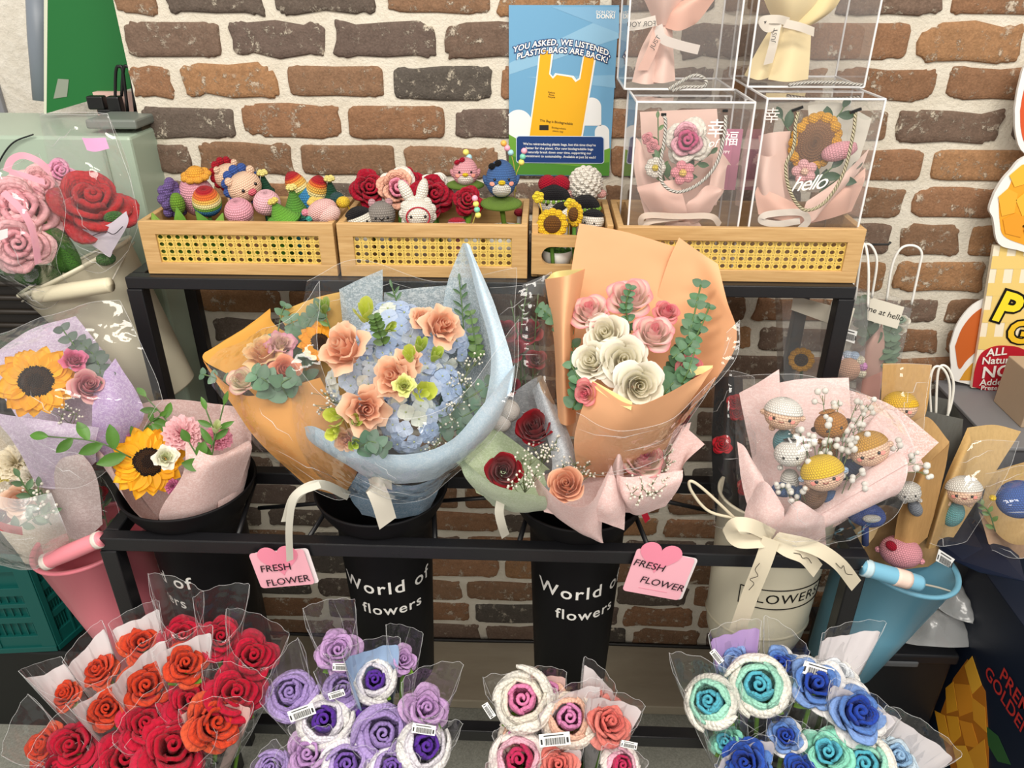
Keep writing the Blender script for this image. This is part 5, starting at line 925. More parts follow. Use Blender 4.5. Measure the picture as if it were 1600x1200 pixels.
def csun(label, px, py, y, r, yaw=0., up=.5):
    t, p = toy('crochet_sunflower', label, 'crochet flower', px, py, y); k = mpp(p); Mf = FF(p, yaw, up); lobes(t, 'petals', p, Mf, r*.72*k, 12, r*.28*k, H('e9bc2c')); m = MB(); m.ball(p+Mf @ np.array((0, .003, 0)), (r*.55*k, r*.28*k, r*.55*k), Mf @ np.array(((1, 0, 0), (0, 0, 1), (0, -1, 0))) @ np.diag((1, 1, 1)) if False else Mf, 24, 14, H('6b451e'), 0, YK); m.build('flower_disc', M_('knit'), t); stalk(t, p); return t
csun('yellow crochet sunflower facing out over the narrow tray front', 863, 350, -.315, 25); csun('yellow crochet sunflower turned sideways beside the front one', 898, 335, -.30, 20, -.9)
for lab, a, q in (('yellow crochet bud on a stalk at the left of the narrow tray', (841, 308), (847, 330)), ('yellow crochet bud on a stalk in front of the black hats', (891, 319), (889, 340))):
    t, p = toy('crochet_bud', lab, 'crochet flower', a[0], a[1], -.28); k = mpp(p); lobes(t, 'petals', p, FF(p), 5*k, 5, 5*k, H('e8cf3a')); m = MB(); z = at(*q, -.28); m.tube([p, z, (z[0], z[1], FLOOR_Z)], .0012, 6, H('d8b836')); m.build('stalk', M_('knit'), t)
t, tp = pot('white moss pot seen through the slot of the narrow tray', 870, 408, -.285, 26, .030)
# ------------------------------------------------------------------ poster and gift boxes
def poster():
    o = at(795, 8, -.0085); W, Hh = .2035, .312; ex = np.array((1., 0, 0)); ey = np.array((0, 0, 1.)); yb = -.0085; t = thing('shop_poster', 'blue poster about returning plastic bags taped to the brick wall', 'poster', (o[0]+W/2, yb, o[2]-Hh))
    def U(x, y): v = (y-30)/1066; return (o[0]+(x-58)/(704-62*v)*W, o[2]-v*Hh)   # places on the print
    def pr(nm, poly, c, lift, mat='print'):
        m = MB(); P = [U(*q) for q in poly]; V = np.array([(a, yb-lift, b) for a, b in P]); n = np.cross(V[1]-V[0], V[2]-V[0]); m.add(V, [list(range(len(P)))], c, None, 0, False); return m.build(nm, M_(mat), t)
    m = MB(); m.box((o[0]+W/2, yb+.002, o[2]-Hh/2), (W, .004, Hh), None, H('6fa6cb')); m.build('poster_sheet', M_('print'), t)
    def arc(cx, cy, r, a0, a1, n=16, ry=None): return [(cx+r*math.cos(a), cy+(ry or r)*math.sin(a)) for a in np.linspace(a0, a1, n)]
    pr('light_ray', [(60, 370), (760, 60), (760, 220), (60, 440)], H('8dbbd8'), .0003); pr('light_ray', [(170, 455), (740, 520), (735, 440)], H('85b5d4'), .0003); pr('light_ray', [(330, 40), (762, 190), (762, 40)], H('7fb0d2'), .00035)
    pr('cloud', arc(590, 640, 60, math.pi, 2*math.pi)+[(650, 760), (530, 760)], H('f0f1f0'), .0005); pr('cloud', arc(655, 800, 46, math.pi, 2*math.pi)+[(702, 920), (609, 920)], H('f0f1f0'), .0005); pr('cloud', [(57, 700)]+arc(120, 745, 85, 1.2*math.pi, 2*math.pi)+[(250, 860), (57, 860)], H('f0f1f0'), .0005)
    pr('hill', [(57, 820), (110, 850), (300, 930), (640, 930), (708, 905), (700, 1094), (57, 1090)], H('6fa53d'), .0006); pr('hill', [(57, 960), (300, 1010), (500, 1030), (700, 1000), (700, 1094), (57, 1090)], H('4f8a34'), .0007)
    bag = [(262, 290), (345, 300), (325, 435), (345, 455), (360, 432), (465, 448), (485, 475), (510, 460), (532, 325), (605, 335), (560, 600), (520, 840), (190, 835), (240, 480)]
    cx, cy = 390, 600; pr('bag_outline', [(cx+(a-cx)*1.03+(6 if a > cx else -4), cy+(b_-cy)*1.015) for a, b_ in bag], H('f4f2ea'), .0009); pr('plastic_bag_print', bag, H('efb21f'), .0012); pr('bag_outline', [(345, 300), (333, 300), (316, 436), (340, 464), (365, 440), (460, 455), (486, 484), (516, 465), (540, 325), (532, 325), (508, 458), (485, 474), (466, 447), (358, 431), (344, 454), (325, 434)], H('f4f2ea'), .0014)
    q = MB(); K = H('2c2620'); W_ = H('f6f6f2'); N = H('1d3f7a')
    def tx(body, x, y, size, c, lift, rot=0., **kw):
        a, b_ = U(x, y); e = np.array((math.cos(rot), 0, math.sin(rot))); f = np.array((-math.sin(rot), 0, math.cos(rot))); return put_text(q, body, size, (a, yb, b_), e, f, c, 0, lift, **kw)
    for body, x, y, s_ in (('YOU ASKED, WE LISTENED,', 400, 246, .0142), ('PLASTIC BAGS ARE BACK!', 402, 292, .0142)):
        tx(body, x, y, s_, N, .0018, -.035, off=.115, arc=2.0, space=1.06, shear=.1); tx(body, x, y, s_, W_, .0022, -.035, off=.025, arc=2.0, space=1.06, shear=.1)
    q.build('title_lettering', M_('ink'), t); q = MB()
    tx('This Bag is Biodegradable', 362, 738, .0064, K, .0016, -.10, off=.01)
    for i, s_ in enumerate(('Reduce', 'Reuse', 'Recycle')): tx(s_, 332, 550+i*14, .0044, K, .0016, -.10, off=.01)
    m = MB(); a, b_ = U(254, 757); c_, d_ = U(312, 790); m.box(((a+c_)/2, yb-.0015, (b_+d_)/2), (c_-a, .0003, b_-d_), None, K); m.build('certificate_mark', M_('print'), t); tx('Biodegradable', 378, 777, .0050, K, .0016, -.10); tx('plastic bag', 372, 797, .0050, K, .0016, -.10)
    q.build('bag_lettering', M_('ink'), t); q = MB()
    # rounded navy caption
    pts = []; x0, x1, y0, y1, r = 108, 664, 832, 1006, 18
    for cx_, cy_, s0 in ((x1-r, y1-r, 0), (x0+r, y1-r, .5*math.pi), (x0+r, y0+r, math.pi), (x1-r, y0+r, 1.5*math.pi)): pts += arc(cx_, cy_, r, s0, s0+.5*math.pi, 6)
    pr('caption_edge', [(cx_+(cx_-386)*.016, cy_+(cy_-919)*.05) for cx_, cy_ in pts], H('cfe0f0'), .0018); pr('caption_panel', pts, N, .0022)
    for i, s_ in enumerate(('We\u2019re reintroducing plastic bags, but this time they\u2019re', 'better for the planet. Our new biodegradable bags', 'naturally break down over time, supporting our', 'commitment to sustainability. Available at just 5\u00a2 each!')): tx(s_, 382, 884+i*27, .0066, W_, .0027, -.012, off=.012)
    q.build('caption_lettering', M_('ink'), t); q = MB()
    tx('DON DON', 676, 70, .0072, W_, .0012, 0, off=.01); tx('DONKI', 676, 94, .0105, W_, .0012, 0, off=.03); q.build('logo_lettering', M_('ink'), t)
poster()
def cord(t, pts, r, col, name='cord', sm=8):
    m = MB(); m.tube(pts, r, 10, col, smoothing=sm); return m.build(name, M_('rope'), t)
def acrylic(label, x0, x1, y0, y1, z0, z1, lid=.0, e=.0032):
    t = thing('gift_box', label, 'gift box', ((x0+x1)/2, (y0+y1)/2, z0), 'clear gift boxes by the wall'); m = MB()
    for c, s_ in (((x0, (y0+y1)/2), 'x'), ((x1, (y0+y1)/2), 'x')): m.add([(c[0], y0, z0), (c[0], y1, z0), (c[0], y1, z1), (c[0], y0, z1)], [[0, 1, 2, 3]], smooth=False)
    for yy in (y0, y1): m.add([(x0, yy, z0), (x1, yy, z0), (x1, yy, z1), (x0, yy, z1)], [[0, 1, 2, 3]], smooth=False)
    for zz in (z0, z1): m.add([(x0, y0, zz), (x1, y0, zz), (x1, y1, zz), (x0, y1, zz)], [[0, 1, 2, 3]], smooth=False)
    m.build('clear_walls', M_('acrylic'), t); m = MB(); c8 = [(x, y, z) for x in (x0, x1) for y in (y0, y1) for z in (z0, z1)]
    for i in range(8):
        for j in range(i+1, 8):
            if sum(abs(c8[i][k]-c8[j][k]) > 1e-6 for k in range(3)) == 1: m.bar(c8[i], c8[j], e, col=(.95, .95, .95))
    m.build('box_edges', M_('acrylic_edge'), t, bevel=.0008); return t
ZL = 1.2335
gb = acrylic('clear gift box with a pink and white crochet rose, lower left of the four', .147, .331, -.314, -.170, ZL, 1.514); yf = -.3165
cord(gb, [at(1037, 180, yf), at(1040, 190, yf-.004), at(1038, 220, yf-.004), at(1031, 265, yf-.006), at(1038, 290, yf-.008), at(1062, 300, yf-.008), at(1095, 285, yf-.007), at(1120, 255, yf-.006), at(1132, 210, yf-.005), at(1134, 180, yf)], .0027, H('e8e6e0'))
for q in ((1037, 179), (1133, 173)): m = MB(); p = at(q[0], q[1], yf-.001); m.bar(p-np.array((.004, 0, 0)), p+np.array((.004, 0, 0)), .004, col=H('111111')); m.build('cord_toggle', M_('plastic'), gb)
cord(gb, [at(1045, 140, -.27), at(1062, 133, -.27)+np.array((0, 0, .004)), at(1085, 122, -.27)+np.array((0, 0, .004)), at(1102, 124, -.27), at(1100, 135, -.27), at(1070, 136, -.27), at(1050, 142, -.27)], .0027, H('e8e6e0'), 'top_cord')
for s_, z_, q_, kw in (('\u5e78', .030, (1119, 203), dict(off=.004)), ('\u798f', .024, (1142, 218), dict(off=.004)), ('of', .018, (1113, 224), dict(shear=.3)), ('HAPPY', .007, (1130, 238), {})):
    q = MB(); put_text(q, s_, z_, at(*q_, yf), (1, 0, 0), (0, 0, 1), H('f2eeea'), **kw); q.build('lettering', M_('ink'), gb)
gb2 = acrylic('clear gift box with a crochet sunflower, lower right of the four', .349, .530, -.314, -.170, ZL, 1.520); 
cord(gb2, [at(1247, 175, yf), at(1243, 195, yf-.004), at(1240, 230, yf-.005), at(1228, 260, yf-.006), at(1235, 300, yf-.008), at(1257, 328, yf-.008), at(1290, 315, yf-.008), at(1318, 270, yf-.006), at(1333, 210, yf-.005), at(1337, 175, yf)], .0027, H('ddd4b4'))
for q_ in ((1246, 170), (1337, 173)): m = MB(); p = at(q_[0], q_[1], yf-.001); m.bar(p-np.array((.008, 0, .003)), p+np.array((.008, 0, .003)), .004, col=H('111111')); m.build('cord_toggle', M_('plastic'), gb2)
cord(gb2, [at(1232, 133, -.22), at(1265, 129, -.22), at(1310, 129, -.22), at(1348, 133, -.22)], .0027, H('e8e6e0'), 'top_cord')
q = MB(); put_text(q, 'hello', .034, at(1263, 287, yf), (1, 0, .12), (0, 0, 1), H('f6f3ee'), shear=.45, off=.002, space=.85); q.build('lettering', M_('ink'), gb2); q = MB(); put_text(q, '\u5e78', .024, at(1206, 182, yf), (1, 0, 0), (0, 0, 1), H('e8dcd8'), off=.002); q.build('lettering', M_('ink'), gb2)
zu = 1.5235
acrylic('clear gift box with a pink wrapped posy, upper left of the four', .137, .318, -.205, -.06, zu-.0045, 1.80); acrylic('clear gift box with a yellow wrapped posy, upper right of the four', .342, .535, -.205, -.06, zu, 1.80)
# posies inside the boxes
SALM = H('f8d8cb'); GG = 'posies inside the clear gift boxes'
b = thing('boxed_posy', 'pink wrapped crochet rose posy inside the lower left gift box', 'bouquet', at(1070, 360, -.25), GG)
paper(b, 'wrapping_paper', M_('paper'), [[(1015, 330, -.21), (1060, 335, -.205), (1120, 320, -.21)], [(1005, 250, -.195), (1060, 250, -.19), (1125, 240, -.195)], [(1000, 175, -.185), (1062, 172, -.182), (1120, 170, -.185)]], SALM, crinkle=.002)
paper(b, 'wrapping_paper', M_('paper'), [[(1010, 345, -.25), (1030, 345, -.255), (1050, 345, -.25)], [(992, 270, -.24), (1005, 280, -.25), (1020, 290, -.245)], [(994, 215, -.23), (1000, 222, -.235), (1006, 235, -.235)]], SALM, crinkle=.002)
paper(b, 'wrapping_paper', M_('paper'), [[(1025, 345, -.265), (1050, 348, -.275), (1075, 340, -.27)], [(1000, 305, -.265), (1035, 310, -.29), (1072, 325, -.28)], [(995, 292, -.26), (1030, 284, -.28), (1060, 280, -.275)]], H('f6d0c2'), crinkle=.002)
paper(b, 'wrapping_paper', M_('paper'), [[(1065, 345, -.265), (1085, 348, -.27), (1110, 330, -.265)], [(1072, 320, -.28), (1095, 318, -.285), (1125, 300, -.27)], [(1085, 310, -.275), (1105, 290, -.28), (1133, 297, -.26)]], H('f7d3c6'), crinkle=.002)
paper(b, 'wrapping_paper', M_('paper'), [[(1100, 330, -.25), (1115, 320, -.25), (1130, 300, -.24)], [(1110, 280, -.24), (1122, 275, -.245), (1135, 262, -.235)], [(1115, 240, -.22), (1128, 240, -.225), (1142, 258, -.225)]], SALM, crinkle=.002)
fl(b, 'crochet_rose', 1074, 220, -.26, 34, [H('cf5a86'), H('f0b3c0'), H('efe9dc'), H('efe9dc')], 0, .2); fl(b, 'crochet_rose', 1012, 216, -.24, 9, [H('e79aa0')], 0, .2); fl(b, 'crochet_rose', 1020, 228, -.25, 10, [H('e79aa0')], 0, .2)
def daisy(b, px, py, y, r, cp, cc, name='crochet_daisy', n=5):
    p = at(px, py, y); k = mpp(p); Mf = FF(p, 0, .5); lobes(b, name, p, Mf, r*.55*k, n, r*.42*k, cp); m = MB(); m.ball(p+Mf @ np.array((0, .004, 0)), r*.3*k, None, 12, 8, cc, 0, YK); m.build('flower_middle', M_('knit'), b)
daisy(b, 1024, 262, -.27, 17, H('eee8dc'), H('e6cc4a'), n=8); daisy(b, 1067, 270, -.285, 20, H('ee9aa4'), H('efc768')); spr(b, [(1040, 290, -.25), (1030, 240, -.24), (1028, 185, -.22)], 7, 18, 9, H('5f7f4a')); spr(b, [(1050, 290, -.26), (1085, 260, -.26), (1110, 240, -.25)], 6, 24, 12, H('3f5f3a')); spr(b, [(1060, 290, -.26), (1040, 275, -.265), (1030, 250, -.26)], 4, 26, 13, H('45663c'))
strip(b, [(1060, 340, -.285), (1020, 345, -.29), (1003, 352, -.29), (1008, 337, -.295), (1060, 338, -.29), (1110, 338, -.29), (1125, 352, -.285)], 9, H('ead9c8'), name='ribbon')
paper(b, 'skirt', M_('paper'), [[(1020, 372, -.255), (1060, 378, -.27), (1110, 372, -.255)], [(1045, 345, -.262), (1065, 347, -.275), (1090, 345, -.262)]], SALM, crinkle=.002)
m = MB(); m.box(at(1141, 250, -.20), (.030, .002, .105), None, H('d98ba8')); tag(m.build('greeting_card', M_('print')), 'pink card standing behind the crochet rose in the lower left gift box', 'card')
b = thing('boxed_posy', 'pink wrapped crochet sunflower posy inside the lower right gift box', 'bouquet', at(1265, 360, -.25), GG)
paper(b, 'wrapping_paper', M_('paper'), [[(1260, 300, -.20), (1300, 300, -.2), (1330, 290, -.2)], [(1265, 220, -.19), (1310, 220, -.185), (1355, 210, -.19)], [(1262, 165, -.185), (1310, 160, -.18), (1362, 185, -.185)]], H('eee9dc'), crinkle=.002)
for rows, c in (([[(1200, 345, -.24), (1225, 345, -.25), (1245, 340, -.24)], [(1190, 270, -.23), (1210, 270, -.255), (1232, 280, -.24)], [(1186, 212, -.215), (1208, 207, -.235), (1234, 205, -.22)]], SALM), ([[(1190, 350, -.26), (1205, 352, -.27), (1235, 350, -.26)], [(1183, 290, -.26), (1195, 290, -.28), (1226, 310, -.265)], [(1184, 240, -.25), (1200, 245, -.265), (1217, 240, -.25)]], SALM), ([[(1185, 335, -.28), (1225, 345, -.295), (1260, 350, -.285)], [(1180, 305, -.27), (1220, 325, -.295), (1262, 345, -.285)], [(1183, 292, -.265), (1215, 305, -.285), (1250, 322, -.28)]], H('f6c9b6')), ([[(1250, 350, -.285), (1270, 345, -.29), (1290, 320, -.28)], [(1255, 330, -.285), (1300, 300, -.285), (1340, 270, -.255)], [(1260, 315, -.28), (1310, 280, -.275), (1358, 232, -.235)]], SALM), ([[(1250, 352, -.27), (1300, 340, -.265), (1330, 330, -.25)], [(1255, 340, -.275), (1310, 310, -.27), (1350, 285, -.25)], [(1260, 335, -.27), (1320, 290, -.26), (1352, 262, -.24)]], H('f6c9b6'))): paper(b, 'wrapping_paper', M_('paper'), rows, c, crinkle=.002)
p = at(1273, 222, -.25); k = mpp(p); Mf = FF(p, 0, .4, -.3); m = MB()
for i in range(20): a = 2*math.pi*i/20; m.ball(p+Mf @ np.array((30*k*math.cos(a), -.003+.004*(i % 2), 38*k*math.sin(a))), (8.5*k, 4*k, 8.5*k), Mf, 12, 8, H('e3a52c'), 0, YK)
o = m.build('crochet_sunflower', M_('knit'), b); m = MB(); m.lathe(np.stack([np.linspace(.002, 1, 18)*27*k, (1-np.linspace(.002, 1, 18)**2)*7*k], 1), p+Mf @ np.array((0, .002, 0)), Mf @ np.array(((1, 0, 0), (0, 0, 1), (0, -1., 0))) @ np.diag((1, 1, 1)), 40, H('8a6242'), 0, .0042, squash=(1, 1.25, 1)); m.build('flower_disc', M_('knit'), o)
egg(b, 'crochet_tulip', at(1312, 236, -.27), frame((.95, -.2, .35)), 14*k, 27*k, H('e9a6b0')); daisy(b, 1257, 268, -.28, 20, H('ee b3b6'.replace(' ', '')), H('f0c8b0'))
for q in [[(1280, 300, -.26), (1310, 280, -.26), (1330, 265, -.255)], [(1250, 220, -.22), (1230, 200, -.21), (1222, 185, -.2)], [(1290, 200, -.22), (1310, 180, -.21), (1318, 168, -.2)], [(1270, 290, -.27), (1285, 275, -.27), (1300, 262, -.27)]]: spr(b, q, 3, 34, 18, H('38563c'))
strip(b, [(1250, 345, -.295), (1215, 350, -.3), (1190, 345, -.3), (1200, 335, -.3), (1250, 332, -.298), (1262, 345, -.298), (1250, 358, -.298)], 10, H('e6ddd2'), name='ribbon')
b = thing('boxed_posy', 'pink wrapped posy tied with printed ribbon inside the upper left gift box', 'bouquet', at(1020, 130, -.14), GG)
for rows, c in (([[(988, 128, -.165), (1008, 132, -.185), (1028, 130, -.165)], [(1000, 80, -.155), (1018, 80, -.17), (1030, 80, -.155)], [(1022, 38, -.14), (1030, 38, -.15), (1040, 38, -.14)]], SALM), ([[(1017, 128, -.17), (1035, 130, -.185), (1055, 126, -.165)], [(1025, 80, -.16), (1040, 80, -.17), (1052, 80, -.155)], [(1030, 40, -.145), (1038, 40, -.155), (1050, 42, -.14)]], SALM), ([[(1022, 36, -.14), (1035, 40, -.16), (1052, 38, -.14)], [(1000, -20, -.14), (1040, -10, -.185), (1075, -10, -.14)], [(985, -80, -.12), (1040, -70, -.18), (1110, -80, -.12)]], SALM), ([[(1030, 40, -.15), (1060, 48, -.165), (1085, 38, -.15)], [(1045, 20, -.16), (1070, 15, -.17), (1095, 28, -.15)], [(1060, 5, -.15), (1100, -10, -.16), (1130, -20, -.14)]], H('f8c8b4'))): paper(b, 'wrapping_paper', M_('paper'), rows, c, crinkle=.002)
rb = strip(b, [(982, 40, -.19), (1000, 38, -.195), (1025, 32, -.19)], 15, H('ece4da'), name='ribbon', cut=False); q = MB(); put_text(q, 'FOR YOU', .011, at(1002, 38, -.2005), (-1, 0, -.05), (0, 0, 1), H('2c2826'), lift=-.0004); q.build('ribbon_print', M_('ink'), rb)
rb = strip(b, [(1028, 40, -.185), (1035, 60, -.19), (1060, 70, -.19), (1092, 78, -.185)], 14, H('e6dcd4'), name='ribbon', cut=False); rb = strip(b, [(1030, 40, -.185), (1020, 75, -.19), (1004, 110, -.185)], 16, H('efc6b6'), name='ribbon')
q = MB(); put_text(q, 'JUST', .011, at(1024, 66, -.1965), (.5, 0, .85), (-.85, 0, .5), H('2c2826')); q.build('ribbon_print', M_('ink'), rb)
YP = H('f8e6b6')
b = thing('boxed_posy', 'yellow wrapped posy tied with printed ribbon inside the upper right gift box', 'bouquet', at(1220, 125, -.14), GG)
for rows, c in (([[(1163, 118, -.165), (1185, 125, -.185), (1205, 120, -.165)], [(1185, 75, -.155), (1205, 78, -.17), (1220, 75, -.155)], [(1208, 36, -.14), (1222, 36, -.15), (1235, 36, -.14)]], YP), ([[(1200, 124, -.17), (1230, 128, -.185), (1262, 124, -.165)], [(1212, 80, -.16), (1240, 80, -.17), (1266, 78, -.155)], [(1222, 38, -.145), (1245, 40, -.155), (1268, 42, -.14)]], YP), ([[(1208, 34, -.14), (1235, 40, -.165), (1266, 36, -.14)], [(1190, -15, -.14), (1240, -5, -.185), (1300, 0, -.14)], [(1180, -80, -.12), (1250, -70, -.18), (1330, -80, -.12)]], YP), ([[(1222, 36, -.15), (1250, 46, -.165), (1275, 36, -.15)], [(1250, 25, -.16), (1280, 25, -.17), (1305, 12, -.15)], [(1260, -5, -.15), (1300, -10, -.16), (1322, -20, -.14)]], H('f4dfa6'))): paper(b, 'wrapping_paper', M_('paper'), rows, c, crinkle=.002)
rb = strip(b, [(1232, 34, -.185), (1215, 30, -.195), (1192, 32, -.195), (1200, 44, -.195), (1220, 36, -.19)], 12, H('efe6d8'), name='ribbon', cut=False); rb = strip(b, [(1214, 38, -.19), (1208, 70, -.195), (1200, 100, -.19)], 13, H('efe6d8'), name='ribbon'); q = MB(); put_text(q, 'JUST', .010, at(1210, 55, -.2), (.15, 0, 1), (-1, 0, .15), H('2c2826')); q.build('ribbon_print', M_('ink'), rb); strip(b, [(1225, 36, -.187), (1250, 42, -.192), (1272, 50, -.187)], 12, H('efe6d8'), name='ribbon')
# ------------------------------------------------------------------ things at the left and right of the rack
def atx(px, py, X): d = ray(px, py); return CAM+d*((X-CAM[0])/d[0])
def panel(t, nm, pts, c, th=.004, mat='print', lift=0., label=None, loc=None):
    V = np.array(pts, float); n = nrm(np.cross(V[1]-V[0], V[2]-V[0])); n = n if np.dot(n, CAM-V[0]) > 0 else -n; k = len(V); A = V+n*lift; B = A-n*th; m = MB()
    m.add(np.concatenate([A, B]), [list(range(k)), list(range(k, 2*k))[::-1]]+[[i, k+i, k+(i+1) % k, (i+1) % k] for i in range(k)], c, None, 0, False); return m.build(nm, M_(mat), t, label=label)
# left
t = thing('sign_board', 'green board with grey tape leaning behind the brick wall end', 'board', at(120, 180, .09)); panel(t, 'board_sheet', [at(72, -25, .08), at(190, -25, .08), at(212, 136, .08), at(70, 178, .08)], H('1f6b33'), .006); panel(t, 'board_edge', [at(69, -25, .08), at(75, -25, .08), at(73, 178, .08), at(69, 178, .08)], H('d5d6c2'), .005, lift=.001); panel(t, 'tape', [at(91, 123, .08), at(108, 124, .08), at(105, 151, .08), at(84, 154, .08)], H('8d9486'), .0006, lift=.0012)
m = MB(); m.tube([at(58, -40, .2), at(62, 60, .19), at(70, 158, .17)], 17*mpp(at(60, 60, .19)), 20, H('7f8792')); tag(m.build('sheet_roll', M_('plastic')), 'grey upright roll behind the green board', 'roll')
t = thing('wire_clip_rack', 'black wire bracket beside the brick wall end above the pale green cabinet', 'bracket', at(185, 186, .02)); K = H('0d0d0e')
for pts in ([(180, 170), (181, 112), (187, 104), (192, 112), (200, 178)], [(190, 150), (193, 108), (199, 104), (204, 112), (212, 178)]): m = MB(); m.tube([at(a, b_, .03) for a, b_ in pts], .0032, 8, K, smoothing=4); m.build('wire_loop', M_('plastic'), t)
for c, s_ in (((152, 160), (26, 20)), ((182, 168), (20, 34)), ((195, 180), (46, 9)), ((170, 174), (30, 8))): m = MB(); p = at(c[0], c[1], .035); k = mpp(p); m.box(p, (s_[0]*k, .02, s_[1]*k), None, K); m.build('clamp_block', M_('plastic'), t, bevel=.003)
m = MB(); m.box(at(186, 163, .07), (.09, .02, .05), None, H('dcb9ae')); tag(m.build('carton', M_('cardboard')), 'small pale pink carton behind the black wire bracket', 'box')
xr = at(200, 203, -.105)[0]; zt = at(130, 205, -.105)[2]; t = thing('cabinet', 'pale green metal cabinet behind the cream bucket', 'cabinet', (-1.03, 0, .0)); m = MB(); m.box(((xr-1.3)/2, .03, zt/2-.01), (xr+1.3, .27, zt), None, H('a9bba8')); m.build('cabinet_body', M_('enamel'), t, bevel=.006); m = MB(); m.box((xr-.045, -.03, zt+.008), (.10, .10, .018), None, H('747b74')); m.build('grey_top_block', M_('plastic'), t, bevel=.004); m = MB(); m.box((xr-.055, -.1065, zt*.5), (.006, .004, zt*.96), None, H('93a592')); m.build('door_seam', M_('enamel'), t)
m = MB(); m.tube([at(-10, 275, -.112), at(3, 245, -.112), at(22, 222, -.112), at(52, 210, -.11)], .0016, 6, H('16181a'), smoothing=5); tag(m.build('cable', M_('plastic')), 'thin black cable curving over the pale green cabinet', 'cable')
m = MB(); m.box(((xr+XL)/2+.002, -.01, .8), (max(.012, XL-xr-.012), .06, 1.25), None, H('4a4433')); tag(m.build('post', M_('painted')), 'dark olive post between the green cabinet and the brick wall', 'post')
# toys in the cream bucket
b = thing('crochet_bouquet', 'red crochet rose in a clear sleeve standing in the cream bucket', 'bouquet', at(200, 480, -.24), 'crochet bouquets in the cream bucket')
fl(b, 'crochet_rose', 143, 312, -.275, 58, [H('b5252a'), H('bf2a2e'), H('c8343a')], 0, .75, stitch=.007, openness=.55)
for q in ((178, 340), (122, 362), (95, 365), (165, 405)): p = at(q[0], q[1], -.29); k = mpp(p); m = MB(); m.ball(p, np.array((15, 9, 13))*k, frame((.3, -.5, .6)), 14, 10, H('3f7a2c'), 0, YK); m.build('crochet_leaf', M_('yarn'), b)
paper(b, 'gift_tag', M_('paper'), [[(165, 398, -.315), (172, 402, -.315), (176, 392, -.315)], [(132, 372, -.31), (165, 370, -.315), (200, 350, -.31)], [(130, 346, -.305), (165, 352, -.31), (198, 330, -.305)]], H('d9d0dc'), crinkle=.002)
m = MB(); m.tube([at(145, 368, -.322), at(165, 362, -.324), at(178, 366, -.322), at(192, 354, -.32)], .0008, 5, H('3a3238'), smoothing=5); m.build('pen_stroke', M_('ink'), b)
for rows in ([[(120, 420, -.31), (160, 425, -.33), (200, 390, -.31)], [(80, 360, -.33), (140, 360, -.36), (215, 350, -.33)], [(78, 270, -.33), (140, 270, -.36), (205, 290, -.33)], [(62, 180, -.28), (110, 178, -.30), (168, 178, -.28)]], [[(110, 400, -.22), (160, 400, -.2), (200, 380, -.22)], [(80, 280, -.22), (140, 280, -.19), (208, 290, -.22)], [(60, 178, -.25), (110, 175, -.235), (170, 176, -.25)]]): film_part(b, sheet(rows, crinkle=.007, freq=12), mat='film', name='clear_sleeve')
m = MB(); m.grid(sheet([[(128, 215, -.285), (140, 216, -.286), (165, 215, -.285)], [(136, 235, -.29), (150, 237, -.291), (171, 232, -.29)]], crinkle=.001)); m.build('pink_seal', M_('print'), b); b.children[-1].data.attributes['col'].data.foreach_set('color', np.tile((*H('dfa3cf'), 1), (len(b.children[-1].data.vertices), 1)).astype('f').ravel())
b = thing('crochet_bouquet', 'pale pink crochet carnations with a pink ribbon in clear film at the left edge', 'bouquet', at(120, 480, -.25), 'crochet bouquets in the cream bucket'); PC = [H('f0a6b0'), H('f5b9be'), H('f8c9ca')]
fl(b, 'crochet_rose', 30, 325, -.33, 58, PC, -.2, .3, n=16, stitch=.008); fl(b, 'crochet_rose', 66, 290, -.28, 36, PC, .2, .5, n=13, stitch=.008); fl(b, 'crochet_rose', 28, 380, -.37, 46, PC, -.1, 0, n=15, stitch=.008); fl(b, 'crochet_rose', 95, 268, -.235, 22, [H('f09ac0'), H('f2aecb')], .2, .5, n=10)
for q, s_ in (((84, 385), (22, 12, 46)), ((68, 360), (18, 12, 18)), ((15, 415), (30, 12, 16)), ((105, 395), (16, 10, 42)), ((60, 430), (40, 14, 16))): p = at(q[0], q[1], -.315); k = mpp(p); m = MB(); m.ball(p, np.array(s_)*k, frame((-.15, -.1, 1)), 16, 12, H('4f8a30') if s_[2] > 20 else H('3f6f2a'), 0, YK); m.build('crochet_leaf', M_('yarn'), b)
RP = H('efaebf'); strip(b, [(10, 268, -.37), (18, 250, -.36), (36, 243, -.35), (60, 252, -.345), (78, 268, -.34)], 10, RP); strip(b, [(15, 268, -.375), (40, 275, -.37), (70, 285, -.36)], 9, RP); strip(b, [(5, 300, -.40), (35, 330, -.405), (52, 365, -.405), (60, 412, -.40)], 10, RP, name='ribbon_tail')
panel(b, 'price_label', [at(-8, 362, -.425), at(12, 357, -.425), at(12, 371, -.425), at(-6, 378, -.425)], H('efefef'), .0004)
film_part(b, sheet([[(40, 470, -.33), (70, 480, -.35), (110, 450, -.32)], [(-30, 400, -.41), (40, 420, -.43), (90, 410, -.37)], [(-30, 320, -.41), (40, 330, -.42), (100, 320, -.35)], [(-30, 270, -.39), (10, 262, -.38), (60, 240, -.30)]], crinkle=.008), mat='film', name='clear_wrap')
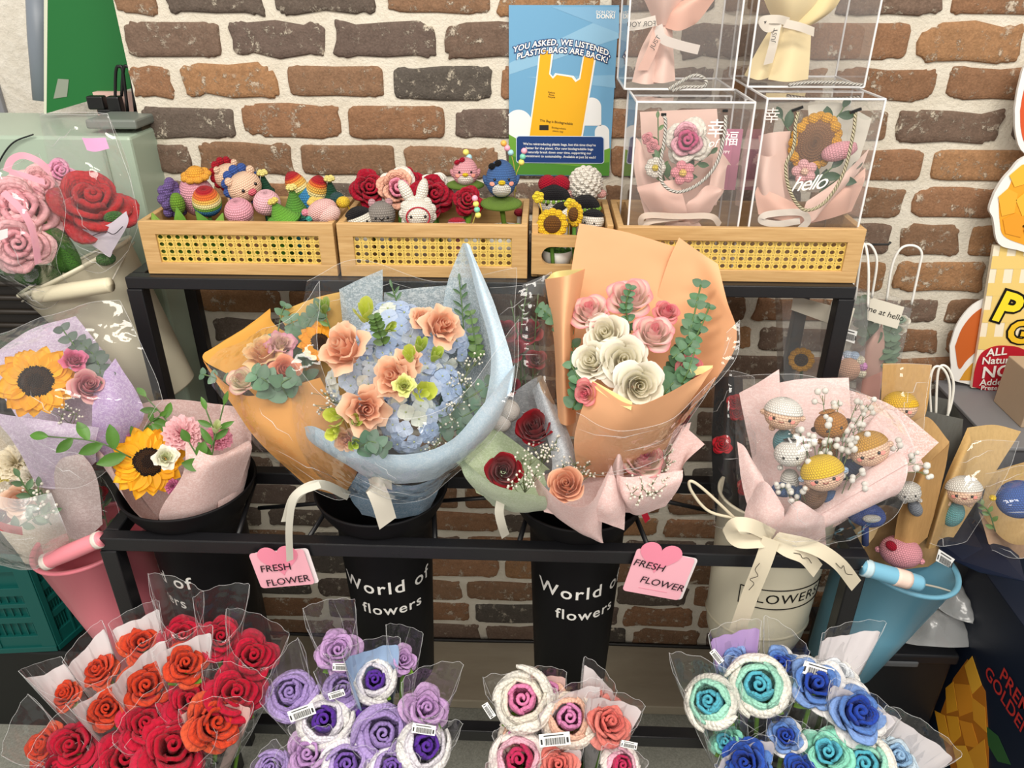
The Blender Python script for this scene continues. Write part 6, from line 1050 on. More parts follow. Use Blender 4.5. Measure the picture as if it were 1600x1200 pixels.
# green crate on a black base
def crate():
    c0 = at(92, 1015, -.30); z0 = c0[2]; Hh = at(58, 865, -.30)[2]-z0; t = thing('plastic_crate', 'dark green slatted plastic crate on the floor at the left edge', 'crate', (c0[0]-.1, c0[1], z0)); ex = nrm((-1, -.10, 0)); ey = nrm((.10*3.2, 1, 0)); G_ = H('0d5a55'); m_ = M_('plastic'); o = np.array((c0[0], c0[1], z0)); L1, L2 = .42, .17; th = .012
    def face(o_, e, L, nm):
        n = nrm(np.cross(e, (0, 0, 1)));
        if np.dot(n, tocam(o_)) < 0: n = -n
        M = np.stack([e, n, (0, 0, 1)], 1); m = MB(); B = lambda u0, u1, w0, w1, d=th, out=0.: m.box(o_+e*(u0+u1)/2*L+np.array((0, 0, (w0+w1)/2*Hh))+n*(out-d/2), ((u1-u0)*L, d, (w1-w0)*Hh), M, G_)
        for w0, w1 in ((0, .16), (.30, .36), (.46, .50), (.58, .66), (.82, 1.0)): B(0, 1, w0, w1)
        for u0, u1 in ((0, .08), (.92, 1), (.30, .33), (.48, .52), (.70, .73)): B(u0, u1, 0, 1, th, .003)
        B(0, 1, .94, 1.0, th*1.6, .006); B(0, 1, 0, .05, th*1.4, .005)
        for i in range(24): B(i/24+.01, i/24+.018, .05, .6, .003, -.004)
        B(.1, .9, .16, .82, .003, -.010); m.build(nm, m_, t, bevel=.001)
    face(o, ex, L1, 'front_side'); face(o, ey, L2, 'right_side'); m = MB(); q = o+ex*L1/2+ey*L2/2; m.box(q+np.array((0, 0, .01)), (L1*.9, L2*.9, .01), np.stack([ex, ey, (0, 0, 1)], 1), G_); m.build('crate_floor', m_, t); face(o+ey*L2, ex, L1, 'back_side'); face(o+ex*L1, ey, L2, 'left_side')
    m = MB(); m.box((o[0]-.13, o[1]+.085, z0/2-.012), (.56, .19, z0+.022), None, H('121414')); tag(m.build('crate_base', M_('plastic'), bevel=.006), 'low black plastic base under the green crate', 'crate')
crate()
# right: fruit standee
t = thing('fruit_standee', 'cardboard fruit advertising display standing at the right edge, yellow checks and red badge', 'advertising display', at(1575, 612, -.06)); Y1, Y2, Y3 = H('f6ead0'), H('efcf7c'), H('e2a93a'); yy = -.06
panel(t, 'check_panel', [at(1553, 384, yy), at(1720, 384, yy), at(1700, 612, yy), at(1518, 606, yy)], Y1, .008)
m = MB()
for i in range(5):
    for v in (0, 1):
        if v: a, b_ = 400+i*42, 420+i*42; q = [at(1553-(a-384)*.159, a, yy), at(1700, a, yy), at(1700, b_, yy), at(1553-(b_-384)*.159, b_, yy)]
        else:
            x_ = 1563+i*26; q = [at(x_, 384, yy), at(x_+12, 384, yy), at(x_+12-35, 606, yy), at(x_-35, 606, yy)]
        n = nrm(np.cross(q[1]-q[0], q[2]-q[0])); n = n if np.dot(n, CAM-q[0]) > 0 else -n; m.add([p+n*(.0006+.0003*v) for p in q], [[0, 1, 2, 3]], Y2, None, 0, False)
m.build('check_print', M_('print'), t)
def blob(nm, pts, c, lift, th=.004, y=yy, n=4): P = crom([at(a, b_, y) for a, b_ in pts]+[at(*pts[0], y)], n)[:-1]; return panel(t, nm, P, c, th, lift=lift)
W_ = H('f3f1ec'); MG, MG2, MG3 = H('f0a62a'), H('f6bb3c'), H('d9761f')
blob('cutout_border', [(1550, 300), (1562, 280), (1575, 265), (1595, 245), (1640, 235), (1700, 260), (1700, 380), (1620, 394), (1585, 388), (1556, 378), (1548, 340), (1542, 325)], W_, .010, .008); blob('mango_cubes', [(1556, 312), (1572, 290), (1580, 272), (1600, 252), (1640, 245), (1690, 270), (1690, 370), (1620, 384), (1590, 378), (1564, 366), (1558, 345)], MG, .011, .001)
for i, q in enumerate([[(1572, 272), (1592, 255), (1606, 262), (1600, 284), (1580, 290)], [(1555, 305), (1570, 292), (1585, 300), (1580, 330), (1560, 335)], [(1582, 310), (1600, 295), (1620, 300), (1615, 330), (1592, 335)], [(1562, 340), (1582, 330), (1598, 338), (1590, 368), (1566, 362)], [(1592, 350), (1610, 340), (1630, 350), (1625, 378), (1600, 376)]]): panel(t, 'mango_cube_print', [at(a, b_, yy) for a, b_ in q], (MG2, H('f3b238'), MG2, H('ee9f2a'), H('e98f24'))[i], .0005, lift=.0125)
blob('cutout_border', [(1583, 170), (1590, 130), (1605, 95), (1660, 80), (1700, 200), (1660, 262), (1600, 240), (1585, 210)], W_, .006, .006); blob('mango_print', [(1591, 172), (1597, 140), (1612, 105), (1660, 95), (1690, 190), (1660, 250), (1605, 228), (1593, 205)], H('d5562a'), .007, .001)
blob('cutout_border', [(1488, 545), (1500, 510), (1525, 480), (1560, 466), (1590, 470), (1590, 600), (1498, 600), (1490, 575)], W_, -.012, .004); blob('mango_print', [(1496, 545), (1508, 515), (1530, 490), (1560, 476), (1588, 480), (1588, 560), (1540, 550), (1516, 565), (1502, 580)], H('c9642a'), -.011, .0006); blob('mango_print', [(1503, 598), (1515, 580), (1535, 566), (1588, 566), (1588, 598)], H('d79a35'), -.0112, .0005)
m = MB(); eX = nrm(at(1600, 480, yy)-at(1560, 480, yy)); eY = nrm(at(1560, 440, yy)-at(1550, 500, yy)); K = H('15120f')
for s_, px, py, sz, rot, cc in (('P', 1573, 483, .092, -.3, H('f4df32')), ('G', 1592, 520, .070, -.1, H('f0c22e'))):
    ex = eX*math.cos(rot)+eY*math.sin(rot); ey = eY*math.cos(rot)-eX*math.sin(rot); put_text(m, s_, sz, at(px, py, yy), ex, ey, K, 0, .0022, off=.09); put_text(m, s_, sz, at(px, py, yy), ex, ey, cc, 0, .0032, off=.035)
m.build('big_lettering', M_('ink'), t); blob('red_badge', [(1519, 604), (1523, 575), (1533, 552), (1552, 541), (1575, 540), (1598, 545), (1640, 570), (1640, 610), (1560, 612)], H('b92130'), .0016, .0012)
m = MB()
for s_, px, py, sz, rot in (('ALL', 1556, 549, .026, .12), ('Natural', 1560, 562, .024, .05), ('NO', 1556, 580, .040, .1), ('Added', 1551, 596, .022, .04), ('Preservatives', 1562, 605, .016, .0)): ex = eX*math.cos(rot)+eY*math.sin(rot); put_text(m, s_, sz, at(px, py, yy), ex, eY, H('f4efe8'), 0, .0045, off=.02)
m.build('badge_lettering', M_('ink'), t)
zc = at(1560, 610, -.06)[2]
t = thing('display_plinth', 'dark grey boxed plinth under the fruit display at the right', 'plinth', (1.0, -.16, 0)); x0 = at(1478, 605, -.06)[0]; m = MB(); m.box((x0+.40, -.155, zc/2-.012), (.80, .27, zc+.008), None, H('56565a')); m.build('plinth_body', M_('painted'), t, bevel=.003); m = MB(); m.box((x0+.40, -.155, zc-.004), (.81, .28, .008), None, H('7a7a7d')); m.build('plinth_top', M_('painted'), t, bevel=.002)
p0 = at(1562, 645, -.225); m = MB(); m.box((p0[0]+.195, -.165, zc+.055), (.28, .11, .11), None, H('b29c84')); tag(m.build('carton', M_('cardboard'), bevel=.002), 'tan cardboard box on the grey plinth at the right edge', 'box')
# right: clear gift bags on a hook
m = MB(); m.tube([at(1318, 382, -.22), at(1350, 382, -.22), at(1388, 382, -.20), at(1392, 378, -.20)], .0022, 8, H('141414')); tag(m.build('bag_hook', M_('black_metal')), 'thin black hook at the right end of the top step', 'hook')
def gift_bag(label, tl, tr, br, bl, y, dep, handles, card=None, cardtxt=None):
    t = thing('clear_gift_bag', label, 'gift bag', at((bl[0]+br[0])/2, bl[1], y), 'clear gift bags hanging at the right end'); A = [at(*q, y-dep/2) for q in (bl, br, tr, tl)]; B = [p+np.array((0, dep, 0)) for p in A]; m = MB()
    m.add(np.array(A+B), [[0, 1, 2, 3], [5, 4, 7, 6], [0, 4, 5, 1], [1, 5, 6, 2], [4, 0, 3, 7]], smooth=False); m.build('clear_body', M_('poly_bag'), t)
    for h in handles: m = MB(); m.tube([at(*q) for q in h], .0024, 8, H('f0eee8'), smoothing=8); m.build('rope_handle', M_('plastic'), t)
    if card:
        o = panel(t, 'card', [at(*q, y-dep/2-.004) for q in card], H('e6e0d0'), .0006)
        if cardtxt:
            a, b_, c_, d_ = [at(*q, y-dep/2-.004) for q in card]; m = MB(); ex = nrm(b_-a); ey = nrm(a-d_); put_text(m, cardtxt, .017, (a+b_+c_+d_)/4, ex, ey, H('2c2a28'), 0, .0008, shear=.4); m.build('lettering', M_('ink'), o)
    return t
film('poly_bag', haze=.10, rough=.12, creases=6)
gift_bag('rightmost of the hanging clear gift bags, with eucalyptus and a lettered card', (1345, 462), (1425, 482), (1398, 610), (1330, 610), -.20, .05, [[(1336, 470, -.23), (1345, 400, -.23), (1350, 383, -.22), (1362, 385, -.225), (1370, 410, -.23), (1362, 465, -.23)], [(1385, 470, -.18), (1394, 415, -.18), (1408, 388, -.18), (1428, 384, -.18), (1440, 395, -.18), (1436, 420, -.18), (1424, 476, -.18)]], [(1356, 463), (1413, 480), (1402, 514), (1355, 500)], 'me at hello')
gift_bag('clear gift bag with a barcode label, middle one of the hanging bags', (1318, 462), (1360, 468), (1345, 615), (1300, 612), -.26, .05, [[(1326, 472, -.29), (1345, 395, -.26), (1352, 383, -.25), (1357, 420, -.28), (1356, 480, -.29)]], [(1300, 470), (1336, 482), (1326, 515), (1290, 500)], 'hello')
gift_bag('clear gift bag in shadow behind the right rack leg with a sunflower', (1222, 470), (1300, 478), (1290, 600), (1225, 595), -.22, .05, [], [(1240, 462), (1300, 478), (1294, 505), (1236, 484)])
t = [o for o in S.objects if 'barcode label, middle' in o.get('label', '')][0]
def barcode(t, P, name='price_label', mirror=False):
    a, b_, c_, d_ = [np.asarray(p) for p in P]; o = panel(t, name, P, H('f2f2f0'), .0004); n = nrm(np.cross(b_-a, d_-a)); n = n if np.dot(n, CAM-a) > 0 else -n; m = MB(); u = .18; i = 0
    while u < .82:
        w_ = (.010, .022, .014, .03)[i*7 % 4]; L_ = lambda u, v: a+(b_-a)*u+(d_-a)*v+n*.0007; m.add([L_(u, .35), L_(u+w_, .35), L_(u+w_, .88), L_(u, .88)], [[0, 1, 2, 3]], H('1a1a1a'), None, 0, False); u += w_+.018; i += 1
    for u0, u1, v0, v1 in ((.15, .8, .12, .2), (.04, .10, .4, .8), (.88, .95, .4, .8)): m.add([L_(u0, v0), L_(u1, v0), L_(u1, v1), L_(u0, v1)], [[0, 1, 2, 3]], H('3a3a3a'), None, 0, False)
    m.build('barcode', M_('ink'), o); return o
barcode(t, [at(1318, 512, -.292), at(1340, 518, -.292), at(1335, 537, -.292), at(1315, 530, -.292)])
b = thing('bagged_posy', 'eucalyptus and white blooms in pink paper inside the rightmost hanging bag', 'bouquet', at(1370, 605, -.2), 'posies inside the hanging gift bags')
paper(b, 'wrapping_paper', M_('paper'), [[(1338, 606, -.20), (1352, 606, -.215), (1380, 606, -.2)], [(1340, 560, -.2), (1360, 545, -.215), (1382, 545, -.2)], [(1352, 535, -.195), (1368, 520, -.205), (1378, 505, -.195)]], H('dfb4a6'), crinkle=.003)
for q in [[(1370, 560, -.2), (1385, 530, -.195), (1400, 500, -.19)], [(1365, 540, -.2), (1350, 500, -.19), (1345, 470, -.19)], [(1375, 570, -.2), (1388, 550, -.2), (1392, 530, -.2)]]: spr(b, q, 6, 22, 20, H('68846a'), 'round', 'eucalyptus_sprig')
fl(b, 'rose', 1412, 500, -.19, 10, WR, .2, .4, n=10); fl(b, 'rose', 1408, 515, -.19, 8, WR, .2, .4, n=10)
b = thing('bagged_posy', 'crochet doll head with pastel curls above pink paper in the middle hanging bag', 'bouquet', at(1330, 612, -.26), 'posies inside the hanging gift bags'); p = at(1326, 576, -.265); k = mpp(p); Mf = FF(p, 0, .4); knit_ball('head', b, p, Mf, np.array((18, 16, 20))*k, H('e4b49a'))
for i, c in enumerate((H('eee6cf'), H('eee6cf'), H('e9d9e2'), H('c9d9ee'), H('b9cfec'), H('eee6cf'), H('d59acb'), H('eee6cf'))): a = -.3+i*.52; knit_ball('curl', b, p+Mf @ np.array((19*k*math.cos(a), -.002, 21*k*math.sin(a))), Mf, 8*k, c)
paper(b, 'wrapping_paper', M_('paper'), [[(1330, 640, -.26), (1350, 645, -.27), (1372, 635, -.26)], [(1340, 600, -.26), (1355, 590, -.27), (1378, 580, -.255)]], H('d9a79c'), crinkle=.003)
b = thing('bagged_posy', 'small crochet sunflower inside the shadowed gift bag behind the rack leg', 'bouquet', at(1252, 598, -.22), 'posies inside the hanging gift bags'); p = at(1252, 562, -.225); k = mpp(p); Mf = FF(p, 0, .4); lobes(b, 'petals', p, Mf, 14*k, 12, 6*k, H('d79a22')); m = MB(); m.ball(p, (11*k, 8*k, 11*k), Mf, 16, 10, H('3a2614'), 0, YK); m.build('flower_disc', M_('knit'), b); m = MB(); m.tube([p, at(1252, 598, -.22)], .003, 6, H('4a6a2e')); m.build('stem', M_('knit'), b)
# right: dark cartons on the floor
zk = at(1450, 1018, -.42)[2]; t = thing('storage_crate', 'black plastic crate with a slot handle on the floor at lower right', 'crate', (.745, -.365, 0)); m = MB(); m.box((.745, -.365, zk/2-.01), (.25, .125, zk-.02), None, H('14161a')); m.build('crate_body', M_('plastic'), t, bevel=.006); m = MB(); m.box((.745, -.365, zk-.012), (.265, .135, .024), None, H('191b20')); m.build('crate_lip', M_('plastic'), t, bevel=.004); q = at(1402, 1037, -.4335); m = MB(); m.box(q, (.085, .006, .014), None, H('5a5d60')); m.build('slot_handle', M_('plastic'), t, bevel=.004)
for i, (rows, lab) in enumerate((([[(1390, 1000, -.40), (1450, 1010, -.44), (1530, 1010, -.42)], [(1400, 950, -.36), (1460, 960, -.40), (1510, 985, -.40)], [(1430, 905, -.33), (1450, 920, -.34), (1470, 960, -.36)]], 'crumpled clear plastic bag lying lowest on the black crate'), ([[(1440, 930, -.36), (1480, 960, -.40), (1518, 975, -.42)], [(1455, 905, -.35), (1490, 930, -.38), (1515, 965, -.41)], [(1475, 892, -.34), (1500, 905, -.35), (1512, 930, -.37)]], 'crumpled clear plastic bag on top, against the navy carton'))):
    m = MB(); m.grid(sheet(rows, crinkle=.02, freq=16, seed=i)); tag(m.build('plastic_bag', M_('poly'), solid=.0006), lab, 'plastic bag', 'crumpled plastic bags on the black crate')
X0 = .885
t = thing('fruit_carton', 'tall navy carton with a mango picture and red lettering at the right edge', 'box', (1.1, -.65, 0)); m = MB(); ztop = atx(1540, 895, X0)[2]; m.box((X0+.22, -.66, ztop/2-.01), (.44, .62, ztop+.02), None, H('101a2c')); m.build('carton_body', M_('print'), t, bevel=.002)
V0 = [at(1458, 838, -.46), at(1517, 807, -.42), at(1592, 868, -.55), at(1602, 908, -.62), at(1530, 893, -.56), at(1475, 868, -.50)]; panel(t, 'carton_flap', V0, H('131d33'), .002)
m = MB()
for s_, a, sz in (('PREMIUM', (1602, 1108), .040), ('GOLDEN', (1574, 1098), .038)): o = atx(a[0], a[1], X0-.001); put_text(m, s_, sz, o, (0, -1, 0), (0, 0, 1), H('b8332e'), 0, .0012, off=.012)
m.build('lettering', M_('ink'), t)
for i, q in enumerate([[(1478, 1075), (1490, 1065), (1497, 1110), (1480, 1115)], [(1492, 1068), (1515, 1070), (1525, 1110), (1500, 1120)], [(1508, 1040), (1520, 1025), (1535, 1070), (1520, 1085)], [(1520, 1090), (1540, 1105), (1543, 1145), (1522, 1125)], [(1480, 1118), (1498, 1120), (1503, 1150), (1488, 1165)], [(1500, 1125), (1520, 1130), (1532, 1170), (1510, 1165)], [(1490, 1165), (1510, 1165), (1525, 1200), (1500, 1210)], [(1515, 1175), (1540, 1155), (1545, 1200), (1530, 1215)], [(1462, 1110), (1478, 1118), (1488, 1165), (1470, 1150)]]): panel(t, 'mango_picture', [atx(a, b_, X0) for a, b_ in q], (H('e8a42c'), H('e2942a'), H('efb23a'), H('dd9a2e'))[i % 4], .0004, lift=.001+.0002*i)
panel(t, 'leaf_picture', [atx(1542, 1135, X0), atx(1560, 1150, X0), atx(1580, 1195, X0), atx(1560, 1190, X0), atx(1545, 1165, X0)], H('2f5a30'), .0004, lift=.001)
panel(t, 'mango_picture', [atx(a, b_, X0) for a, b_ in ((1466, 1125), (1490, 1060), (1512, 1030), (1540, 1080), (1545, 1150), (1545, 1215), (1490, 1215))], H('b9701f'), .0004, lift=.0006)
zb = at(40, 438, -.2)[2]; t = thing('wicker_stand', 'dark wicker stand at the left edge under the cream bucket', 'stand', (-1.12, -.155, 0)); m = MB(); m.box((-1.13, -.155, zb/2-.01), (.50, .075, zb+.0), None, H('1d1915')); m.build('stand_body', M_('painted'), t, bevel=.004); m = MB()
for i in range(16): m.tube([(-1.38, -.195, zb-.03*i-.01), (-.88, -.195, zb-.03*i-.01)], .006, 8, H('2a231c'))
m.build('wicker_weave', M_('painted'), t)
# ------------------------------------------------------------------ doll bouquet and kraft wrapped dolls
DP = H('fadbd7')
b = thing('doll_bouquet', 'pink wrapped bouquet of crochet dolls and white filler flowers in clear film', 'bouquet', at(1195, 870, -.53))
for rows, mat in (([[(1192, 810, -.55), (1215, 815, -.55), (1240, 815, -.55)], [(1176, 720, -.51), (1200, 720, -.50), (1225, 720, -.5)], [(1155, 614, -.47), (1180, 600, -.46), (1217, 577, -.45)]], 'tissue'), ([[(1200, 830, -.55), (1260, 830, -.55), (1310, 820, -.55)], [(1198, 700, -.485), (1265, 700, -.48), (1330, 700, -.485)], [(1207, 600, -.435), (1255, 592, -.43), (1326, 590, -.435)]], 'tissue'), ([[(1240, 835, -.56), (1300, 825, -.56), (1350, 790, -.56)], [(1305, 720, -.50), (1370, 720, -.51), (1425, 730, -.54)], [(1318, 606, -.43), (1395, 635, -.45), (1466, 692, -.49)]], 'sheer_tissue'), ([[(1250, 830, -.565), (1300, 820, -.565), (1345, 795, -.565)], [(1290, 740, -.52), (1340, 720, -.52), (1400, 745, -.54)], [(1330, 700, -.49), (1390, 640, -.475), (1448, 735, -.52)]], 'tissue')):
    paper(b, 'wrapping_paper', M_(mat), rows, DP, crinkle=.003)
# the rolled edge at the right
A, Z = at(1398, 742, -.60), at(1208, 850, -.60); m = MB(); d = nrm(Z-A); x = nrm(np.cross(d, tocam(A))); y = np.cross(x, d); n = 28; P = np.zeros((n, 12, 3))
for i in range(n):
    a = 2*math.pi*1.08*i/(n-1)+.9
    for j in range(12):
        q = j/11; rr = (30*(1-q)+13*q)*mpp(A)*(.86+.14*i/(n-1)); c = A*(1-q)+Z*q; off = (d*(-.028) if j == 0 else 0)*math.cos(a-.9)
        P[i, j] = c+(x*math.cos(a)+y*math.sin(a)*.8)*rr+off
m.grid(P, DP); m.build('rolled_paper', M_('tissue'), b, solid=.0006)
for rows in ([[(1186, 850, -.60), (1205, 855, -.61), (1225, 855, -.61)], [(1165, 815, -.60), (1195, 815, -.625), (1225, 820, -.625)], [(1172, 775, -.58), (1195, 752, -.60), (1226, 795, -.625)]], [[(1205, 855, -.61), (1240, 856, -.625), (1290, 850, -.61)], [(1215, 820, -.625), (1245, 822, -.64), (1290, 825, -.63)], [(1232, 800, -.62), (1248, 783, -.635), (1288, 808, -.635)]], [[(1190, 850, -.60), (1205, 850, -.60), (1220, 850, -.60)], [(1160, 760, -.575), (1180, 760, -.585), (1200, 770, -.59)], [(1152, 690, -.54), (1165, 700, -.55), (1180, 730, -.565)]]): paper(b, 'wrapping_paper', M_('tissue'), rows, DP, crinkle=.005, freq=20)
def bdoll(parent, px, py, y, r, skin, hat, body=None, yaw=0., roll=0., cut=1.2, bodyd=(0, 45), ears=None, squ=.85, mouth=True, label=None, cheeks=True, ee=.095, hatoff=.05):
    p = at(px, py, y); k = mpp(p); Mf = FF(p, yaw, .55, roll); rr = np.array((r, r*.92, r*squ))*k; h = knit_ball('crochet_doll', parent, p, Mf, rr, skin, label=label, stitch=.0048)
    if hat: knit_ball('hat', h, p+Mf @ np.array((0, -r*k*hatoff, r*k*.06)), Mf, rr*np.array((1.07, 1.07, 1.1)), hat, cut=(0, cut))
    eyes_on(h, p, Mf, rr, r*k*ee, .42, -.12)
    if cheeks: cheeks_on(h, p, Mf, rr)
    if mouth: m = MB(); m.tube([p+Mf @ (np.array((s*.14, .97, -.32+.06*s*s))*rr) for s in (-1, 0, 1)], .0007, 5, H('8a3a34')); m.build('mouth', M_('ink'), h)
    if ears:
        for s in (-1, 1): knit_ball('ear', h, p+Mf @ (np.array((s*1.02, 0, -.02))*rr), Mf, rr*.2, ears)
    if body: q = at(px+bodyd[0], py+bodyd[1], y+.006); knit_ball('body', h, q, frame(p-q), np.array((r*.62, r*.55, r*.95))*k, body); knit_ball('arm', h, (p+q)/2+Mf @ np.array((r*.6*k, .003, 0)), Mf, r*.2*k, skin); knit_ball('arm', h, (p+q)/2+Mf @ np.array((-r*.6*k, .003, 0)), Mf, r*.2*k, skin)
    return h
SK = H('f1c9ac')
bdoll(b, 1223, 648, -.545, 28, SK, H('f4f1ea'), H('6fa9b4'), 0, 0, 1.45, (2, 44), SK, label='crochet doll in a white cap and teal dress')
bdoll(b, 1298, 664, -.545, 25, H('b57a35'), H('b57a35'), H('a87030'), .3, .35, .5, (-4, 42), H('3a2418'), cheeks=False, mouth=False, label='brown crochet bear with dark ears')
p = at(1283, 648, -.57)
bdoll(b, 1358, 703, -.57, 30, SK, H('c9963f'), H('27344f'), .1, .55, 1.4, (-32, 26), SK, label='crochet doll in a golden brown cap and navy top')
bdoll(b, 1234, 709, -.585, 24, H('e6e3dc'), H('2c2422'), H('dedbd3'), .1, .15, .42, (0, 42), None, cheeks=False, mouth=False, label='plain white crochet doll')
bdoll(b, 1286, 741, -.61, 31, SK, H('e9c22f'), H('8a6a55'), .15, .4, 1.6, (-14, 32), H('a9c0da'), label='crochet doll in a yellow cap')
for q in ((1254, 770), (1300, 778), (1225, 765)): m = MB(); p = at(q[0], q[1], -.59); m.ball(p, np.array((20, 12, 12))*mpp(p), None, 14, 10, H('56719f'), 0, YK); m.build('crochet_base', M_('knit'), b)
def gyp(tips, base, r=5.0): B = at(*base); m = MB(); k = mpp(B); breath_into(m, B, [at(*q) for q in tips], r*k, H('7d9362'), H('f2f0ea'), .0007, 3, 11*k); m.build('filler_flowers', M_('petal'), b)
gyp([(1285, 618, -.53), (1310, 625, -.53), (1340, 628, -.53), (1352, 645, -.535), (1348, 662, -.54), (1355, 632, -.53), (1335, 668, -.55)], (1310, 740, -.57)); gyp([(1250, 675, -.56), (1262, 690, -.57), (1272, 690, -.58), (1258, 700, -.58), (1240, 690, -.575)], (1270, 770, -.58)); gyp([(1318, 672, -.56), (1322, 690, -.57), (1335, 690, -.57), (1325, 705, -.58), (1345, 685, -.565)], (1310, 760, -.58)); gyp([(1335, 745, -.60), (1345, 760, -.605), (1325, 745, -.6), (1352, 765, -.6)], (1310, 800, -.6)); gyp([(1408, 695, -.56), (1425, 718, -.57), (1440, 725, -.57), (1445, 738, -.575)], (1390, 745, -.58)); gyp([(1218, 760, -.60), (1232, 768, -.61), (1250, 765, -.615), (1245, 780, -.62), (1300, 655, -.57), (1295, 705, -.585), (1280, 700, -.585), (1300, 690, -.58)], (1260, 800, -.6))
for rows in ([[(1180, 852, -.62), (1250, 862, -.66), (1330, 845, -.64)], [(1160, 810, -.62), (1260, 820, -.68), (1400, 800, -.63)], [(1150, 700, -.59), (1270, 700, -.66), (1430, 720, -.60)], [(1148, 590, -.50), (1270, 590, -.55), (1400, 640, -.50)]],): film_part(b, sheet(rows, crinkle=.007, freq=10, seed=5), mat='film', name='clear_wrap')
CRM = H('e6dcc4')
strip(b, [(1208, 838, -.645), (1175, 822, -.66), (1150, 820, -.66), (1143, 832, -.655), (1155, 845, -.655), (1185, 845, -.655), (1205, 842, -.65)], 22, CRM, name='ribbon', cut=False); strip(b, [(1205, 842, -.66), (1192, 880, -.665), (1172, 930, -.66), (1152, 985, -.655)], 26, CRM, name='ribbon_tail'); strip(b, [(1208, 842, -.655), (1230, 858, -.665), (1258, 870, -.665), (1278, 892, -.66)], 24, CRM, name='ribbon_tail'); strip(b, [(1215, 842, -.65), (1270, 855, -.665), (1310, 880, -.665), (1338, 915, -.655)], 22, CRM, name='ribbon_tail')
for pts in ([(1187, 880), (1180, 890), (1184, 900), (1172, 905), (1178, 912), (1170, 922)], [(1240, 864), (1250, 866), (1254, 872), (1262, 872), (1268, 880)], [(1306, 880), (1314, 888), (1318, 884), (1322, 896), (1332, 898)]): m = MB(); m.tube([at(a, c, -.6672) for a, c in pts], .0006, 5, H('4a443c'), smoothing=5); m.build('script_print', M_('ink'), b)
# dark wrapped red crochet roses to the left of it
b = thing('crochet_bouquet', 'red crochet roses in black paper and clear film beside the pink doll bouquet', 'bouquet', at(1150, 840, -.47))
paper(b, 'wrapping_paper', M_('paper'), [[(1118, 815, -.48), (1145, 820, -.49), (1172, 815, -.48)], [(1112, 700, -.45), (1140, 700, -.455), (1165, 700, -.45)], [(1118, 590, -.42), (1140, 588, -.42), (1160, 590, -.42)]], H('141214'), crinkle=.006)
for q in ((1128, 694, -.52, 15), (1148, 628, -.455, 13), (1152, 645, -.46, 12), (1166, 760, -.5, 14)): fl(b, 'crochet_rose', *q, [H('a3101f'), H('b51c2a')], 0, .3, n=9)
film_part(b, sheet([[(1115, 820, -.53), (1145, 830, -.54), (1180, 820, -.53)], [(1108, 700, -.50), (1140, 700, -.53), (1180, 700, -.50)], [(1112, 588, -.44), (1140, 580, -.45), (1175, 590, -.44)]], crinkle=.012, freq=14), mat='film', name='clear_wrap')
KR, KR2 = H('c39a62'), H('b18a5a')
def kraft(label, sheets, base, name='doll_posy', g='kraft wrapped crochet dolls at the right', cs=None):
    t = thing(name, label, 'bouquet', at(*base), g)
    for i, rows in enumerate(sheets): paper(t, 'kraft_paper', M_('kraft'), rows, (cs or [KR]*9)[i], crinkle=.002)
    return t
t = kraft('kraft wrapped yellow haired crochet doll in clear film behind the pink doll bouquet', [[[(1368, 700, -.42), (1400, 700, -.41), (1430, 690, -.42)], [(1375, 640, -.39), (1412, 640, -.38), (1448, 640, -.39)], [(1380, 568, -.365), (1415, 568, -.36), (1456, 570, -.365)]]], (1410, 790, -.48), cs=[H('c9a065')]); bdoll(t, 1406, 636, -.43, 25, SK, H('e9b92f'), None, 0, .2, 1.5)
m = MB(); m.tube([at(1406, 650, -.43), at(1404, 760, -.46)], .008, 10, H('c9a065')); m.build('stem', M_('kraft'), t); film_part(t, sheet([[(1372, 690, -.46), (1410, 690, -.48), (1440, 680, -.46)], [(1376, 570, -.40), (1415, 568, -.42), (1454, 570, -.40)]], crinkle=.006, freq=16), mat='film', name='clear_wrap')
t = kraft('kraft paper cone with a grey and white crochet doll behind the rolled pink paper', [[[(1400, 850, -.50), (1425, 850, -.49), (1450, 830, -.48)], [(1415, 740, -.46), (1445, 730, -.44), (1475, 740, -.45)], [(1420, 665, -.43), (1450, 652, -.42), (1483, 690, -.43)]], [[(1395, 860, -.54), (1420, 862, -.55), (1450, 840, -.52)], [(1405, 800, -.53), (1430, 790, -.545), (1468, 770, -.51)], [(1430, 740, -.52), (1455, 720, -.53), (1483, 692, -.48)]]], (1425, 880, -.5), cs=[H('c6a06c'), H('bf9560')]); bdoll(t, 1420, 770, -.56, 18, H('c9c5be'), H('d9d6ce'), H('8a8f98'), .2, .3, 1.2, (10, 24), cheeks=False, mouth=False)
t = kraft('tall kraft cone holding a crochet doll in a white cap and teal dress', [[[(1450, 850, -.48), (1470, 850, -.47), (1490, 840, -.47)], [(1480, 760, -.44), (1515, 755, -.43), (1540, 760, -.43)], [(1513, 668, -.40), (1555, 664, -.39), (1595, 674, -.39)]], [[(1445, 855, -.51), (1452, 858, -.52), (1462, 855, -.51)], [(1470, 770, -.48), (1480, 770, -.50), (1495, 770, -.48)], [(1512, 668, -.41), (1516, 690, -.43), (1514, 715, -.44)]]], (1465, 880, -.48), cs=[H('cfae78'), H('c9a56c')]); bdoll(t, 1506, 768, -.50, 25, SK, H('ebe8e0'), H('6fb0b4'), .1, .25, 1.45, (-16, 36))
film_part(t, sheet([[(1452, 850, -.53), (1475, 855, -.54), (1510, 845, -.53)], [(1480, 760, -.51), (1520, 760, -.53), (1560, 760, -.51)], [(1520, 690, -.46), (1555, 690, -.46), (1590, 690, -.45)]], crinkle=.008), mat='film', name='clear_wrap')
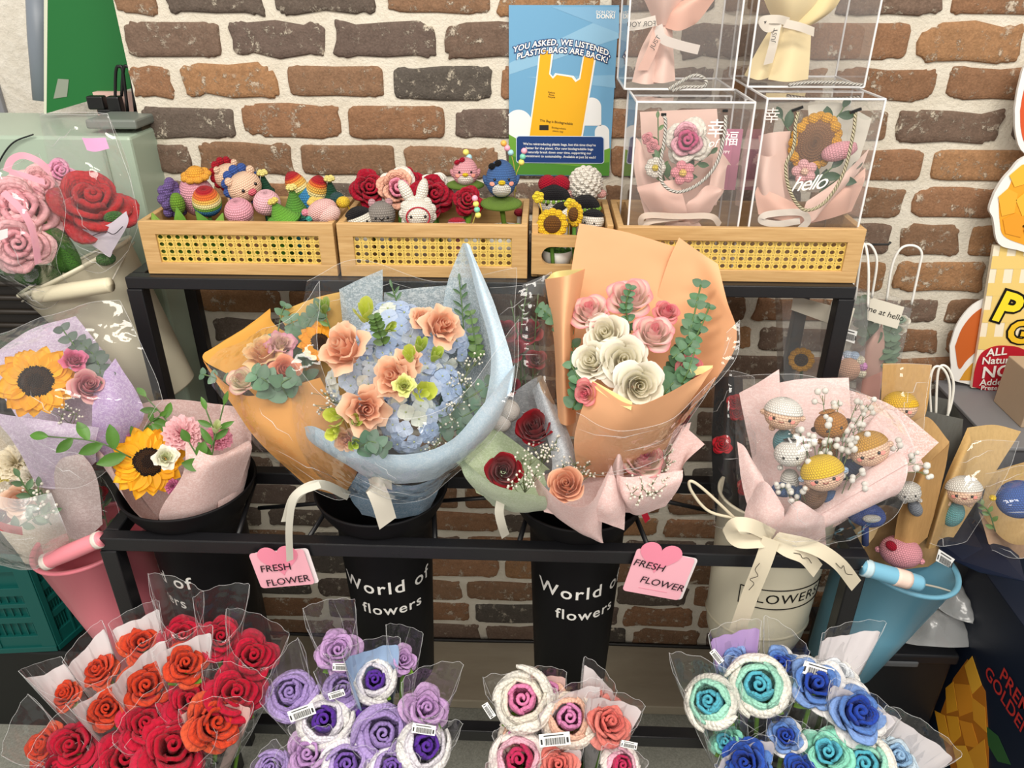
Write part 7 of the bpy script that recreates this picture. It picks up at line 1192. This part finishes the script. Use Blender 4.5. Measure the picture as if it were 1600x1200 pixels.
t = kraft('kraft wrapped blue crochet chick at the right edge above the navy carton', [[[(1560, 870, -.47), (1590, 870, -.46), (1640, 865, -.46)], [(1535, 800, -.44), (1590, 800, -.42), (1660, 800, -.42)], [(1545, 738, -.41), (1600, 722, -.40), (1680, 700, -.40)]], [[(1545, 850, -.51), (1590, 872, -.52), (1640, 860, -.51)], [(1530, 800, -.49), (1580, 850, -.53), (1660, 840, -.51)]]], (1590, 900, -.48), cs=[H('c9a873'), H('cda889')]); p = at(1592, 780, -.50); k = mpp(p); Mf = FF(p, .5, .5, .3); knit_ball('crochet_chick', t, p, Mf, np.array((32, 28, 30))*k, H('3f63ad')); knit_ball('beak', t, at(1551, 778, -.52), np.eye(3), 5*k, H('e9c52a')); knit_ball('white_patch', t, p+Mf @ np.array((-10*k, 20*k, 17*k)), Mf, np.array((9, 6, 7))*k, H('ece8e0'))
spr(t, [(1555, 830, -.53), (1545, 800, -.53), (1530, 785, -.52)], 7, 14, 8, H('5c7a3e')); film_part(t, sheet([[(1550, 860, -.55), (1590, 872, -.56), (1640, 860, -.55)], [(1528, 790, -.53), (1590, 790, -.56), (1660, 790, -.54)], [(1540, 740, -.46), (1600, 728, -.47), (1660, 715, -.46)]], crinkle=.008), mat='film', name='clear_wrap')
t = kraft('kraft wrapped pink crochet doll head with a red patch sunk in the blue bucket', [[[(1350, 885, -.50), (1400, 890, -.48), (1450, 885, -.48)], [(1345, 840, -.47), (1400, 835, -.46), (1470, 870, -.48)], [(1330, 815, -.46), (1390, 790, -.44), (1482, 850, -.47)]], [[(1335, 850, -.52), (1350, 855, -.53), (1365, 840, -.52)], [(1330, 830, -.52), (1355, 815, -.52), (1385, 800, -.50)]]], (1395, 930, -.51), cs=[H('b79468'), H('cbb184')]); p = at(1407, 862, -.54); k = mpp(p); Mf = FF(p, .1, .6); knit_ball('crochet_doll', t, p, Mf, np.array((31, 28, 25))*k, H('dd97a2')); knit_ball('red_patch', t, p+Mf @ np.array((16*k, 22*k, 10*k)), face_frame(Mf @ np.array((.55, .75, .35)), 0), np.array((10, 3, 7))*k, H('a81730'))
for s in (-1, 1): knit_ball('ear', t, p+Mf @ np.array((s*31*k, 0, -6*k)), Mf, 5*k, H('dd97a2'))
m = MB(); m.tube([p, at(1395, 930, -.51)], .009, 10, H('dd97a2')); m.build('body', M_('knit'), t); barcode(t, [at(1467, 858, -.56), at(1492, 874, -.56), at(1483, 887, -.56), at(1462, 876, -.56)])
t, p = thing('doll_posy', 'blue crochet chick under clear film at the foot of the doll bouquet', 'bouquet', at(1350, 850, -.56), 'kraft wrapped crochet dolls at the right'), at(1352, 803, -.56); k = mpp(p); knit_ball('crochet_chick', t, p, FF(p), np.array((30, 20, 20))*k, H('43589c')); knit_ball('white_patch', t, p+np.array((.002, -19*k, .006)), np.eye(3), np.array((14, 5, 7))*k, H('e6e2da')); m = MB(); m.tube([p, at(1352, 850, -.55)], .006, 8, H('43589c')); m.build('body', M_('knit'), t)
t = thing('paper_gift_bag', 'grey paper gift bag with white rope handles at the right behind the kraft cones', 'gift bag', at(1470, 720, -.36)); P = [at(1438, 640, -.38), at(1505, 655, -.38), at(1500, 720, -.38), at(1440, 720, -.38)]; m = MB(); B = [q+np.array((.01, .07, 0)) for q in P]; m.add(np.array(P+B), [[0, 1, 2, 3], [5, 4, 7, 6], [0, 3, 7, 4], [1, 5, 6, 2], [3, 2, 6, 7]], H('6d6d68'), None, 0, False); m.build('bag_body', M_('kraft'), t)
for pts in ([(1455, 655), (1453, 600), (1460, 574), (1475, 578), (1484, 605), (1480, 660)], [(1462, 652), (1466, 580), (1480, 574), (1490, 600), (1484, 640), (1470, 668)]): m = MB(); m.tube([at(a, c, -.37) for a, c in pts], .0022, 8, H('e9e6dc'), smoothing=7); m.build('rope_handle', M_('plastic'), t)
# the two price tags on the middle rail
def fresh_tag(label, TL, TR, BR, BL, y, heart, words, hs):
    t = thing('sign_tag', label, 'sign', at((TL[0]+TR[0])/2, BL[1], y), 'pink signs on the middle rail'); a, b_, c_, d_ = [at(*q, y) for q in (TL, TR, BR, BL)]; ex = nrm(b_-a); nn = nrm(np.cross(ex, a-d_)); ey = np.cross(nn, ex); M = np.stack([ex, ey, nn], 1); W = np.linalg.norm(b_-a)*.93; Hh = np.linalg.norm(a-d_)*.96; r = .006
    def rr(w, h, r): 
        o = []
        for cx, cy, s0 in ((w/2-r, h/2-r, 0), (-w/2+r, h/2-r, .5), (-w/2+r, -h/2+r, 1), (w/2-r, -h/2+r, 1.5)): o += [(cx+r*math.cos((s0+q/8)*math.pi), cy+r*math.sin((s0+q/8)*math.pi)) for q in range(5)]
        return o
    cen = (a+b_+c_+d_)/4; m = MB(); m.prism(rr(W, Hh, r), .0008, M, cen+ex*.006-ey*.002-nn*.004, H('f2e9ea')); m.build('backing_card', M_('print'), t); m = MB(); m.prism(rr(W, Hh, r), .0012, M, cen, H('f2b2c0')); m.build('card', M_('print'), t)
    m = MB(); th = np.linspace(0, 2*math.pi, 48, endpoint=False); hp = np.stack([16*np.sin(th)**3, 13*np.cos(th)-5*np.cos(2*th)-2*np.cos(3*th)-np.cos(4*th)], 1)/17*hs; hc = at(*heart, y); m.prism(hp, .0008, M, hc+nn*.0014, H('ee8ea6')); m.build('heart', M_('print'), t)
    m = MB(); K = H('2b2024')
    for s_, q, sz, ang in words: e = ex*math.cos(ang)+ey*math.sin(ang); f = ey*math.cos(ang)-ex*math.sin(ang); put_text(m, s_, sz, at(*q, y), e, f, K, 0, .0030, shear=.12, off=.004, space=.98)
    m.build('handwriting', M_('ink'), t)
    m = MB(); m.box(cen-ey*Hh*.36+nn*.0016, (W*.5, .0005, .0006), np.stack([ex, nn, ey], 1), H('d98a9c')); m.build('rule_line', M_('ink'), t); return t
fresh_tag('pink heart sign reading fresh flower on the rail left of centre', (390, 864), (482, 856), (492, 913), (400, 920), -.628, (436, 872), [('FRESH', (431, 886), .0200, .02), ('FLOWER', (450, 906), .0200, .06)], .036)
fresh_tag('pink heart sign reading fresh flower on the rail right of centre', (982, 853), (1080, 871), (1075, 941), (977, 923), -.628, (1031, 868), [('FRESH', (1014, 882), .0195, -.06), ('FLOWER', (1034, 911), .0195, -.06)], .036)
strip(thing('hanging_ribbon', 'white ribbon end hanging over the heart sign left of centre', 'ribbon', at(452, 875, -.655)), [(500, 757, -.64), (462, 775, -.655), (452, 820, -.655), (453, 876, -.645)], 11, H('dcd9cc'))
# ------------------------------------------------------------------ front row: wrapped crochet roses
OG, CR_, RU = [H('c8391d'), H('d2462a'), H('d95a3a')], [H('b3122c'), H('c01c38'), H('c82a46')], [H('8f0f26'), H('a8182f')]
LL, WP, WL = [H('9a82c0'), H('a78fcb'), H('b19bd3')], [H('5a2f9c'), H('a48ad0'), H('e6e2ea'), H('eceae8')], [H('7a58ae'), H('b9a2dc'), H('e9e6ec')]; ML = [H('b78cc4'), H('c79fd2'), H('cfaad8')]
WPK, WPP, CO, PKW = [H('e483b0'), H('f2b98a'), H('eee7d6'), H('f1ede2')], [H('d988b8'), H('eebfa6'), H('efe4d6')], [H('d96a62'), H('e37f74'), H('ea9288')], [H('c4305e'), H('eb9fba'), H('efb9cb'), H('efe6e0')]
MI, BW, LB, BB2, WB = [H('57b4c8'), H('8fdcc2'), H('a6e3cb'), H('eeebe0')], [H('2546a8'), H('5b83c9'), H('7fa0d8'), H('e9e8e6')], [H('6f8fc6'), H('86a3d3')], [H('1f3f9e'), H('2f56b4'), H('5f88cc')], [H('dfe5ea'), H('ecebe6')]
PW, PP, PB_, PLI = H('efe9ea'), H('f0cfc9'), H('a9c4e6'), H('c9abe0')
def wrapped(bunch, label, px, py, y, r, cols, sl='clear', tag_=None, tx=0., ty=.25, over=.06, op=.5, leaf=True, style=None, n=13, spread=.045, wide=1.28):
    root = FRONT[bunch]; p = at(px, py, y); k = mpp(p); rr = r*k*1.16; base = np.array((root[0]+np.clip((p[0]-root[0])*.3, -spread, spread), root[1]+np.clip((p[1]-root[1])*.3, -spread, spread), .30)); ax = nrm(p-base)
    t = thing('wrapped_crochet_rose', label, 'crochet flower', base, {'red': 'red crochet roses in the front bucket', 'purple': 'purple crochet roses in the front bucket', 'pink': 'pink crochet roses in the front bucket', 'blue': 'blue and mint crochet roses in the front bucket'}[bunch])
    m = MB(); crochet_into(m, p, ax_(p, tx+RT.dot(ax)*.5, ty), rr, cols, n=n, spin=px*.7, openness=op, stitch=.0068, style=style or ('ball' if cols in (WP, WL, WPK, WPP, PKW, MI, LL) else 'open')); m.build('bloom', M_('yarn'), t, solid=rr*.10)
    m = MB(); m.tube([p-ax*rr*.5, (p+base)/2, base], .0035, 8, H('6f9c3a')); m.build('stem', M_('knit'), t)
    if leaf:
        for s_ in (-1, 1): m = MB(); q = p-ax*rr*.75; leaf_into(m, q, nrm(RT*s_*.8+tocam(p)*.5-UP*.35), tocam(p), rr*.85, rr*.5, H('6d9630'), .2, .1, 1.2); m.build('crochet_leaf', M_('yarn'), t, solid=.003)
    s0 = p-ax*.15; L = .15+over
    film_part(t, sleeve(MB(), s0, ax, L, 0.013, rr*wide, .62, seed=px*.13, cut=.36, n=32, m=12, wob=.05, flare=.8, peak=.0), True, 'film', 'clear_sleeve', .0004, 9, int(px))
    if sl != 'clear':
        c = {'white': PW, 'pink': PP, 'blue': PB_, 'lilac': PLI}[sl]; m = MB(); P = sleeve(MB(), s0, ax, L*.90, .011, rr*wide*.92, .75, n=40, m=12, cut=.42, seed=px*.13, wob=.03, flare=.8, peak=.05); i0, i1 = (19, 41) if sl != 'blue' else (16, 44); Q = P[np.arange(i0, i1) % 40]; m.grid(Q, c); m.build('paper_cone', M_('paper'), t, solid=.0006)
    if tag_:
        u, v, w_, ang = tag_; o = p+tocam(p)*rr*1.15+RT*u*rr+UP*v*rr; e = RT*math.cos(ang)+UP*math.sin(ang); f = UP*math.cos(ang)-RT*math.sin(ang); h = w_*.42; barcode(t, [o-e*w_/2+f*h/2, o+e*w_/2+f*h/2, o+e*w_/2-f*h/2, o-e*w_/2-f*h/2])
    return t
Q = wrapped
# red bunch
Q('red', 'orange red crochet rose in a clear sleeve at the far left of the back row', 222, 1004, -.70, 28, OG, 'white', over=.06); Q('red', 'dark crimson crochet rose in the tall clear sleeve below the lettered bucket', 285, 993, -.69, 28, CR_, over=.10); Q('red', 'crimson crochet rose in a tall clear sleeve, third along the back row', 345, 995, -.69, 28, CR_, over=.09); Q('red', 'crimson crochet rose at the right end of the red back row', 395, 1025, -.705, 33, CR_, over=.07)
Q('red', 'orange crochet rose in a slanted clear sleeve at the outer left', 152, 1046, -.73, 24, OG, 'white', None, -.5, .3, .06); Q('red', 'orange red crochet rose in white paper, middle of the red bunch', 228, 1072, -.755, 35, OG, 'white'); Q('red', 'hazy orange crochet rose in white paper behind the crimson ones', 290, 1036, -.735, 30, OG, 'white', over=.05); Q('red', 'large crimson crochet rose at the right side of the red bunch', 368, 1083, -.76, 40, CR_, over=.04); Q('red', 'crimson crochet rose between the white paper one and the right side', 297, 1094, -.765, 33, CR_, over=.03)
Q('red', 'small orange crochet rose deep inside a white paper cone at left', 166, 1107, -.785, 27, OG, 'white', None, 0, .1, .045, wide=1.45); Q('red', 'bright orange crochet rose in pink paper at lower right of the red bunch', 337, 1128, -.80, 38, OG, 'pink', None, .4, .1, .035); Q('red', 'crimson crochet rose below the white paper orange one', 228, 1130, -.80, 36, CR_, over=.03); Q('red', 'largest crimson crochet rose at the bottom centre of the red bunch', 270, 1166, -.825, 48, CR_, over=.02); Q('red', 'crimson crochet rose at the bottom left of the largest one', 196, 1186, -.835, 40, CR_, over=.02)
Q('red', 'coral crochet rose at the lower left corner in clear film', 66, 1165, -.815, 28, OG, 'clear', None, -.6, .1, .06); Q('red', 'rosy red crochet rose beside the coral one at lower left', 112, 1165, -.82, 33, CR_, 'clear', None, -.3, .1, .05); Q('red', 'crimson crochet rose cut by the bottom frame at lower left', 92, 1205, -.845, 36, RU, over=.02); Q('red', 'orange crochet rose behind white paper above the small one at left', 100, 1085, -.76, 20, OG, 'white', None, -.5, .3, .07)
# purple bunch
Q('purple', 'mauve crochet rose in the tallest clear sleeve, with a barcode label', 528, 1017, -.70, 30, ML, 'clear', (.15, -.7, .028, -.03), 0, .3, .09); Q('purple', 'lilac crochet rose with a slanted barcode label, left of the bunch', 455, 1083, -.755, 34, LL, 'clear', (.4, -.75, .042, .35), -.2, .3, .05); Q('purple', 'dull lilac crochet rose behind a curled barcode label', 537, 1077, -.745, 27, LL, 'clear', (-.35, -.25, .026, .3), 0, .3, .05); Q('purple', 'white rimmed crochet rose with a dark violet heart, left of centre', 506, 1125, -.79, 37, WP, 'clear', None, 0, .1, .03)
Q('purple', 'white and violet crochet rose inside pale blue paper', 585, 1062, -.74, 30, WP, 'blue', None, 0, .1, .07, wide=1.4); Q('purple', 'mauve crochet rose peeping out behind the pale blue paper', 630, 1030, -.70, 20, ML, 'clear', None, .3, .3, .06); Q('purple', 'pale mauve crochet rose in a tall sleeve at the right end', 666, 1107, -.775, 32, ML, 'clear', (-.1, -.85, .036, -.15), .2, .3, .08); Q('purple', 'big lilac crochet rose in the centre of the purple bunch', 598, 1147, -.805, 38, LL, 'clear', None, 0, .1, .03); Q('purple', 'dark violet crochet rose tucked behind the big lilac one', 572, 1122, -.775, 22, WP[:2], over=.03)
Q('purple', 'white rimmed crochet rose with a violet heart at lower right', 663, 1166, -.82, 37, WP, 'clear', None, .3, .1, .03); Q('purple', 'mauve crochet rose at lower left under the white rimmed one', 482, 1178, -.83, 33, ML, 'clear', None, -.2, .1, .03); Q('purple', 'white rimmed crochet rose cut by the bottom frame, centre left', 541, 1196, -.845, 34, WL, over=.02); Q('purple', 'white rimmed crochet rose cut by the bottom frame, in white paper', 612, 1200, -.85, 30, WL, 'white', over=.02); Q('purple', 'lilac crochet rose cut by the bottom frame at far left', 424, 1200, -.845, 24, LL, over=.03)
# pink bunch
Q('pink', 'white crochet rose with a pink and peach heart, upper left of the bunch', 816, 1093, -.775, 41, WPK, 'clear', (-1.05, -.35, .024, -1.0), 0, .15, .03); Q('pink', 'white crochet rose with a mauve heart and a barcode label below', 889, 1122, -.79, 37, WPP, 'white', (-.5, -.75, .046, .1), .1, .15, .05); Q('pink', 'faded pink crochet rose under the upper left white one', 806, 1150, -.80, 24, WPP, over=.02); Q('pink', 'white and pink crochet rose with a crimson heart at lower left', 811, 1187, -.835, 40, PKW, 'clear', None, 0, .05, .02); Q('pink', 'coral crochet rose in white paper at the right', 953, 1128, -.795, 33, CO, 'white', None, .4, .2, .05); Q('pink', 'coral pink crochet rose cut by the bottom frame', 872, 1196, -.845, 28, CO, 'white', over=.02); Q('pink', 'pink crochet rose with a barcode label at lower right', 970, 1196, -.84, 27, PKW, 'clear', (.4, 1.0, .024, -.2), .3, .1, .03); Q('pink', 'dusky pink crochet rose hidden at the back of the pink bunch', 858, 1085, -.745, 22, WPP[:2], 'pink', over=.05); Q('pink', 'small coral crochet rose behind the white paper one', 930, 1097, -.755, 22, CO, 'white', over=.06)
# blue bunch
Q('blue', 'mint and white crochet rose in a tall clear sleeve at far left', 1110, 1096, -.775, 36, MI, 'clear', None, -.3, .2, .07); Q('blue', 'large mint crochet rose with white outer petals, second from left', 1186, 1072, -.765, 41, MI, 'clear', None, 0, .2, .03); Q('blue', 'light blue crochet rose in lilac paper at the back', 1150, 1036, -.715, 28, LB, 'lilac', (-.9, .3, .024, -.9), -.1, .3, .07); Q('blue', 'blue and white crochet rose in clear film at the back', 1222, 1038, -.715, 26, BW, 'clear', None, 0, .3, .06); Q('blue', 'royal blue crochet rose with light blue outer petals', 1276, 1068, -.755, 37, BW, 'clear', None, .2, .2, .03); Q('blue', 'royal blue crochet rose with ruffled pale petals at the right', 1342, 1113, -.79, 40, BW, 'white', None, .4, .2, .03)
Q('blue', 'mint crochet rose in the lower middle of the blue bunch', 1293, 1176, -.83, 35, MI[:3], over=.02); Q('blue', 'mint and white crochet rose at lower right cut by the frame', 1350, 1195, -.84, 40, MI, over=.02); Q('blue', 'royal blue crochet rose in white paper at lower left', 1165, 1192, -.84, 34, BB2, 'white', None, -.2, .1, .03); Q('blue', 'navy blue and white crochet rose half hidden in the middle', 1228, 1150, -.81, 24, BW, over=.03); Q('blue', 'white crochet rose wrapped in white paper with a large barcode label', 1308, 1052, -.72, 28, WB, 'white', (-.9, .1, .048, -.3), .2, .3, .09); Q('blue', 'pale blue crochet rose in a broad white paper cone at far right', 1402, 1182, -.82, 32, [H('8fb5d8'), H('c5d9e6'), H('e9e8e4')], 'white', None, .4, .2, .07, wide=1.5); Q('blue', 'royal blue crochet rose cut by the bottom frame in the middle', 1252, 1203, -.85, 24, BB2, over=.02); Q('blue', 'pale mint crochet rose tucked behind the lower left one', 1135, 1160, -.80, 24, MI[:3], 'clear', None, -.3, .2, .05)
